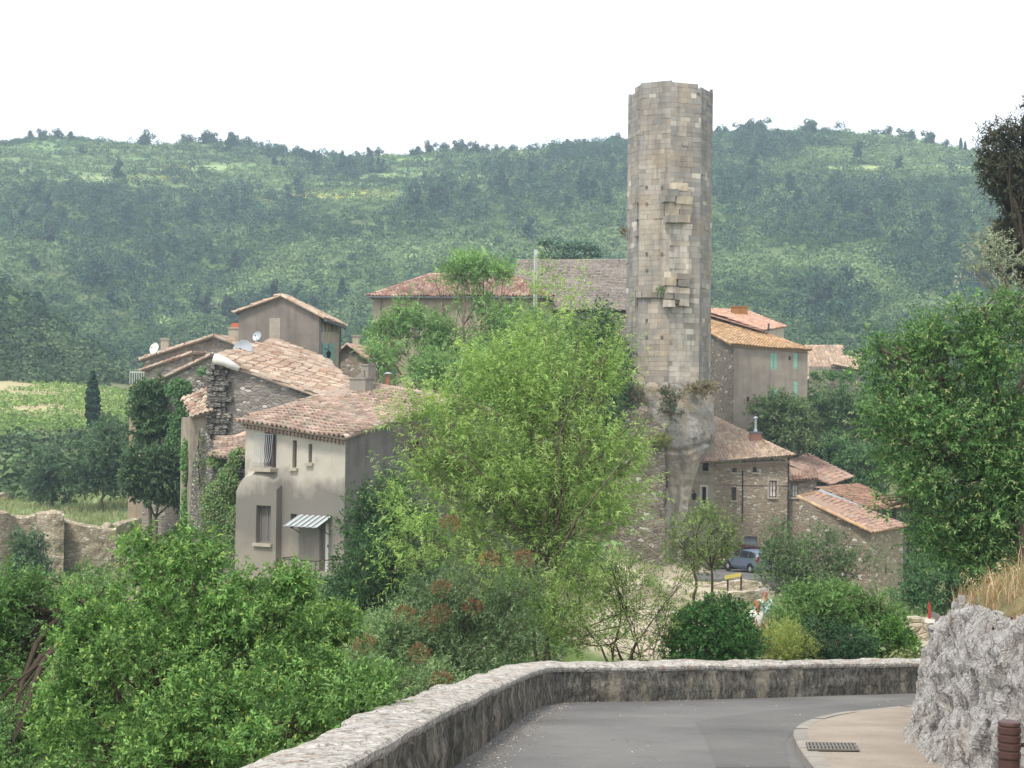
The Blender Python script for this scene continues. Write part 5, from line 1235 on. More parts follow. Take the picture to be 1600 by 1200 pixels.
oj = [WJ.op(1144, 725, 1151, 738), WJ.op(1176, 723, 1182.5, 738), WJ.op(1143, 761, 1150.5, 782), WJ.op(1202, 751, 1213.5, 777), WJ.op(1141, 827, 1148, 835), WJ.op(1163, 838, 1183, 870), WJ.op(1207, 722, 1212, 737)]
m = MB(); zj0, zj1 = WJ.px(1118, 728)[1], WJ.px(1233, 722)[1]; wall_face(m, WJ, -13, [(0, zj0), (WJ.L, zj1)], oj[:6], .25)
zs_ = WJ.px(1150, 757)[1]; wbox(m, WJ, 0, WJ.L, zs_ - .04, zs_ + .05, .003, .06)
Jv = np.array([1.0, 9.0]); closing(m, [WJ.p1, WJ.p1 + Jv, WJ.p0 + Jv, WJ.p0], -13, zj1); m.build('wall', MAT_JST, hJ)
for o in (oj[0], oj[1], oj[2]): window(hJ, WJ, o, .2, 0, MAT_BROWN, MAT_GLASS, (0, 1), .05, MAT_STONE)
window(hJ, WJ, oj[3], .2, 0, MAT_BROWN, MAT_WHITE, (1, 0), .07, MAT_STONE, surround=MAT_STONE, sw=.16)
window(hJ, WJ, oj[4], .2, 0, MAT_IRON, MAT_DARK, (1, 1), .04)
m = MB(); wbox(m, WJ, oj[6][0], oj[6][1], oj[6][2], oj[6][3], 0, .02); m.build('blocked_window', m_plaster('infill_brown', '8d7a66', '77685a', .4), hJ)
m = MB(); o = oj[5]; th = np.linspace(0, math.pi, 9); uc, rr_ = (o[0] + o[1]) / 2, (o[1] - o[0]) / 2
wbox(m, WJ, o[0], o[1], o[2], o[3], -.24, -.2); m.build('garage_door', m_flat('grey_door', '868b90', .7, 0, .1, 3), hJ)
downpipe(hJ, WJ, WJ.L - .12, -12, zj1 + .2, .1, MAT_IRON); downpipe(hJ, WJ, WJ.px(1160, 780)[0], WJ.px(1160, 815)[1], WJ.px(1160, 735)[1], .05, MAT_IRON)
q0, q1 = P(1085, 723, 116.9), P(1241, 711, 116.9); q2 = P(1112, 650, 126)
q3_ = onplane(q0, q1, q2, 1085, 640)
m = MB(); tiles(m, [q0, q1, q2, q3_], .23, .4, .075, seed=55, sag=.03); caps(m, q1, q2, .13, .42, 56, .04); 
cornice(m, np.array([*WJ.p0, zj0 + .12]), np.array([*WJ.p1, zj1 + .12]), WJ.vec()[1], 3, .2, .12, .09); ro = m.build('roof', MAT_TILE_TAN, hJ)
c_ = onplane(q0, q1, q2, 1181, 690); m = MB(); m.cbox(c_ + np.array([0, .2, .2]), (.85, .6, .9), 0); cho = m.build('chimney', m_flat('chimney_brick', '8a6458', .9, 0, .2, 6), ro); m = MB(); m.cbox(c_ + np.array([0, .2, .72]), (.95, .7, .12), 0); m.build('chimney_cap', MAT_ZINC, cho)
m = MB(); m.lathe(c_ + np.array([0, .2, .78]), [(.17, 0), (.09, .25), (.09, 1.0), (0, 1.0)], 10); m.lathe(c_ + np.array([0, .2, 1.82]), [(0, 0), (.19, 0), (.14, .12), (0, .16)], 12); m.build('flue', MAT_LEAD, cho)
# L
La, Lb, Lc, Ld = P(1297, 757, 118.5), P(1331, 744, 124), P(1259, 709, 127), P(1229, 722, 121)
hL = thing('rust_roofed_annex', 'annex with rusty orange roof between the rubble house and the shed roofs', 'house', (La[0], La[1], -12)); m = MB(); tiles(m, [La, Lb, Lc, Ld], .25, .42, .085, seed=57, sag=.06); caps(m, La, Lb, .1, .42, 58, .02); caps(m, Lc, Lb, .13, .42, 59, .04)
l0, l1 = P(1232, 751, 117.6), P(1277, 748, 117.2); l2, l3 = P(1275, 731, 121), P(1232, 727, 121); tiles(m, [l0, l1, l2, l3], .24, .42, .08, seed=60); m.build('roof', MAT_TILE_OLD, hL)
WL = Wall(xy(P(1234, 751, 118)), xy(P(1276, 748, 117.6))); ol = [WL.op(1237, 757, 1247, 777)]; m = MB(); wall_face(m, WL, -13, [(0, l0[2] - .1), (WL.L, l1[2] - .1)], ol)
Wq = Wall(WL.p1, xy(La) + [0, .3]); wall_face(m, Wq, -13, [(0, La[2] - .1), (Wq.L, La[2] - .1)]); closing(m, [xy(La) + [0, .3], xy(Lb), xy(Lc)], -13, La[2] - .1); m.build('wall', MAT_JST, hL); window(hL, WL, ol[0], .2, 0, MAT_WOOD, MAT_WHITE, (1, 1), .07, MAT_STONE)
# M2 behind
a, b, c_, d_ = P(1360, 797, 111.5), P(1424, 792, 116), P(1340, 757, 121), P(1274, 765, 116)
T = thing('back_shed', 'shed with brownish tile roof and grey flashing behind the corner shed', 'outbuilding', (a[0], a[1], -13)); m = MB(); tiles(m, [a, b, c_, d_], .24, .42, .08, seed=61, sag=.06); caps(m, a, b, .1, .4, 62, .02); caps(m, d_, c_, .13, .42, 63); ro = m.build('roof', m_tile('tiles_brown', ['8a6656', '7b5c4e', '9a7866', 'a5836f', '75594c'], '857a62', .4), T)
Wq = Wall(xy(P(1362, 797, 112)), xy(P(1421, 793, 116.3))); ow = [Wq.op(1391, 799, 1400, 810)]; m = MB(); wall_face(m, Wq, -13, [(0, a[2] - .1), (Wq.L, b[2] - .1)], ow); closing(m, [Wq.p1, xy(c_), xy(d_), Wq.p0], -13, a[2] - .1); m.build('wall', MAT_DST, T); window(T, Wq, ow[0], .2, 0, MAT_BROWN, MAT_DARK, (0, 0), .05)
m = MB(); f0, f1 = P(1277, 768, 113.5), P(1343, 795, 110.2); m.prism([f0, f1, f1 + np.array([.35, .5, .12]), f0 + np.array([.35, .5, .12])], np.array([0, 0, .05])); m.build('flashing', m_flat('flashing', '8d9698', .6, .2, .15, 4), ro)
# M
a, b, c_, d_ = P(1360, 830, 103.8), P(1415, 819, 107.6), P(1277, 769, 113), P(1247, 776, 108.3)
hM = thing('corner_shed', 'big stone shed with lichen edged red roof at the right of the stone row', 'outbuilding', (a[0], a[1], -14))
WM1, WM2 = Wall(xy(P(1249, 780, 108)), xy(P(1361, 830, 104.2))), Wall(xy(P(1361, 830, 104.2)), xy(P(1411, 820, 107.6)))
om = [WM2.op(1382.5, 881, 1385.5, 896)]
MAT_MST = m_plaster('shed_render', '93897b', '756d62', .5, .7, True, 'a99f8f')
m = MB(); wall_face(m, WM1, -15, [(0, d_[2] - .1), (WM1.L, a[2] - .1)]); closing(m, [WM2.p1, xy(c_), WM1.p0], -15, a[2] - .1); m.build('left_wall', m_rubble('rubble_shed', ['8d8272', '7d7365', '988d7c', '857a6b'], '8a7f70', 3.4, 1.8, .06, .04, .1, '756b5e'), hM)
m = MB(); wall_face(m, WM2, -15, [(0, a[2] - .1), (WM2.L, b[2] - .1)], om); m.build('right_wall', m_rubble('rubble_shed_lit', ['a0957f', '958a77', 'aaa08c', '8c8170'], 'a1967f', 3.4, 1.8, .05, .04, .1, '877c6a'), hM); k = MB(); o = om[0]; k.quad(WM2.pt(o[0], o[2], -.2), WM2.pt(o[1], o[2], -.2), WM2.pt(o[1], o[3], -.2), WM2.pt(o[0], o[3], -.2)); k.build('window_slit', MAT_DARK, hM)  # lighter copy of the shed rubble: light on this side put into its colours
m = MB(); sl_ = (a - d_) / np.linalg.norm((a - d_)); tiles(m, [a + sl_ * .2, b + sl_ * .2, c_, d_], .24, .42, .085, seed=64, sag=.07); ro = m.build('roof', MAT_TILE_OLD, hM)
m = MB(); caps(m, d_, a + sl_ * .2, .13, .42, 65, .05); caps(m, a + sl_ * .2, b + sl_ * .2, .12, .42, 66, .03); caps(m, d_, c_, .13, .42, 67, .05); m.build('edge_tiles', MAT_TILE_ORANGE, ro)

# ---- free-standing rubble walls
def stone_wall(name, label, pts, thick=.6, mat=None, seed=0, rough=.12, step=.18, toprough=.35, kind=None):
    """pts = (x, y, z foot, z top)"""
    pts = resample(pts, step); n = len(pts); t_ = nrm(np.gradient(pts[:, :2], axis=0)); nr_ = np.stack([t_[:, 1], -t_[:, 0]], -1)
    s_ = np.arange(n) * step; top = pts[:, 3] + (fbm(np.stack([s_ * .9, 0 * s_, 0 * s_ + seed], -1), 4, seed) - .5) * 2 * toprough
    vs = np.linspace(0, 1, 16); rows = []
    for v_ in vs: rows.append((thick / 2, v_))
    rows += [(thick / 4, 1.02), (0, 1.03), (-thick / 4, 1.02)]
    for v_ in vs[::-1]: rows.append((-thick / 2, v_))
    V = np.empty((n, len(rows), 3))
    for k, (o, v_) in enumerate(rows):
        z = pts[:, 2] * (1 - v_) + top * v_
        q = np.stack([s_ * 2.2, np.full(n, np.sign(o) * 3.0), z * 2.6], -1); dd = (fbm(q, 3, seed + 7) - .5) * 2 * rough
        V[:, k, :2] = pts[:, :2] + nr_ * (o + np.sign(o) * dd)[:, None]; V[:, k, 2] = z + dd * .3
    m = MB(); m.grid(V); a, b = V[0], V[-1]; nn = len(rows)
    m.add(V[0], [tuple(range(nn))]); m.add(V[-1], [tuple(range(nn))[::-1]])
    o = m.build(name, mat, base=(pts[n // 2, 0], pts[n // 2, 1], pts[n // 2, 2])); return tag(o, label, 'wall')
MAT_RAMP = m_rubble('rampart_stone', ['ac9f88', '9d907b', 'b8ab94', '8f836f', 'c0b49d'], 'a3967f', 3.6, 2.0, .06, .06, .12, '8d816c')
def wpt(px, pyf, pyt, D): a, b = P(px, pyf, D), P(px, pyt, D); return (a[0], a[1], a[2] - 1.0, b[2])
stone_wall('rampart_wall', 'long ruined beige rampart wall below the grassy terrace on the left', [wpt(-120, 930, 806, 112), wpt(-20, 925, 803, 113), wpt(12, 925, 805, 115), wpt(16, 925, 808, 118), wpt(70, 925, 808, 118.5), wpt(97, 925, 812, 117), wpt(130, 925, 821, 116.5), wpt(180, 920, 826, 117)], .8, MAT_RAMP, 1, .14)
stone_wall('rampart_pier', 'rugged pier projecting from the middle of the beige rampart wall', [wpt(68, 930, 806, 116), wpt(80, 930, 803, 115.3), wpt(97, 930, 806, 115.5)], 1.6, MAT_ROUGH if False else MAT_RAMP, 2, .25, toprough=.5)
stone_wall('rampart_wall', 'receding stretch of beige rampart wall climbing right towards the ivy house', [wpt(150, 900, 826, 117.5), wpt(200, 870, 815, 124), wpt(250, 822, 800, 131), wpt(290, 815, 792, 136)], .7, MAT_RAMP, 3, .12)
stone_wall('terrace_edge_wall', 'broken low wall at the far left edge of the grassy terrace', [wpt(-60, 800, 780, 138), wpt(0, 790, 774, 139), wpt(30, 785, 768, 141), wpt(60, 780, 768, 143)], .7, MAT_RAMP, 4, .12)
MAT_LOWW = m_rubble('garden_stone', ['b5a994', 'a79b87', 'c4b9a5', '978b78'], 'a89d89', 3.4, 2.2, .04, .04, .12, '8f846f')
def gwall(name, label, q, D, h, seed, thick=.5):
    pts = []
    for (px, py, dd) in q: a = P(px, py, D + dd); pts.append((a[0], a[1], a[2] - h - .6, a[2]))
    return stone_wall(name, label, pts, thick, MAT_LOWW, seed, .12, .12, .18)
gwall('garden_wall', 'low broken stone wall below the yellow information panel', [(1030, 935, 1), (1090, 929, 0), (1150, 925, 0), (1190, 924, 1)], 84, .8, 5)
gwall('garden_wall', 'upper row of loose stones beside the parked car', [(1050, 908, 0), (1110, 912, -1), (1165, 908, -1), (1200, 911, 0)], 93, .5, 6)
gwall('garden_wall', 'pale low terrace wall behind the bare stemmed shrub', [(860, 1002, 0), (930, 1000, 0), (1010, 996, 1), (1080, 990, 2)], 51, .7, 7)
gwall('garden_wall', 'dry stone wall at the foot of the rock pinnacle', [(900, 905, 0), (960, 902, 0), (1010, 908, -1), (1050, 916, -3)], 99, .8, 8)
gwall('garden_wall', 'low grey stone wall leading to the red post near the right rock', [(1330, 972, 1), (1370, 965, 0), (1420, 963, 0), (1470, 962, 0), (1520, 964, 0)], 47, .75, 9)

# ------------------------------------------------------------------ the ruined tower on its rock
TC = P(1043, 612, 115)[:2]; TR = 3.16; ztop = P(1043, 126, 112.2)[2]; zbot = P(1043, 622, 112)[2]
hT = thing('ruined_tower', 'tall ruined octagonal stone tower remnant standing on the rock pinnacle', 'tower', (TC[0], TC[1], zbot))
angs = [R_(-95 + 45 * k) for k in range(8)]
TV = [np.array([TC[0] + TR * math.sin(a), TC[1] - TR * math.cos(a)]) for a in angs]
r = np.random.default_rng(77)
TP = pal('a79a86', '9b8f7e', 'b1a590', '8d8477', 'a3937c', '978c7f'); TG = pal('878279', '7b776f', '928d84', '6f6c66'); TW = pal('c2b9a7', 'b7ad9b', 'cbc3b3')
topang = [(-95, 137), (-75, 133), (-50, 129), (-40, 126), (0, 126), (25, 127), (35, 129), (38, 143), (45, 143), (48, 131), (85, 131), (130, 150), (200, 170), (265, 137)]
def top_z(a_deg): return ztop + (126 - np.interp(a_deg, [q[0] for q in topang], [q[1] for q in topang])) / F * 112
mb = MB()
for fi in range(8):
    W = Wall(TV[fi], TV[(fi + 1) % 8]); a0 = -95 + 45 * fi; e_, n_ = W.vec(); z = zbot - .6; ci = 0
    while z < ztop + .2:
        h_ = r.uniform(.30, .44); u = -.02 if ci % 2 else -.02; ci += 1; first = True
        while u < W.L - .02:
            w_ = r.uniform(.42, .95) * (.55 if first and ci % 2 else 1); first = False; u1 = min(u + w_, W.L + .02)
            if W.L - u1 < .18: u1 = W.L + .02
            um = (u + u1) / 2; ang = a0 + 45 * um / W.L
            if z + h_ * .5 < top_z(ang) + r.uniform(-.08, .08):
                zf = (z - zbot) / (ztop - zbot); p_ = np.array([ang / 14, z / 2.6, 3.0]); ns = fbm(p_[None], 3, 5)[0]; n2 = fbm(p_[None] * .45, 2, 8)[0]
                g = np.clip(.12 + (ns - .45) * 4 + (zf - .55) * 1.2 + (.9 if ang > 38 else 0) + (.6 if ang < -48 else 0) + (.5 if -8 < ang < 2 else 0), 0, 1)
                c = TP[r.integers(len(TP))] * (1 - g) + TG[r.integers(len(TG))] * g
                if fi == 2 and .15 < um < 1.75 and zf < .62: c = c * .3 + TW[r.integers(3)] * .7
                if fi == 1 and .1 < zf < .85 and ang > -44: c = c * .75 + np.array(lin('b5a58a')) * .25
                if r.uniform() < .035: c = TW[r.integers(3)]
                if r.uniform() < .04: c = c * .72
                scar = fi == 2 and .2 < um < 1.7 and .26 < zf < .56
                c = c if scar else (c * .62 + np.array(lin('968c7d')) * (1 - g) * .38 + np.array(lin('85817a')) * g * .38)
                c = (c * .8 + c.mean() * .2) * r.uniform(.93, 1.07) * 1.12
                o = (r.uniform(0, .06) if scar else r.normal() * .006) + (-.012 if scar else 0) + (-.09 if r.uniform() < .03 else 0) + (.05 if r.uniform() < .02 else 0)
                g1, g2 = .006, .007; A = [W.pt(u + g1, z + g2, o), W.pt(u1 - g1, z + g2, o), W.pt(u1 - g1, z + h_ - g2, o), W.pt(u + g1, z + h_ - g2, o)]
                j = r.normal(size=(4, 1)) * .003; A = [q + n_ * jj for q, jj in zip(A, j)]; Bk = [q - n_ * .16 for q in A]
                mb.add(A + Bk, [(0, 1, 2, 3), (0, 4, 5, 1), (1, 5, 6, 2), (2, 6, 7, 3), (3, 7, 4, 0)], c)
            u = u1
        z += h_
t = NT('tower_stone', .95, .08); fine = t.noise(18, 5, .75); big_ = t.noise(.9, 5, .65); stz = t.noise(1.0, 5, .65, vec=t.co((1.6, 1.6, .16)))
c = t.mix(.55, t.att(), t.mix(fine, (.15,) * 3, (.85,) * 3), 'OVERLAY')
c = t.mix(t.ramp(big_, [(.48, 0), (.66, .55)]), c, lin('807c75')); c = t.mix(t.ramp(stz, [(.47, 0), (.66, .6)]), c, lin('65615b'))
c = t.mix(t.ramp(t.noise(3.5, 5, .7), [(.62, 0), (.7, .5)]), c, lin('b8b2a6')); c = t.mix(t.ramp(t.noise(.5, 4, .6), [(.5, 0), (.65, .25)]), c, lin('a88e68'))
t.color(c); t.bump(fine, .02, .5); MAT_TOWER = t.m
cV = []
for ring, zz in ((TR - .022, zbot - .6), (TR - .022, ztop - 1.6)):
    for k in range(48):
        a = R_(-95) + 2 * math.pi * k / 48; f = (k % 6) / 6; fi = k // 6; q = TV[fi] * (1 - f) + TV[(fi + 1) % 8] * f; d = q - TC; q = TC + d * (ring / TR)
        cV.append((q[0], q[1], zz if ring and zz < ztop - 2 else max(zz, top_z(math.degrees(a)) - .32)))
mb.add(cV, [(k, (k + 1) % 48, 48 + (k + 1) % 48, 48 + k) for k in range(48)] + [tuple(range(48, 96))], lin('8f8678'))
mb.build('shaft', MAT_TOWER, hT)
Wc = Wall(TV[2], TV[3]); Wl = Wall(TV[1], TV[2])
def blk(m, W, x0, y0, x1, y1, o0, o1, c, jit=.03):
    u0, za = W.px((x0), (y1), o1); u1, z1 = W.px((x1), (y0), o1); e_, n_ = W.vec()
    V = np.array([W.pt(a, b, o) for o in (o0, o1) for a, b in ((u0, za), (u1, za), (u1, z1), (u0, z1))]); V[4:] += r.normal(size=(4, 3)) * jit
    m.add(V, [(0, 3, 2, 1), (4, 5, 6, 7), (0, 1, 5, 4), (1, 2, 6, 5), (2, 3, 7, 6), (3, 0, 4, 7)], c)
m = MB(); TL = [TG[2], TP[2], TP[0], TG[0], TW[1]]
for q in [(1056, 279, 1068, 287, .35), (1050, 286, 1074, 296, .5), (1044, 295, 1060, 306, .62), (1060, 296, 1080, 308, .5), (1039, 305, 1056, 315, .7), (1057, 308, 1082, 318, .6), (1044, 316, 1082, 326, .5), (1045, 326, 1062, 337, .62), (1062, 327, 1081, 337, .55), (1043, 337, 1060, 347, .7), (1060, 337, 1079, 347, .62)]:
    blk(m, Wc, *q[:4], -.1, q[4], TL[r.integers(5)] * r.uniform(.85, 1.1), .025)
m.build('upper_springer', MAT_TOWER, hT); m = MB()
for q in [(1041, 425, 1058, 434, .3), (1058, 428, 1079, 437, .35), (1040, 434, 1057, 446, .6), (1060, 437, 1077, 448, .4), (1042, 448, 1058, 457, .5), (1058, 450, 1078, 458, .55), (1040, 458, 1053, 467, .45), (1055, 458, 1077, 468, .6), (1041, 468, 1055, 479, .55), (1062, 468, 1077, 478, .6), (1055, 467, 1062, 474, .3)]:
    blk(m, Wc, *q[:4], -.1, q[4], (TW[r.integers(3)] if r.uniform() < .5 else TL[r.integers(5)]) * r.uniform(.9, 1.1), .025)
m.build('lower_springer', MAT_TOWER, hT); m = MB()
for k in range(6): blk(m, Wl, 985 + k * 8.6, 456, 985 + (k + 1) * 8.6 - .4, 465, -.1, .22, TG[r.integers(4)] * 1.05, .015)
m.build('string_course', MAT_TOWER, hT); m = MB()
for y in range(290, 560, 26):
    for x, W in ((992, Wl), (1008, Wl), (1032, Wl)):
        if r.uniform() < .55: blk(m, W, x, y, x + 3.4, y + 4, -.1, .1, TG[3] * .8, .01)
m.build('corbel_stones', MAT_TOWER, hT)
# rock pinnacle under it: left and right outline by height
lev = [(598, 1000, 1112), (612, 985, 1115), (630, 975, 1118), (660, 975, 1119), (690, 985, 1117), (705, 1000, 1108), (722, 1008, 1096), (745, 1026, 1086), (775, 1030, 1077), (810, 1030, 1067), (850, 1032, 1061), (890, 1034, 1061), (930, 1030, 1063)]
th = np.linspace(0, 2 * math.pi, 120, endpoint=False); zl = np.linspace(0, 1, 110); lv = np.array(lev, float); rows = []
for f in zl:
    py = 598 + f * (930 - 598); l_, r_ = np.interp(py, lv[:, 0], lv[:, 1]), np.interp(py, lv[:, 0], lv[:, 2]); c_ = P((l_ + r_) / 2, py, 111.5); hw = (r_ - l_) / 2 / F * 111.5
    dp = np.interp(py, [598, 640, 700, 760, 930], [2.2, 3.0, 3.0, 2.2, 2.0])
    ca, sa = np.cos(th), np.sin(th); k = .78
    x = c_[0] + hw * np.sign(ca) * np.abs(ca) ** k; y = c_[1] + 1.6 + dp * np.sign(sa) * np.abs(sa) ** k
    z = np.full_like(x, c_[2]); q = np.stack([x, y, z], -1)
    dd = (fbm(q * np.array([.8, .8, .55]), 4, 51) - .5) * 1.1 + (1 - np.abs(fbm(q * 1.6, 3, 52) * 2 - 1) * 2) * .2 + (fbm(np.stack([np.cos(th) * 2.2, np.sin(th) * 2.2, z * .12], -1), 3, 53) - .5) * 1.3 * np.clip((py - 690) / 40, 0, 1) - .35 * np.exp(-((py - 697 - 6 * np.sin(th * 3)) / 3.5) ** 2); damp = np.interp(np.abs(ca), [.75, 1], [1, .35])
    q[:, 0] += ca * dd * damp; q[:, 1] += sa * dd; rows.append(q)
V = np.stack(rows + [np.repeat(rows[0].mean(0)[None], 120, 0)][:0], 0); V = np.concatenate([V, V[:, :1]], 1)
m = MB(); m.grid(V); m.add(rows[0] + np.array([0, 0, .0]), [tuple(range(120))])
t = NT('pinnacle_rock', .95, .08); n_ = t.noise(1.1, 6, .68, vec=t.co((1, 1, .5))); n2 = t.noise(5, 6, .75)
c = t.ramp(n2, [(.25, lin('6b6862')), (.42, lin('98948d')), (.6, lin('b3aea7')), (.78, lin('c9c4bb'))]); c = t.mix(t.ramp(n_, [(.5, 0), (.6, .6)]), c, lin('b39f80')); c = t.mix(t.ramp(t.noise(1.0, 5, .65, vec=t.co((2, 2, .25))), [(.55, 0), (.66, .75)]), c, lin('6a655d'))
zc = t.n('SeparateXYZ', {0: t.co()}, out=2); lowf = t.ramp(t.math('ADD', t.math('MULTIPLY', zc, -.16), t.math('MULTIPLY', t.noise(.7, 4), .5)), [(.6, 0), (.9, .8)])
c = t.mix(lowf, c, t.mix(t.noise(2.0, 5, .65, vec=t.co((2, 2, .3))), lin('a39b8e'), lin('d3c9b4')))
t.color(c); t.bump(t.math('ADD', n2, n_), .2, 1.0); MAT_PIN = t.m
tag(m.build('rock_pinnacle', MAT_PIN, base=(TC[0], 112, -10), smooth=True), 'weathered grey and ochre rock pinnacle undercut on its right below the tower', 'rock')
stone_wall('tower_base_wall', 'patched old masonry wall wrapping the left side of the rock pinnacle', [wpt(915, 905, 655, 112.5), wpt(945, 905, 645, 110.5), wpt(975, 905, 640, 109.3), wpt(1010, 905, 650, 108.9), wpt(1030, 905, 668, 109.2)], 1.6, m_rubble('old_masonry', ['8a8074', '7b7267', '978c7e', '6b645a', 'a0968a'], '857b6e', 2.3, 1.9, .06, .08, .05, '5f5951'), 11, .25, .2, .6)
# ------------------------------------------------------------------ trees and shrubs one can tell apart
G_BRIGHT = pal('4b7834', '58873e', '669648', '426c2d', '76a354'); G_MID = pal('4f7a3a', '5b8742', '466f35', '68934c'); G_DARK = pal('35552f', '3f6236', '2d4a2a', '486c3e')
G_LIGHT = pal('86ab56', '96ba64', '77a04c', 'a6c574', '6c9446'); G_GREY = pal('587549', '668556', '4d6a42', '758f63'); G_OLIVE = pal('63803f', '718d4a', '577338', '86995a')
tree('laurel_bush', 'big glossy green bush filling the lower left beside the parapet wall', 'bush', gbase(300, 17.5), [B(255, 895, 18.5, 75, 70), B(180, 985, 18.5, 80, 75), B(330, 930, 18, 90, 80), B(120, 1095, 18, 70, 90), B(240, 1060, 17.5, 120, 95), B(385, 1015, 17.5, 110, 90), B(470, 995, 18, 75, 70), B(435, 930, 18.5, 45, 50), B(462, 925, 18.5, 32, 45, w=.9), B(500, 1075, 17, 60, 70), B(330, 1140, 16, 130, 85), B(180, 1190, 16.5, 120, 80), B(455, 1130, 15.5, 70, 40), B(400, 1180, 15, 70, 40), B(280, 1200, 15.5, 90, 50), B(130, 1000, 18.5, 50, 45)],
     13500, 11, .062, .025, .17, G_BRIGHT, up=.5, gap=.36, gs=.30, spread=.9, lo=.5, trunk=.045, sub=7, stems=4, seed=201, tipcol=pal('86b258', '8fa94a', '7aa650'), tipf=.3, bark=MAT_BARKD)
tree('holm_oak', 'dark leafed tree with bare twisted trunks at the left edge', 'tree', gbase(95, 25), [B(40, 945, 25, 75, 50), B(120, 935, 25, 70, 50), B(15, 1040, 25, 60, 60), B(70, 1000, 25, 60, 40, w=.5), B(40, 1140, 23, 80, 60), B(-40, 960, 25, 70, 90), B(-30, 1130, 24, 70, 90), B(10, 1190, 22, 90, 50)],
     5200, 11, .07, .028, .22, G_MID, up=.4, gap=.38, gs=.5, spread=.9, trunk=.11, sub=8, stems=3, seed=202, bark=MAT_BARKD, trunk_to=P(110, 1000, 25))
tree('almond_tree', 'tall light green narrow leafed tree in the centre in front of the tower rock', 'tree', gbase(872, 36), [B(870, 510, 36, 50, 75, w=.8), B(940, 560, 36, 35, 60, w=.7), B(790, 590, 36, 75, 65), B(880, 625, 36, 95, 75), B(700, 660, 36, 65, 55), B(800, 700, 36, 100, 75), B(925, 720, 36, 75, 75), B(650, 715, 36, 45, 40, w=.7), B(700, 770, 36, 65, 60), B(790, 815, 36, 90, 70), B(890, 815, 36, 80, 70), B(955, 800, 36, 45, 55, w=.8), B(985, 690, 36, 35, 20, w=.5), B(1015, 640, 36, 30, 10, w=.4), B(855, 740, 36, 80, 80), B(760, 760, 36, 80, 60), B(670, 850, 36, 60, 50, w=.8), B(620, 890, 36, 35, 16, w=.5), B(740, 890, 35.5, 70, 50), B(900, 900, 36, 70, 50, w=.8), B(840, 950, 35, 60, 50), B(905, 975, 35, 60, 45, w=.8), B(790, 930, 35, 50, 40), B(955, 930, 35, 40, 50, w=.6), B(620, 790, 36, 30, 25, w=.6), B(640, 660, 36, 40, 20, w=.6)],
     7800, 20, .125, .021, .85, G_LIGHT, up=1.0, droop=.35, gap=.40, gs=.6, jit=.3, lo=.2, spread=.7, trunk=.05, sub=9, stems=3, seed=203, tipcol=pal('b3d27e', 'a9c96f'), tipf=.4, trunk_to=P(868, 890, 36))
tree('dark_shrub', 'dark green tall shrub against the grey gable wall of the plaster house', 'shrub', gbase(610, 46), [B(610, 790, 46, 55, 50), B(575, 850, 46, 48, 50), B(645, 860, 46, 60, 60), B(590, 915, 46, 60, 55), B(650, 930, 45, 60, 50), B(545, 930, 46, 30, 40), B(560, 800, 46, 28, 40), B(565, 880, 44, 45, 50)], 3600, 10, .12, .045, .4, pal('3c6038', '486e42', '33532f', '557d4c'), gap=.33, gs=.9, lo=.45, trunk=.09, sub=8, seed=204, stems=2, bark=MAT_BARKD)
for i, (lab, px, D, bl, cc, n, sd) in enumerate([
    ('grey green shrub with rusty seed heads left of the almond trunk', 690, 33, [B(690, 985, 33, 65, 50), B(740, 940, 33, 60, 55), B(790, 985, 33, 55, 55), B(720, 1040, 32.5, 70, 40), B(690, 915, 33.5, 40, 45), B(810, 925, 33.5, 45, 50)], G_GREY, 3000, 205),
    ('pale green shrub with seed heads just behind the wall left of centre', 590, 32, [B(600, 1010, 32, 55, 45), B(560, 1040, 32, 45, 40), B(640, 1055, 31, 60, 35), B(625, 990, 32.5, 40, 40), B(680, 1070, 30.5, 45, 20)], pal('6a8b58', '779863', '5b7c4b', '869f6d'), 2100, 206),
    ('low bright bush between the big glossy bush and the wall', 585, 15.5, [B(575, 1085, 15.5, 32, 30), B(555, 1110, 15, 40, 26)], G_BRIGHT, 480, 207)]):
    T = tree('seed_shrub' if i < 2 else 'low_bush', lab, 'shrub' if i < 2 else 'bush', gbase(px, D), bl, n, 10, .085 if i < 2 else .06, .026, .3, cc, gap=.34, gs=.5, lo=.4, trunk=.04, sub=8, seed=sd, stems=3, up=.5)
    if i < 2:
        r = np.random.default_rng(sd); m = MB()
        for q in ([(704, 818, 33), (765, 875, 33), (820, 872, 33), (690, 920, 32.3), (688, 957, 32.3), (738, 948, 32.3), (670, 975, 32.3)] if i == 0 else [(632, 960, 31.7), (570, 1005, 31.3), (655, 1020, 30.6), (560, 1080, 30.5), (690, 1062, 30)]):
            c = P(*q); n_ = 170; u = randdir(r, n_); p = c + u * np.array([.22, .2, .18]) * r.uniform(.2, 1, (n_, 1)) ** .5
            leaves(m, r, p, nrm(u + [0, 0, .6]), randdir(r, n_), .07, .02, pal('8a5f3c', '966b45', '74512f')[r.integers(0, 3, n_)])
        m.build('seed_heads', MAT_LEAF, T)
tree('round_bush', 'dense dark green rounded bush behind the far parapet wall', 'bush', gbase(1110, 33.5), [B(1110, 985, 33.5, 70, 48), B(1075, 1010, 33.5, 42, 40), B(1152, 1000, 33.5, 38, 48), B(1120, 960, 33.5, 45, 25), B(1110, 1030, 33, 70, 30)], 3600, 11, .06, .03, .16, pal('35672c', '3f7634', '2c5a26', '4d8540'), up=.3, gap=.2, gs=.3, lo=.6, trunk=.05, stems=3, seed=208, bark=MAT_BARKD)
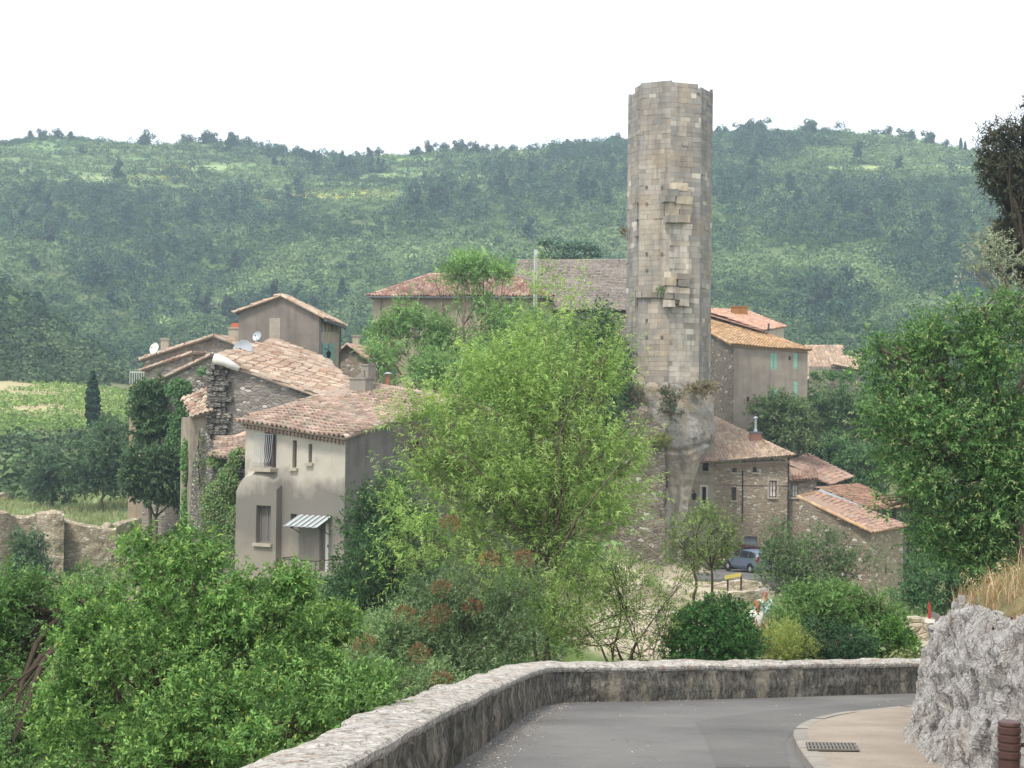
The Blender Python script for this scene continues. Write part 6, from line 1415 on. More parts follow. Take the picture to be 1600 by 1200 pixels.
tree('bare_shrub', 'sparse shrub with many bare dark stems behind the parapet corner', 'shrub', gbase(985, 34), [B(960, 900, 34, 55, 40), B(1020, 880, 34, 50, 40), B(930, 960, 34, 55, 45), B(1000, 950, 34, 60, 40), B(1045, 930, 34, 35, 45), B(905, 1000, 34, 50, 35)], 620, 9, .08, .026, .35, G_OLIVE, gap=.35, gs=.5, lo=.3, trunk=.03, stems=9, sub=16, seed=209, up=.7, bark=MAT_BARKD, subtwig=.005)
tree('bare_shrub', 'second sparse stemmed shrub left of the dark rounded bush', 'shrub', gbase(1050, 33), [B(1010, 985, 33, 45, 40), B(960, 1000, 33, 45, 30), B(1040, 965, 33, 28, 40)], 260, 9, .07, .026, .3, G_OLIVE, gap=.35, gs=.5, lo=.3, trunk=.025, stems=6, sub=14, seed=210, up=.8, bark=MAT_BARKD)
for lab, bx, bl, sd in [('slim young tree below the rock pinnacle, left of two', 1082, [B(1085, 830, 62, 30, 30), B(1070, 865, 62, 30, 25), B(1095, 880, 62, 25, 22), B(1060, 840, 62, 18, 18)], 211), ('slim young tree in front of the parked car, right of two', 1112, [B(1120, 825, 61, 30, 28), B(1110, 860, 61, 28, 25), B(1135, 850, 61, 18, 18), B(1100, 805, 61, 15, 20)], 212)]:
    tree('young_tree', lab, 'tree', gbase(bx, 61), bl, 420, 9, .13, .05, .5, G_OLIVE, gap=.36, gs=.8, lo=.2, trunk=.07, sub=8, seed=sd, trunk_to=P(bx, 890, 61), up=.5, group=None, bark=MAT_BARKD)
def simple(name, lab, cat, bx, D, bl, n, cols, sd, l=.14, w=.055, tl=.45, gap=.33, gs=1.0, **kw): return tree(name, lab, cat, gbase(bx, D), bl, n, 10, l, w, tl, cols, gap=gap, gs=gs, seed=sd, **kw)
simple('airy_tree', 'airy light green small tree covering the rear of the parked car', 'tree', 1250, 62, [B(1235, 870, 62, 45, 40), B(1290, 865, 62, 45, 35), B(1260, 905, 62, 60, 35), B(1205, 890, 62, 24, 35), B(1215, 835, 62, 20, 25), B(1330, 885, 62, 30, 30, w=.6), B(1360, 880, 62, 25, 30, w=.4)], 2300, G_GREY, 213, .12, .04, .4, .36, .7, trunk=.05, stems=5, sub=12, up=.6)
simple('mixed_shrub', 'wide green shrub behind the far wall between rounded bush and rock', 'shrub', 1300, 37.5, [B(1250, 955, 37.5, 55, 35), B(1310, 955, 37.5, 55, 40), B(1350, 985, 37.5, 50, 40), B(1380, 950, 37.5, 30, 25, w=.6), B(1230, 985, 37, 22, 30)], 3000, pal('56823f', '648f4a', '4a7436', '789c5a'), 214, .085, .032, .3, .3, .5, trunk=.04, stems=5, up=.5)
simple('dark_bush', 'blue green dark bush low behind the far wall', 'bush', 1300, 35.5, [B(1300, 1005, 35.5, 50, 35), B(1335, 1015, 35.5, 35, 28), B(1280, 1025, 35.5, 40, 22)], 1500, pal('3a5f3c', '466d47', '305132'), 215, .07, .03, .2, .25, .4, trunk=.03, stems=3)
simple('spiky_shrub', 'yellow green upright feathery shrub right of the dark rounded bush', 'shrub', 1228, 36, [B(1225, 1008, 35, 28, 32), B(1250, 1020, 35, 22, 22), B(1205, 1015, 35, 16, 32)], 1000, pal('93a653', 'a5b462', '82984a'), 216, .09, .012, .3, .2, .4, trunk=.02, stems=5, up=1.3)
simple('bright_bush', 'bright green bush at the right end behind the far wall', 'bush', 1405, 37, [B(1400, 1000, 37, 35, 32), B(1420, 1015, 37, 20, 25), B(1370, 1020, 37, 30, 22)], 1300, pal('548c35', '64a042', '467a2c'), 217, .07, .032, .2, .25, .4, trunk=.03, stems=3)
simple('ash_shrub', 'blue green leafy shrub below the big right tree beside the corner shed', 'shrub', 1460, 60, [B(1450, 905, 60, 40, 35), B(1490, 890, 60, 40, 45), B(1425, 935, 60, 30, 22), B(1475, 945, 60, 45, 25), B(1530, 900, 60, 40, 50)], 2400, pal('4c7a48', '5a8a55', '406a3c', '6c9864'), 218, .14, .05, .45, .3, .8, trunk=.05, stems=3)
tree('broad_tree', 'big broad leaved green tree covering the right edge of the village', 'tree', gbase(1600, 31) , [B(1480, 560, 31, 70, 60), B(1395, 575, 31, 45, 45), B(1375, 545, 31, 22, 18, w=.6), B(1555, 545, 31, 65, 60), B(1430, 640, 31, 75, 60), B(1530, 650, 31, 90, 70), B(1600, 690, 31, 70, 90), B(1450, 720, 31, 70, 55), B(1545, 760, 31, 85, 70), B(1490, 820, 31, 70, 50), B(1590, 840, 31, 75, 70), B(1410, 690, 31, 40, 45, w=.8), B(1530, 880, 31, 60, 40), B(1620, 560, 31, 60, 80), B(1390, 790, 31, 30, 22, w=.5), B(1540, 480, 31, 50, 25, w=.7)],
     8200, 12, .09, .036, .36, pal('497639', '558444', '3d6632', '64924f', '729e58'), up=.4, gap=.385, gs=.8, spread=.85, lo=.35, trunk=.17, sub=10, seed=219, tipcol=pal('93a864', '7f9e52', 'a0a56e'), tipf=.25, trunk_to=P(1580, 720, 31))
tree('old_pine', 'dark ragged conifer leaning in at the top right corner', 'tree', gbase(1660, 48), [B(1560, 212, 48, 30, 16), B(1545, 235, 48, 18, 14), B(1585, 235, 48, 45, 38), B(1552, 265, 48, 24, 20), B(1575, 275, 48, 40, 26), B(1610, 300, 48, 45, 40), B(1565, 290, 48, 22, 18), B(1600, 350, 48, 42, 45), B(1590, 400, 48, 38, 45), B(1620, 430, 48, 50, 40), B(1640, 190, 48, 45, 60), B(1600, 180, 48, 10, 25, w=.3), B(1660, 300, 48, 60, 90), B(1665, 420, 48, 60, 60)],
     5200, 13, .16, .04, .35, pal('454b36', '50553f', '3b4031', '605f4a'), gap=.28, gs=.8, lo=.2, trunk=.16, sub=10, seed=220, bark=MAT_BARKD, trunk_to=P(1645, 480, 48), spread=1.0)
tree('olive_bush', 'silvery olive sprays below the dark conifer at the right edge', 'tree', gbase(1610, 46), [B(1535, 385, 46, 28, 24), B(1525, 425, 46, 24, 16, w=.6), B(1560, 410, 46, 30, 28), B(1580, 455, 46, 30, 20, w=.6), B(1600, 480, 46, 40, 30)], 420, 10, .12, .03, .45, pal('98a487', '7f8d6f', 'b0b99f'), gap=.3, gs=.8, lo=.2, trunk=.1, sub=8, seed=221, trunk_to=P(1600, 500, 46))
for lab, bx, D, bl, n, sd in [
    ('feathery light green tree rising in front of the long hipped roof', 730, 98, [B(755, 422, 98, 45, 22), B(712, 416, 98, 22, 12, w=.7), B(790, 418, 98, 22, 14, w=.7), B(680, 440, 98, 25, 12, w=.5), B(745, 475, 98, 30, 22, w=.6), B(660, 515, 98, 45, 26), B(612, 528, 98, 30, 26), B(730, 540, 98, 70, 34), B(805, 515, 98, 40, 36), B(640, 478, 98, 20, 16, w=.5)], 2900, 222),
    ('wide feathery tree behind the roof of the plaster house', 690, 92, [B(640, 568, 92, 50, 32), B(720, 590, 92, 70, 45), B(790, 570, 92, 60, 50), B(680, 625, 92, 60, 30), B(760, 645, 92, 60, 40), B(840, 560, 92, 55, 60), B(600, 545, 92, 30, 30)], 3600, 223)]:
    simple('feathery_tree', lab, 'tree', bx, D, bl, n, pal('6f9c55', '7fab62', '628d4a', '90b873'), sd, .34, .07, .8, .36, 1.6, trunk=.14, sub=9, up=.3, trunk_to=None)
simple('dark_tree', 'dark green dense tree tight against the left side of the tower', 'tree', 930, 109, [B(930, 520, 109, 42, 40), B(950, 570, 109, 32, 55), B(890, 540, 109, 45, 45), B(940, 620, 109, 38, 40), B(880, 600, 109, 50, 50)], 3000, pal('456a3c', '517847', '3a5c33', '5e8550'), 224, .3, .12, .7, .32, 1.5, trunk=.14)
r = np.random.default_rng(225); T = thing('cedar', 'blue grey cedar with flat layered boughs behind the church roof', 'tree', gbase(888, 152)); m = MB(); tb = MB(); bs = gbase(888, 152)
tops = [B(888, 384, 152, 42, 8), B(860, 376, 152, 22, 5), B(915, 386, 152, 26, 8), B(890, 398, 152, 52, 8), B(848, 381, 152, 12, 4), B(875, 408, 152, 45, 8), B(930, 396, 152, 16, 8), B(820, 405, 152, 30, 6)]
p, u, k = blob_points(r, tops, 2600, .3); cards(m, r, p, nrm(u * .5 + np.array([0, 0, 1]) + r.normal(size=p.shape) * .5), .45 * r.uniform(.6, 1.3, len(p)), pal('64806f', '71907f', '577263', '82a08f')[r.integers(0, 4, len(p))] * r.uniform(.75, 1.2, (len(p), 1)), .4); m.build('crown', MAT_FAR, T)
limb(tb, r, bs, P(888, 380, 152), .3, .1, .02, 8, 7)
for b in tops: limb(tb, r, P(888, 405, 152), b[0], .1, .04, .08, 5, 5)
tb.build('trunk', MAT_BARKD, T)
for lab, bx, D, bl, cols, n, sd in [
    ('olive green loose tree below the turquoise shuttered house', 1220, 123, [B(1215, 650, 123, 40, 30), B(1240, 675, 123, 42, 32), B(1195, 680, 123, 22, 28), B(1255, 645, 123, 20, 22)], pal('66814f', '74905c', '597344'), 1700, 226),
    ('tall green tree right of the turquoise shuttered house', 1305, 133, [B(1300, 630, 133, 42, 38), B(1345, 640, 133, 42, 42), B(1320, 675, 133, 55, 38), B(1375, 680, 133, 35, 35), B(1285, 660, 133, 30, 30)], pal('587c46', '668a52', '4b6e3c', '749a5e'), 2600, 227),
    ('dark trees behind the rubble house row', 1275, 129, [B(1268, 700, 129, 28, 30), B(1300, 705, 129, 30, 22)], pal('4a5f42', '56694c', '3e5238'), 700, 228),
    ('rounded green tree above the rust roofed annex', 1330, 127, [B(1310, 715, 127, 32, 24), B(1345, 725, 127, 38, 28), B(1330, 750, 127, 30, 18), B(1370, 745, 127, 25, 22)], pal('5f8a50', '6e9a5d', '507a43'), 1700, 229),
    ('bushes between corner shed and big right tree', 1440, 112, [B(1440, 820, 112, 30, 40), B(1430, 880, 112, 25, 50), B(1470, 780, 112, 40, 40), B(1430, 760, 112, 24, 22)], pal('4e7343', '5c824f', '426539'), 1500, 230),
    ('dense dark tree at the left of the village with pale trunk on the grass', 163, 133, [B(165, 710, 133, 55, 50), B(130, 720, 133, 40, 40), B(200, 710, 133, 42, 42), B(170, 670, 133, 30, 20), B(165, 750, 133, 50, 24)], pal('52704c', '5f7d59', '466142', '6b8a62'), 2600, 231),
    ('low spreading dark tree on the grassy terrace, leftmost', 88, 136, [B(85, 735, 136, 42, 30), B(95, 765, 136, 38, 22), B(60, 745, 136, 20, 20)], pal('4f6b4b', '5c7957', '435d42'), 1300, 232),
    ('dark tree close left of the ivy covered wall', 250, 93, [B(232, 725, 93, 28, 22), B(255, 745, 93, 26, 34), B(235, 750, 93, 34, 30), B(280, 755, 93, 16, 32), B(215, 730, 93, 26, 26)], pal('51704b', '5f7d58', '456041'), 2000, 233),
    ('small purple leaved tree on the grassy terrace', 224, 127, [B(222, 758, 127, 14, 11), B(230, 770, 127, 10, 8)], pal('6b4a50', '7d5a5c', '5a3e45'), 220, 234),
    ('grey green bush growing at the foot of rampart wall', 45, 107, [B(42, 860, 107, 20, 26), B(50, 885, 107, 24, 22)], pal('5f7f55', '6c8b62', '527148'), 700, 235),
    ('rounded bush climbing the left end of the stepped stone house', 235, 96, [B(236, 630, 96, 20, 26), B(232, 665, 96, 24, 28), B(245, 610, 96, 10, 10)], pal('507347', '5d8153', '44653c'), 1100, 236)]:
    simple('village_tree' if 'tree' in lab else 'village_bush', lab, 'tree' if 'tree' in lab else 'bush', bx, D, bl, n, cols, sd, .3, .12, .65, .32, 1.5, trunk=.13, sub=7, up=.3)
T = thing('cypress', 'lone dark columnar cypress beside the vineyard on the left', 'tree', gbase(145, 160)); r = np.random.default_rng(237); m = MB()
bl = [B(145, y, 160, w_, 9) for y, w_ in ((588, 4), (600, 8), (612, 10.5), (624, 12), (636, 12.5), (648, 12), (660, 10))]; p, u, k = blob_points(r, bl, 2600, .7); cards(m, r, p, nrm(u + [0, 0, .4] + r.normal(size=p.shape) * .4), .34 * r.uniform(.6, 1.3, len(p)), pal('2c4432', '345039', '26392b')[r.integers(0, 3, len(p))] * r.uniform(.8, 1.2, (len(p), 1))); m.build('crown', MAT_FAR, T)
tb = MB(); q = gbase(145, 160); tb.tube([q - [0, 0, .3], P(145, 640, 160)], [.2, .12], 6); tb.build('trunk', MAT_BARKD, T)
def ivy(lab, bl, n, cols, sd, l=.16, w=.12):
    r = np.random.default_rng(sd); c = np.mean([b[0] for b in bl], 0); T = thing('ivy', lab, 'ivy', c); m = MB()
    bl = [(b[0], (b[1][0], .22, b[1][2])) for b in bl]; p, u, k = blob_points(r, bl, n, .1); keep = fbm(p / .7, 2, sd) > .36; p = p[keep]; n = len(p)
    leaves(m, r, p, nrm(np.array([0, -.3, -.8]) + randdir(r, n) * .7), nrm(np.array([0, -1, .3]) + randdir(r, n) * .5), l * r.uniform(.6, 1.3, n), w * r.uniform(.7, 1.2, n), cols[r.integers(0, len(cols), n)] * r.uniform(.75, 1.25, (n, 1))); m.build('leaves', MAT_LEAF, T)
    s = MB()
    for b in bl: limb(s, r, b[0] - np.array([0, 0, b[1][2]]), b[0] + np.array([0, 0, b[1][2] * .8]), .04, .015, .08, 6, 5)
    s.build('stems', MAT_BARKD, T)
ivy('dark ivy curtain hanging on lower wall of the stepped stone house', [B(280, 610, 94.9, 24, 22), B(284, 655, 94.9, 20, 45), B(278, 700, 94.9, 22, 45), B(318, 590, 94.3, 12, 20)], 5200, pal('4f7e45', '5d8c51', '436e3a'), 240, .2, .15)
ivy('bright ivy strip running down the edge of the lean-to wall', [B(290, 720, 77.5, 8, 40), B(291, 800, 77.5, 9, 50), B(287, 850, 77.5, 10, 40)], 2600, pal('55873f', '649a4b', '487634'), 241, .12, .09)
ivy('light green ivy tumbling over the low annex roof and wall', [B(375, 715, 69.2, 20, 18), B(362, 745, 69.3, 24, 25), B(345, 790, 69.6, 34, 45), B(372, 830, 69, 20, 45), B(335, 720, 70, 14, 16)], 6500, pal('5f8747', '6f9754', '507639', '7ea863', '8c8a66'), 242, .11, .09)
ivy('weedy growth on the dark pier left of the annex', [B(313, 735, 71.6, 14, 30), B(325, 800, 70.5, 16, 60), B(312, 690, 71.8, 9, 22)], 1500, pal('66744f', '77835e', '586744'), 243, .1, .07)
ivy('ivy over the wall of the tile roofed outhouse', [B(1285, 585, 142.6, 22, 10), B(1318, 590, 142.6, 22, 14)], 1500, pal('4f8040', '5e9049', '436f35'), 244, .2, .16)

# ---- ground cover
def cover(name, y0, y1, pxlo, pxhi, n, rad, cols, k, size, seed, keep=None):
    r = np.random.default_rng(seed); v, gx, gy = scatter(n, y0, y1, r, pxlo, pxhi); m = fbm(np.stack([v[:, 0] / 3, v[:, 1] / 3, 0 * gx], -1), 3, seed) > .42
    if keep is not None: m &= keep(gx, gy, v)
    v = v[m]; n = len(v); rd = r.uniform(*rad, n); mb = MB(); shrubs(mb, r, v, rd, rd * r.uniform(.6, 1.1, n), k, cols[r.integers(0, len(cols), n)] * r.uniform(.8, 1.2, n)[:, None], size); tag(mb.build(name, MAT_LEAF), kind='stuff')
HOUSES = [(A_L[0], A_R[1]), (B0[0], B0[1])]
wallmask = lambda gx, gy, v: np.where(v[:, 0] > .6, v[:, 1] > np.interp(v[:, 0], _wx, _wy) + 2.0, v[:, 0] < np.interp(np.minimum(v[:, 1], 27), _wy, _wx) - 2.0)
cover('undergrowth', 20, 62, -150, 880, 1500, (.35, .95), pal('587a45', '668850', '4b6b3b', '7c8a58'), 90, .22, 301, lambda gx, gy, v: wallmask(gx, gy, v))
cover('undergrowth_right', 34, 62, 1180, 1700, 420, (.3, .7), pal('5c7e45', '6a8a50', '7f8c58'), 70, .2, 302, lambda gx, gy, v: wallmask(gx, gy, v) & ((gx < 1420) | (v[:, 1] > 50)))
cover('rampart_scrub', 66, 111, -120, 330, 900, (.5, 1.2), pal('6b7f55', '7b8b60', '8b8e68', '5d7049'), 50, .3, 308)
cover('village_scrub', 84, 170, 380, 960, 900, (.6, 1.6), pal('5d7d4a', '6a8a55', '4f6e40'), 50, .4, 303, lambda gx, gy, v: (gx > 640) & (gx < 960) & (v[:, 1] < 107))
cover('slope_scrub', 134, 190, 1080, 1800, 1500, (.7, 1.9), pal('577a48', '648753', '4a6b3d', '76925f'), 50, .45, 304, lambda gx, gy, v: (gx > 1330) | (v[:, 1] > 158))
cover('valley_edge_scrub', 150, 262, 240, 1700, 3200, (.8, 2.0), pal('506f44', '5c7d4f', '45613b'), 44, .5, 305, lambda gx, gy, v: v[:, 1] > 168)
cover('terrace_weeds', 45, 100, 880, 1240, 330, (.15, .4), pal('77874f', '8a9660', '65753f'), 40, .16, 306)
def grass(name, P0, n_up, r, h, w, cols, lean=.35):
    n = len(P0); a = r.uniform(0, 6.28, n); s = np.stack([np.cos(a), np.sin(a), 0 * a], -1); ln = np.stack([r.normal(size=n), r.normal(size=n), 0 * a], -1) * lean
    hh = h * r.uniform(.5, 1.3, n)[:, None]; c = cols[r.integers(0, len(cols), n)] * r.uniform(.8, 1.15, (n, 1))
    mid = P0 + (np.array([0, 0, 1]) + ln * .4) * hh * .55; tip = P0 + (np.array([0, 0, 1]) + ln) * hh
    V = np.stack([P0 - s * w, P0 + s * w, mid + s * w * .8, tip, mid - s * w * .8], 1); k = np.arange(n)[:, None] * 5
    m = MB(); m.add(V.reshape(-1, 3), np.concatenate([k + [[0, 1, 2]], k + [[0, 2, 4]], k + [[4, 2, 3]]]), np.repeat(c, 5, 0)); return m
r = np.random.default_rng(310); n = 12000; ii = r.integers(0, bank.shape[0] - 1, n * 2); jj = r.integers(0, 6, n * 2); f1, f2 = r.uniform(size=(2, n * 2, 1))
pp = bank[ii, jj] * (1 - f1) * (1 - f2) + bank[ii + 1, jj] * f1 * (1 - f2) + bank[ii, jj + 1] * (1 - f1) * f2 + bank[ii + 1, jj + 1] * f1 * f2
pp = pp[(fbm(pp / .5, 2, 3) > .42)][:n]
m = grass('dry_grass', pp, None, r, .25, .005, pal('b8a078', 'a8926a', 'c9b48c', '8f8b5c', '7f8d54', '94704f', 'b09a74')); tag(m.build('dry_grass', MAT_LEAF), kind='stuff')
n = 420; m = grass('x', pp[:n] , None, r, .42, .004, pal('cbb58a', 'b8a071'), .3); q = pp[:n] + np.array([0, 0, .34])
p2 = np.repeat(q, 6, 0) + r.normal(size=(n * 6, 3)) * .02; cards(m, r, p2, randdir(r, n * 6), .022, pal('d8c7a4', 'c2ab80')[r.integers(0, 2, n * 6)]); tag(m.build('grass_seed_stalks', MAT_LEAF), kind='stuff')
n = 16000; px_ = r.uniform(-60, 330, n); D_ = r.uniform(122, 150, n); x_ = (px_ - 800) / F * D_; g_ = np.stack([x_, D_, ground(x_, D_)], -1); g_ = g_[fbm(g_ / 2.5, 2, 8) > .45]; m = grass('y', g_, None, r, .5, .03, pal('8d9c66', '9aa672', '7d8f58', 'a8a67c')); tag(m.build('terrace_grass', MAT_LEAF), kind='stuff')
n = 500; px_ = r.uniform(985, 1118, n); D_ = r.uniform(109.2, 111.8, n); z0 = np.array([P(a, 606, b) for a, b in zip(px_, D_)]); ok_ = fbm(z0 / .8, 2, 4) > .48; m = grass('w', z0[ok_] - [0, 0, .35] + r.normal(size=(ok_.sum(), 3)) * [0, 0, .12], None, r, .42, .025, pal('7d7f55', '8f8a62', '66733f', 'a08f6b'), .9); tag(m.build('pinnacle_weeds', MAT_LEAF), kind='stuff')
for lab, q, n, cc in [('green tuft growing on the upper broken springer of tower', (1052, 316), 260, G_MID), ('tiny green tuft above the string course of the tower', (1031, 455), 160, G_MID), ('brown dry tuft on left edge of the tower', (974, 362), 150, pal('7b6f56', '6c6148', '8d8264'))]:
    c = P(q[0], q[1], 111.6 if q[0] > 1000 else 114.8); T = thing('tower_tuft', lab, 'plant', c); m = MB(); u = randdir(r, n); leaves(m, r, c + u * np.array([.3, .2, .38]) * r.uniform(.1, 1, (n, 1)), nrm(u + [0, -.3, .3]), randdir(r, n), .18, .06, cc[r.integers(0, len(cc), n)]); m.build('leaves', MAT_LEAF, T)
# fallen petals and grit on the road
n = 2600; yy_ = 9 + 19 * r.uniform(size=n) ** .8; xl_ = np.interp(yy_, _wy, _wx); xx_ = xl_ + .05 + np.abs(r.normal(size=n)) * np.where(r.uniform(size=n) < .85, .22, 2.5); ok = yy_ < np.interp(xx_, _wx, _wy) - .1; pp = np.stack([xx_, yy_, road_z(yy_) + .008], -1)[ok]
m = MB(); n = len(pp); cards(m, r, pp, nrm(np.array([0, 0, 1.0]) + r.normal(size=(n, 3)) * .15), .026 * r.uniform(.4, 1.4, n), pal('cfc8bb', '8a7c66', '8f7f66', '6d5b45', '5a4a3a')[r.integers(0, 5, n)]); tag(m.build('fallen_litter', MAT_LEAF), kind='stuff')

for lab, bx, by, D, w_, h_, cc, sd in [('dark green bush on the ledge where tower meets rock pinnacle', 1050, 625, 108.6, 22, 22, pal('4d5f3d', '5b6d48', '6d5f4a'), 401), ('straw coloured scrub at the left foot of the tower', 985, 612, 109.0, 24, 16, pal('7b7a55', '8c8660', '66704a'), 402), ('brownish tuft on the right lip of the rock pinnacle', 1095, 606, 109.6, 20, 9, pal('857a58', '75784f', '968a68'), 403), ('leafy shoot sprouting from the left face of the rock pinnacle', 1020, 690, 108.0, 26, 10, pal('76904f', '8aa35c', 'a3a352'), 404)]:
    r = np.random.default_rng(sd); b = B(bx, by, D, w_, h_); T = thing('ledge_bush', lab, 'plant', b[0] - np.array([0, 0, b[1][2]])); m = MB(); crown(m, r, [b], 160, 9, .22, .07, .4, cc, up=.5, clump=6); m.build('leaves', MAT_LEAF, T)
    k = MB()
    for q in range(5): limb(k, r, b[0] - np.array([0, -.3, b[1][2]]), b[0] + r.normal(size=3) * np.array(b[1]) * .5, .03, .01, .1, 5, 4)
    k.build('stems', MAT_BARKD, T)
# ------------------------------------------------------------------ cars, people, small things of the street
def car(name, label, loc, heading, paint, detail=True):
    """nose towards +x of its own frame, wheels on z = 0"""
    ca, sa = math.cos(heading), math.sin(heading); loc = np.asarray(loc, float)
    def w(p): p = np.asarray(p, float); return np.stack([loc[0] + p[..., 0] * ca - p[..., 1] * sa, loc[1] + p[..., 0] * sa + p[..., 1] * ca, loc[2] + p[..., 2]], -1)
    T = thing(name, label, 'car', loc); mp = m_flat('car_paint_' + name, paint, .28, .45, .05, 2, .6)
    st = [(2.12, .36, .58, .55), (2.05, .26, .70, .72), (1.8, .2, .80, .82), (1.3, .18, .92, .86), (.95, .18, 1.0, .87), (0, .18, 1.03, .88), (-1.0, .18, 1.06, .88), (-1.7, .2, 1.08, .86), (-2.02, .25, 1.06, .8), (-2.1, .36, .95, .7)]
    rows = []
    for x, zl, zt, hw in st:
        pr = [(0, zl), (hw * .8, zl), (hw * .97, zl + .12), (hw, (zl + zt) * .5), (hw * .985, zt - .12), (hw * .93, zt - .02), (hw * .8, zt + .01), (0, zt + .03)]
        rows.append([(x, y, z) for y, z in pr] + [(x, -y, z) for y, z in pr[::-1][1:]])
    R2 = np.array(rows); m = MB(); m.grid(w(R2)); m.poly(w(R2[0])[::-1]); m.poly(w(R2[-1]))
    cab = [(1.12, .99, .99, .8), (.55, 1.02, 1.36, .72), (.22, 1.02, 1.52, .68), (-.3, 1.02, 1.61, .67), (-1.1, 1.02, 1.60, .66), (-1.7, 1.02, 1.5, .64), (-1.98, 1.02, 1.25, .7), (-2.06, 1.0, 1.03, .76)]
    rows = []
    for x, zb_, zt, hw in cab:
        pr = [(.86 if zt > 1.1 else hw, zb_), ((.86 + hw) / 2 if zt > 1.1 else hw, (zb_ + zt) / 2), (hw, zt - .05 if zt > 1.1 else zt), (hw * .85, zt), (0, zt + .02)]
        rows.append([(x, y, z) for y, z in pr] + [(x, -y, z) for y, z in pr[::-1][1:]])
    C2 = np.array(rows); m.grid(w(C2)); m.poly(w(C2[-1])); m.build('body', mp, T, smooth=True)
    def wq(name, pts, mat, off=.012):
        p = np.asarray(pts, float); k = MB(); nn = nrm(np.cross(p[1] - p[0], p[-1] - p[0])); 
        c = p.mean(0); 
        if nn @ (c - np.array([c[0], 0, .9])) < 0: nn = -nn
        k.poly(w(p + nn * off)); k.build(name, mat, T)
    for s in (1, -1):
        y = lambda z: s * (.86 - (z - 1.02) * .335)
        wq('side_window', [(.92, y(1.08), 1.08), (.05, y(1.08), 1.08), (.05, y(1.5), 1.50), (.27, y(1.48), 1.47)], MAT_GLASS, .02)
        wq('side_window', [(-.03, y(1.08), 1.08), (-.95, y(1.08), 1.08), (-.95, y(1.53), 1.53), (-.03, y(1.53), 1.53)], MAT_GLASS, .02)
        wq('side_window', [(-1.03, y(1.08), 1.10), (-1.8, y(1.1), 1.12), (-1.62, y(1.46), 1.44), (-1.03, y(1.52), 1.52)], MAT_GLASS, .02)
        k = MB(); k.box(w([.62, s * .93 - .02, 1.06]), w([.78, s * .93 - .02, 1.06]) - w([.62, s * .93 - .02, 1.06]), w([.62, s * 1.1, 1.06]) - w([.62, s * .93 - .02, 1.06]), (0, 0, .14)); k.build('mirror', mp, T)
        k = MB(); k.box(w([1.86, s * .5, .66]), w([2.02, s * .5, .66]) - w([1.86, s * .5, .66]), w([1.86, s * .76, .66]) - w([1.86, s * .5, .66]), (0, 0, .13)); k.build('headlight', MAT_WHITE, T)
        k = MB(); k.box(w([-2.1, s * .66, .9]), w([-2.0, s * .66, .9]) - w([-2.1, s * .66, .9]), w([-2.1, s * .82, .9]) - w([-2.1, s * .66, .9]), (0, 0, .35)); k.build('tail_light', m_flat('tail_red', '8c1f1c', .3), T)
        for x in (1.32, -1.3):
            th = np.linspace(0, 2 * math.pi, 21); k = MB(); prf = [(.17, 0), (.17, .09), (.20, .1), (.3, .1), (.32, .06), (.32, -.08), (.2, -.1)]
            k.grid(w(np.stack([np.stack([x + a * np.cos(th), s * (.80 + b) + 0 * th, .32 + a * np.sin(th)], -1) for a, b in prf]))); wh = k.build('wheel', m_flat('tyre', '232323', .9), T)
            k = MB(); k.grid(w(np.stack([np.stack([x + a * np.cos(th), s * (.80 + b) + 0 * th, .32 + a * np.sin(th)], -1) for a, b in [(.0, .09), (.05, .1), (.19, .075), (.19, .06)]]))); k.build('rim', MAT_LEAD, wh)
            k = MB(); k.grid(w(np.stack([np.stack([x + a * np.cos(th), s * .865 + .015 * s + 0 * th, .34 + a * np.sin(th)], -1) for a in (.30, .40)]))); k.build('wheel_arch', MAT_IRON, T)
    wq('windscreen', [(1.02, -.7, 1.07), (1.02, .7, 1.07), (.30, .6, 1.47), (.30, -.6, 1.47)], MAT_GLASS, .03)
    wq('rear_window', [(-2.03, -.62, 1.1), (-2.03, .62, 1.1), (-1.78, .55, 1.45), (-1.78, -.55, 1.45)], MAT_GLASS, .05)
    return T
q = P(1170, 893, 109.5); gz = min(ground1(q[0], 109.5), q[2]); 
car('parked_car', 'silver blue people carrier parked in front of the brown rubble house', (q[0], 109.5, q[2]), R_(118), '75839a')
q2 = P(1154, 884, 114.5); car('dark_car', 'dark red car half hidden behind the silver blue people carrier', (q2[0], 114.5, q2[2] - .1), R_(200), '4a2422')
yd = MB(); pa = [P(1090, 905, 100), P(1240, 905, 100), P(1250, 886, 117), P(1080, 886, 117)]; yd.poly(pa); yd.grid(np.array([[p - np.array([0, 0, 1.5]) for p in pa + pa[:1]], [p for p in pa + pa[:1]]]))
tag(yd.build('street', MAT_ASPH), kind='structure')
# information panel
c = P(1145, 901, 86); T = thing('information_panel', 'tilted yellow information panel on two brown posts', 'sign', (c[0], c[1], c[2] - 1.2)); m = MB()
a = np.array([1.0, .25, .16]) * .95; b = np.array([.1, .8, .2]) * .75; m.prism([c - a / 2 - b / 2, c + a / 2 - b / 2, c + a / 2 + b / 2, c - a / 2 + b / 2], np.array([0, 0, .04])); m.build('board', m_flat('yellow_board', '8f8034', .6, 0, .2, 4), T)
for s, h in ((-.3, .15), (.52, -.1)):
    q = c + a * s; m = MB(); m.cbox((q[0], q[1] + .05, q[2] - .75), (.09, .09, 1.5)); m.build('post', MAT_BROWN, T)
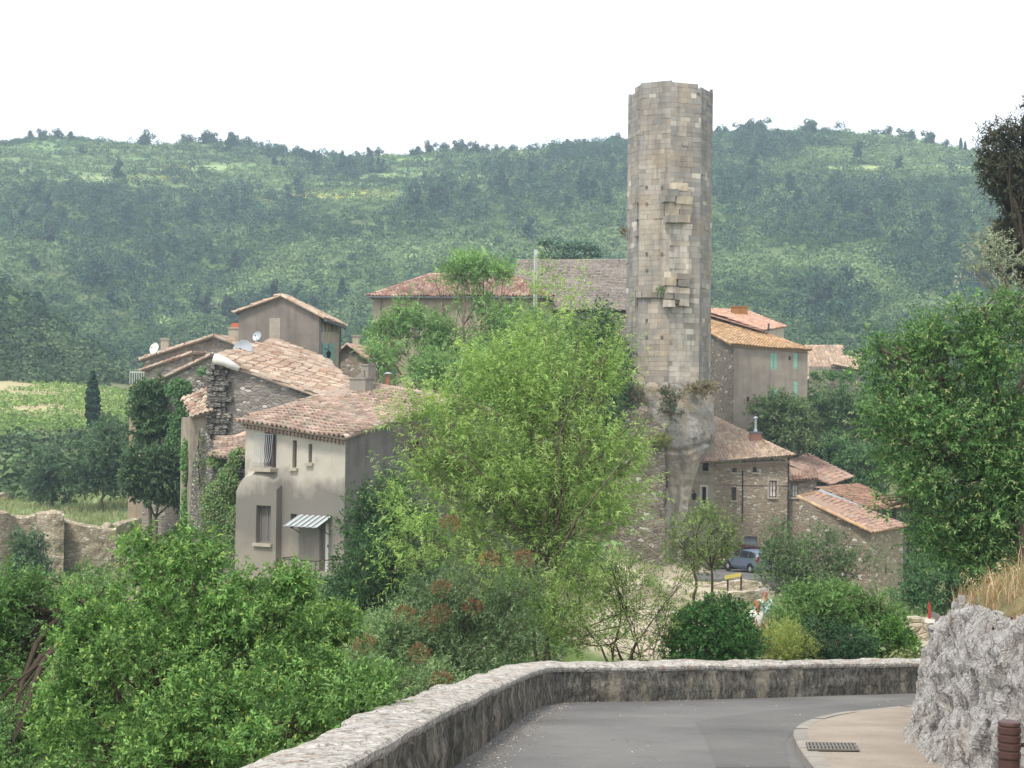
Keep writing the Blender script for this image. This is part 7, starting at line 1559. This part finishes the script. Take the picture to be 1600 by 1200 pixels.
# red post with sheeting
c = P(1452, 966, 46.5); T = thing('road_barrier', 'red post with grey sheet and white rails lying on the low stone wall', 'barrier', c); m = MB(); m.cbox(c + np.array([0, 0, .2]), (.07, .07, .42)); m.prism([c + np.array([-.03, 0, .4]), c + np.array([.03, 0, .4]), c + np.array([-.02, 0, .52])], np.array([0, .06, 0])); m.build('post', m_flat('faded_red', '9c3f38', .8), T)
m = MB(); m.prism([c + np.array(v) for v in ([.05, 0, .02], [.48, .1, -.1], [.32, .1, .12], [.06, 0, .2])], np.array([0, .03, 0])); m.build('sheet', m_flat('grey_sheet', '77706c', .8), T)
m = MB(); m.cbox(c + np.array([.0, -.05, -.08]), (.3, .05, .1), .1); m.cbox(c + np.array([.45, -.05, -.2]), (.35, .05, .08), -.1); m.build('rail', MAT_WHITE, T)
m = MB(); m.cbox(c + np.array([.33, -.1, -.38]), (.22, .06, .14), .2); m.build('red_block', m_flat('faded_pink', 'a8655c', .8), T)

# people on the lower road: one skinned body each, clothes as children
def person(label, foot, H, face, hair, shirt, trousers, lean=0.0, bag=None, arm_up=False):
    T = thing('person', label, 'person', foot); k = H / 1.75; f = np.array([math.sin(face), -math.cos(face), 0]); s = np.array([math.cos(face), math.sin(face), 0]); z = np.array([0, 0, 1.0])
    def pt(a, b, c): return tuple((s * a + f * b + z * c) * k)
    J = {'pel': ((0, 0, .95), .13), 'wai': ((0, .01, 1.1), .12), 'che': ((0, 0, 1.3), .15), 'nec': ((0, .01, 1.48), .055), 'hd0': ((0, .03, 1.56), .075), 'hd1': ((0, .03, 1.65), .098), 'hd2': ((0, .02, 1.72), .075)}
    E = [('pel', 'wai'), ('wai', 'che'), ('che', 'nec'), ('nec', 'hd0'), ('hd0', 'hd1'), ('hd1', 'hd2')]
    for sg, n in ((-1, 'l'), (1, 'r')):
        el, ha = ((sg * .27, .02, 1.15), (sg * .25, .16, .93))
        if arm_up and sg < 0: el, ha = (sg * .28, .1, 1.16), (sg * .12, .3, 1.2)
        J.update({'sh' + n: ((sg * .185, 0, 1.41), .06), 'el' + n: (el, .044), 'wr' + n: (ha, .03), 'hn' + n: (tuple(np.array(ha) + np.array([0, .03, -.07])), .034), 'hi' + n: ((sg * .095, 0, .88), .09), 'kn' + n: ((sg * .1, .03, .5), .06), 'an' + n: ((sg * .1, -.01, .09), .042), 'to' + n: ((sg * .11, .17, .03), .035)})
        E += [('che', 'sh' + n), ('sh' + n, 'el' + n), ('el' + n, 'wr' + n), ('wr' + n, 'hn' + n), ('pel', 'hi' + n), ('hi' + n, 'kn' + n), ('kn' + n, 'an' + n), ('an' + n, 'to' + n)]
        for q in range(5):                                 # fingers
            b0 = np.array(J['hn' + n][0]); o = np.array([(q - 2) * .016 * sg, .01 + (.02 if q == 0 else 0), -.04]); t1 = b0 + o; t2 = t1 + np.array([0, .015, -.045 + .008 * abs(q - 2)])
            J['f%s%da' % (n, q)] = (tuple(t1), .0095); J['f%s%db' % (n, q)] = (tuple(t2), .008); E += [('hn' + n, 'f%s%da' % (n, q)), ('f%s%da' % (n, q), 'f%s%db' % (n, q))]
    def skin(name, names, grow, mat, root, extra=None):
        JJ = {n: J[n] for n in names}; 
        if extra: JJ.update(extra)
        idx = {n: i for i, n in enumerate(JJ)}; me = bpy.data.meshes.new(name); ed = [(idx[a], idx[b]) for a, b in E if a in idx and b in idx]
        me.from_pydata([pt(*JJ[n][0]) for n in JJ], ed, []); o = bpy.data.objects.new(name, me); COL.objects.link(o); o.parent = T; BASE[o.name] = BASE[T.name]
        md = o.modifiers.new('skin', 'SKIN'); o.modifiers.new('sub', 'SUBSURF').levels = 1; o.modifiers['sub'].render_levels = 2; md.use_smooth_shade = True
        for i, n in enumerate(JJ): v = me.skin_vertices[0].data[i]; rr_ = (JJ[n][1] + grow) * k; v.radius = (rr_, rr_); v.use_root = n == root
        me.materials.append(mat); return o
    body = skin('body', list(J), 0, m_flat('skin', 'c08f78', .6, 0, .08, 20), 'pel')
    sh = {'shl': J['shl'], 'elm_l': None}
    skin('shirt', ['wai', 'che', 'shl', 'shr', 'ell', 'elr', 'pel'], .022, shirt, 'pel'); skin('trousers', ['pel', 'hil', 'hir', 'knl', 'knr', 'anl', 'anr'], .024, trousers, 'pel')
    hc = BASE[T.name] + np.array(pt(0, 0, 1.655)); m = MB(); th = np.linspace(0, 2 * math.pi, 17); ph = np.linspace(-.35, math.pi / 2, 9)
    V = np.stack([np.stack([np.cos(p) * np.cos(th) * .112 * k, np.cos(p) * np.sin(th) * .118 * k, np.sin(p) * .125 * k + 0 * th], -1) for p in ph]) + hc - f * .012 * k
    m.grid(V); m.build('hair', hair, body, smooth=True)
    m = MB(); fc = BASE[T.name] + np.array(pt(0, .122, 1.635)); m.prism([fc + z * .03 * k, fc - z * .015 * k - s * .018 * k, fc - z * .015 * k + s * .018 * k], f * .02 * k); m.build('nose', m_flat('skin_nose', 'b9826c', .6), body)
    for sg in (-1, 1):
        m = MB(); m.cbox(BASE[T.name] + np.array(pt(sg * .035, .118, 1.665)), (.022 * k, .012 * k, .012 * k)); m.build('eye', MAT_IRON, body); m = MB(); m.cbox(BASE[T.name] + np.array(pt(sg * .105, .02, 1.645)), (.02 * k, .035 * k, .055 * k)); m.build('ear', m_flat('skin_ear', 'c08f78', .6), body)
    m = MB(); m.cbox(BASE[T.name] + np.array(pt(0, .118, 1.595)), (.045 * k, .012 * k, .01 * k)); m.build('mouth', m_flat('lips', '9b5a50', .6), body)
    return T
def cloth(name, a, b, sc): t = NT(name, .9, .1); t.color(t.mix(t.ramp(t.noise(sc, 3), [(.42, 0), (.55, 1)]), lin(a), lin(b))); return t.m
HAIRG = m_flat('grey_hair', '8d8580', .9, 0, .2, 40)
p1 = P(1194, 918, 39); fz = p1[2] - 1.76; person('person with grey hair and mottled pale blue shirt walking behind the rounded bush', (p1[0], 39, fz), 1.74, .5, HAIRG, cloth('shirt_blue', 'd3dcd8', '7fa39e', 14), m_flat('beige_cloth', 'a5967d', .9))
p2 = P(1183, 938, 38.2); person('shorter person in a white top just left of the grey haired walker', (p2[0], 38.2, p2[2] - 1.5), 1.48, .2, m_flat('brown_hair', '8a6248', .9, 0, .2, 40), m_flat('white_cloth', 'e6e2da', .9, 0, .05), m_flat('dark_cloth', '4a4b52', .9), arm_up=True)
# ------------------------------------------------------------------ haze
hz = MB(); zmin = float(ZZ.min()) - 1.0
hz.box((-4600, -40, zmin), (9200, 0, 0), (0, 2700, 0), (0, 0, 190 - zmin))
hm = bpy.data.materials.new('haze'); hm.use_nodes = True; hn = hm.node_tree; hn.nodes.clear()
ho = hn.nodes.new('ShaderNodeOutputMaterial'); hv = hn.nodes.new('ShaderNodeVolumePrincipled')
hv.inputs['Color'].default_value = (.64, .83, 1.0, 1); hv.inputs['Density'].default_value = 0.00044; hv.inputs['Anisotropy'].default_value = .2
hn.links.new(hv.outputs[0], ho.inputs['Volume'])
tag(hz.build('haze', hm), kind='stuff')
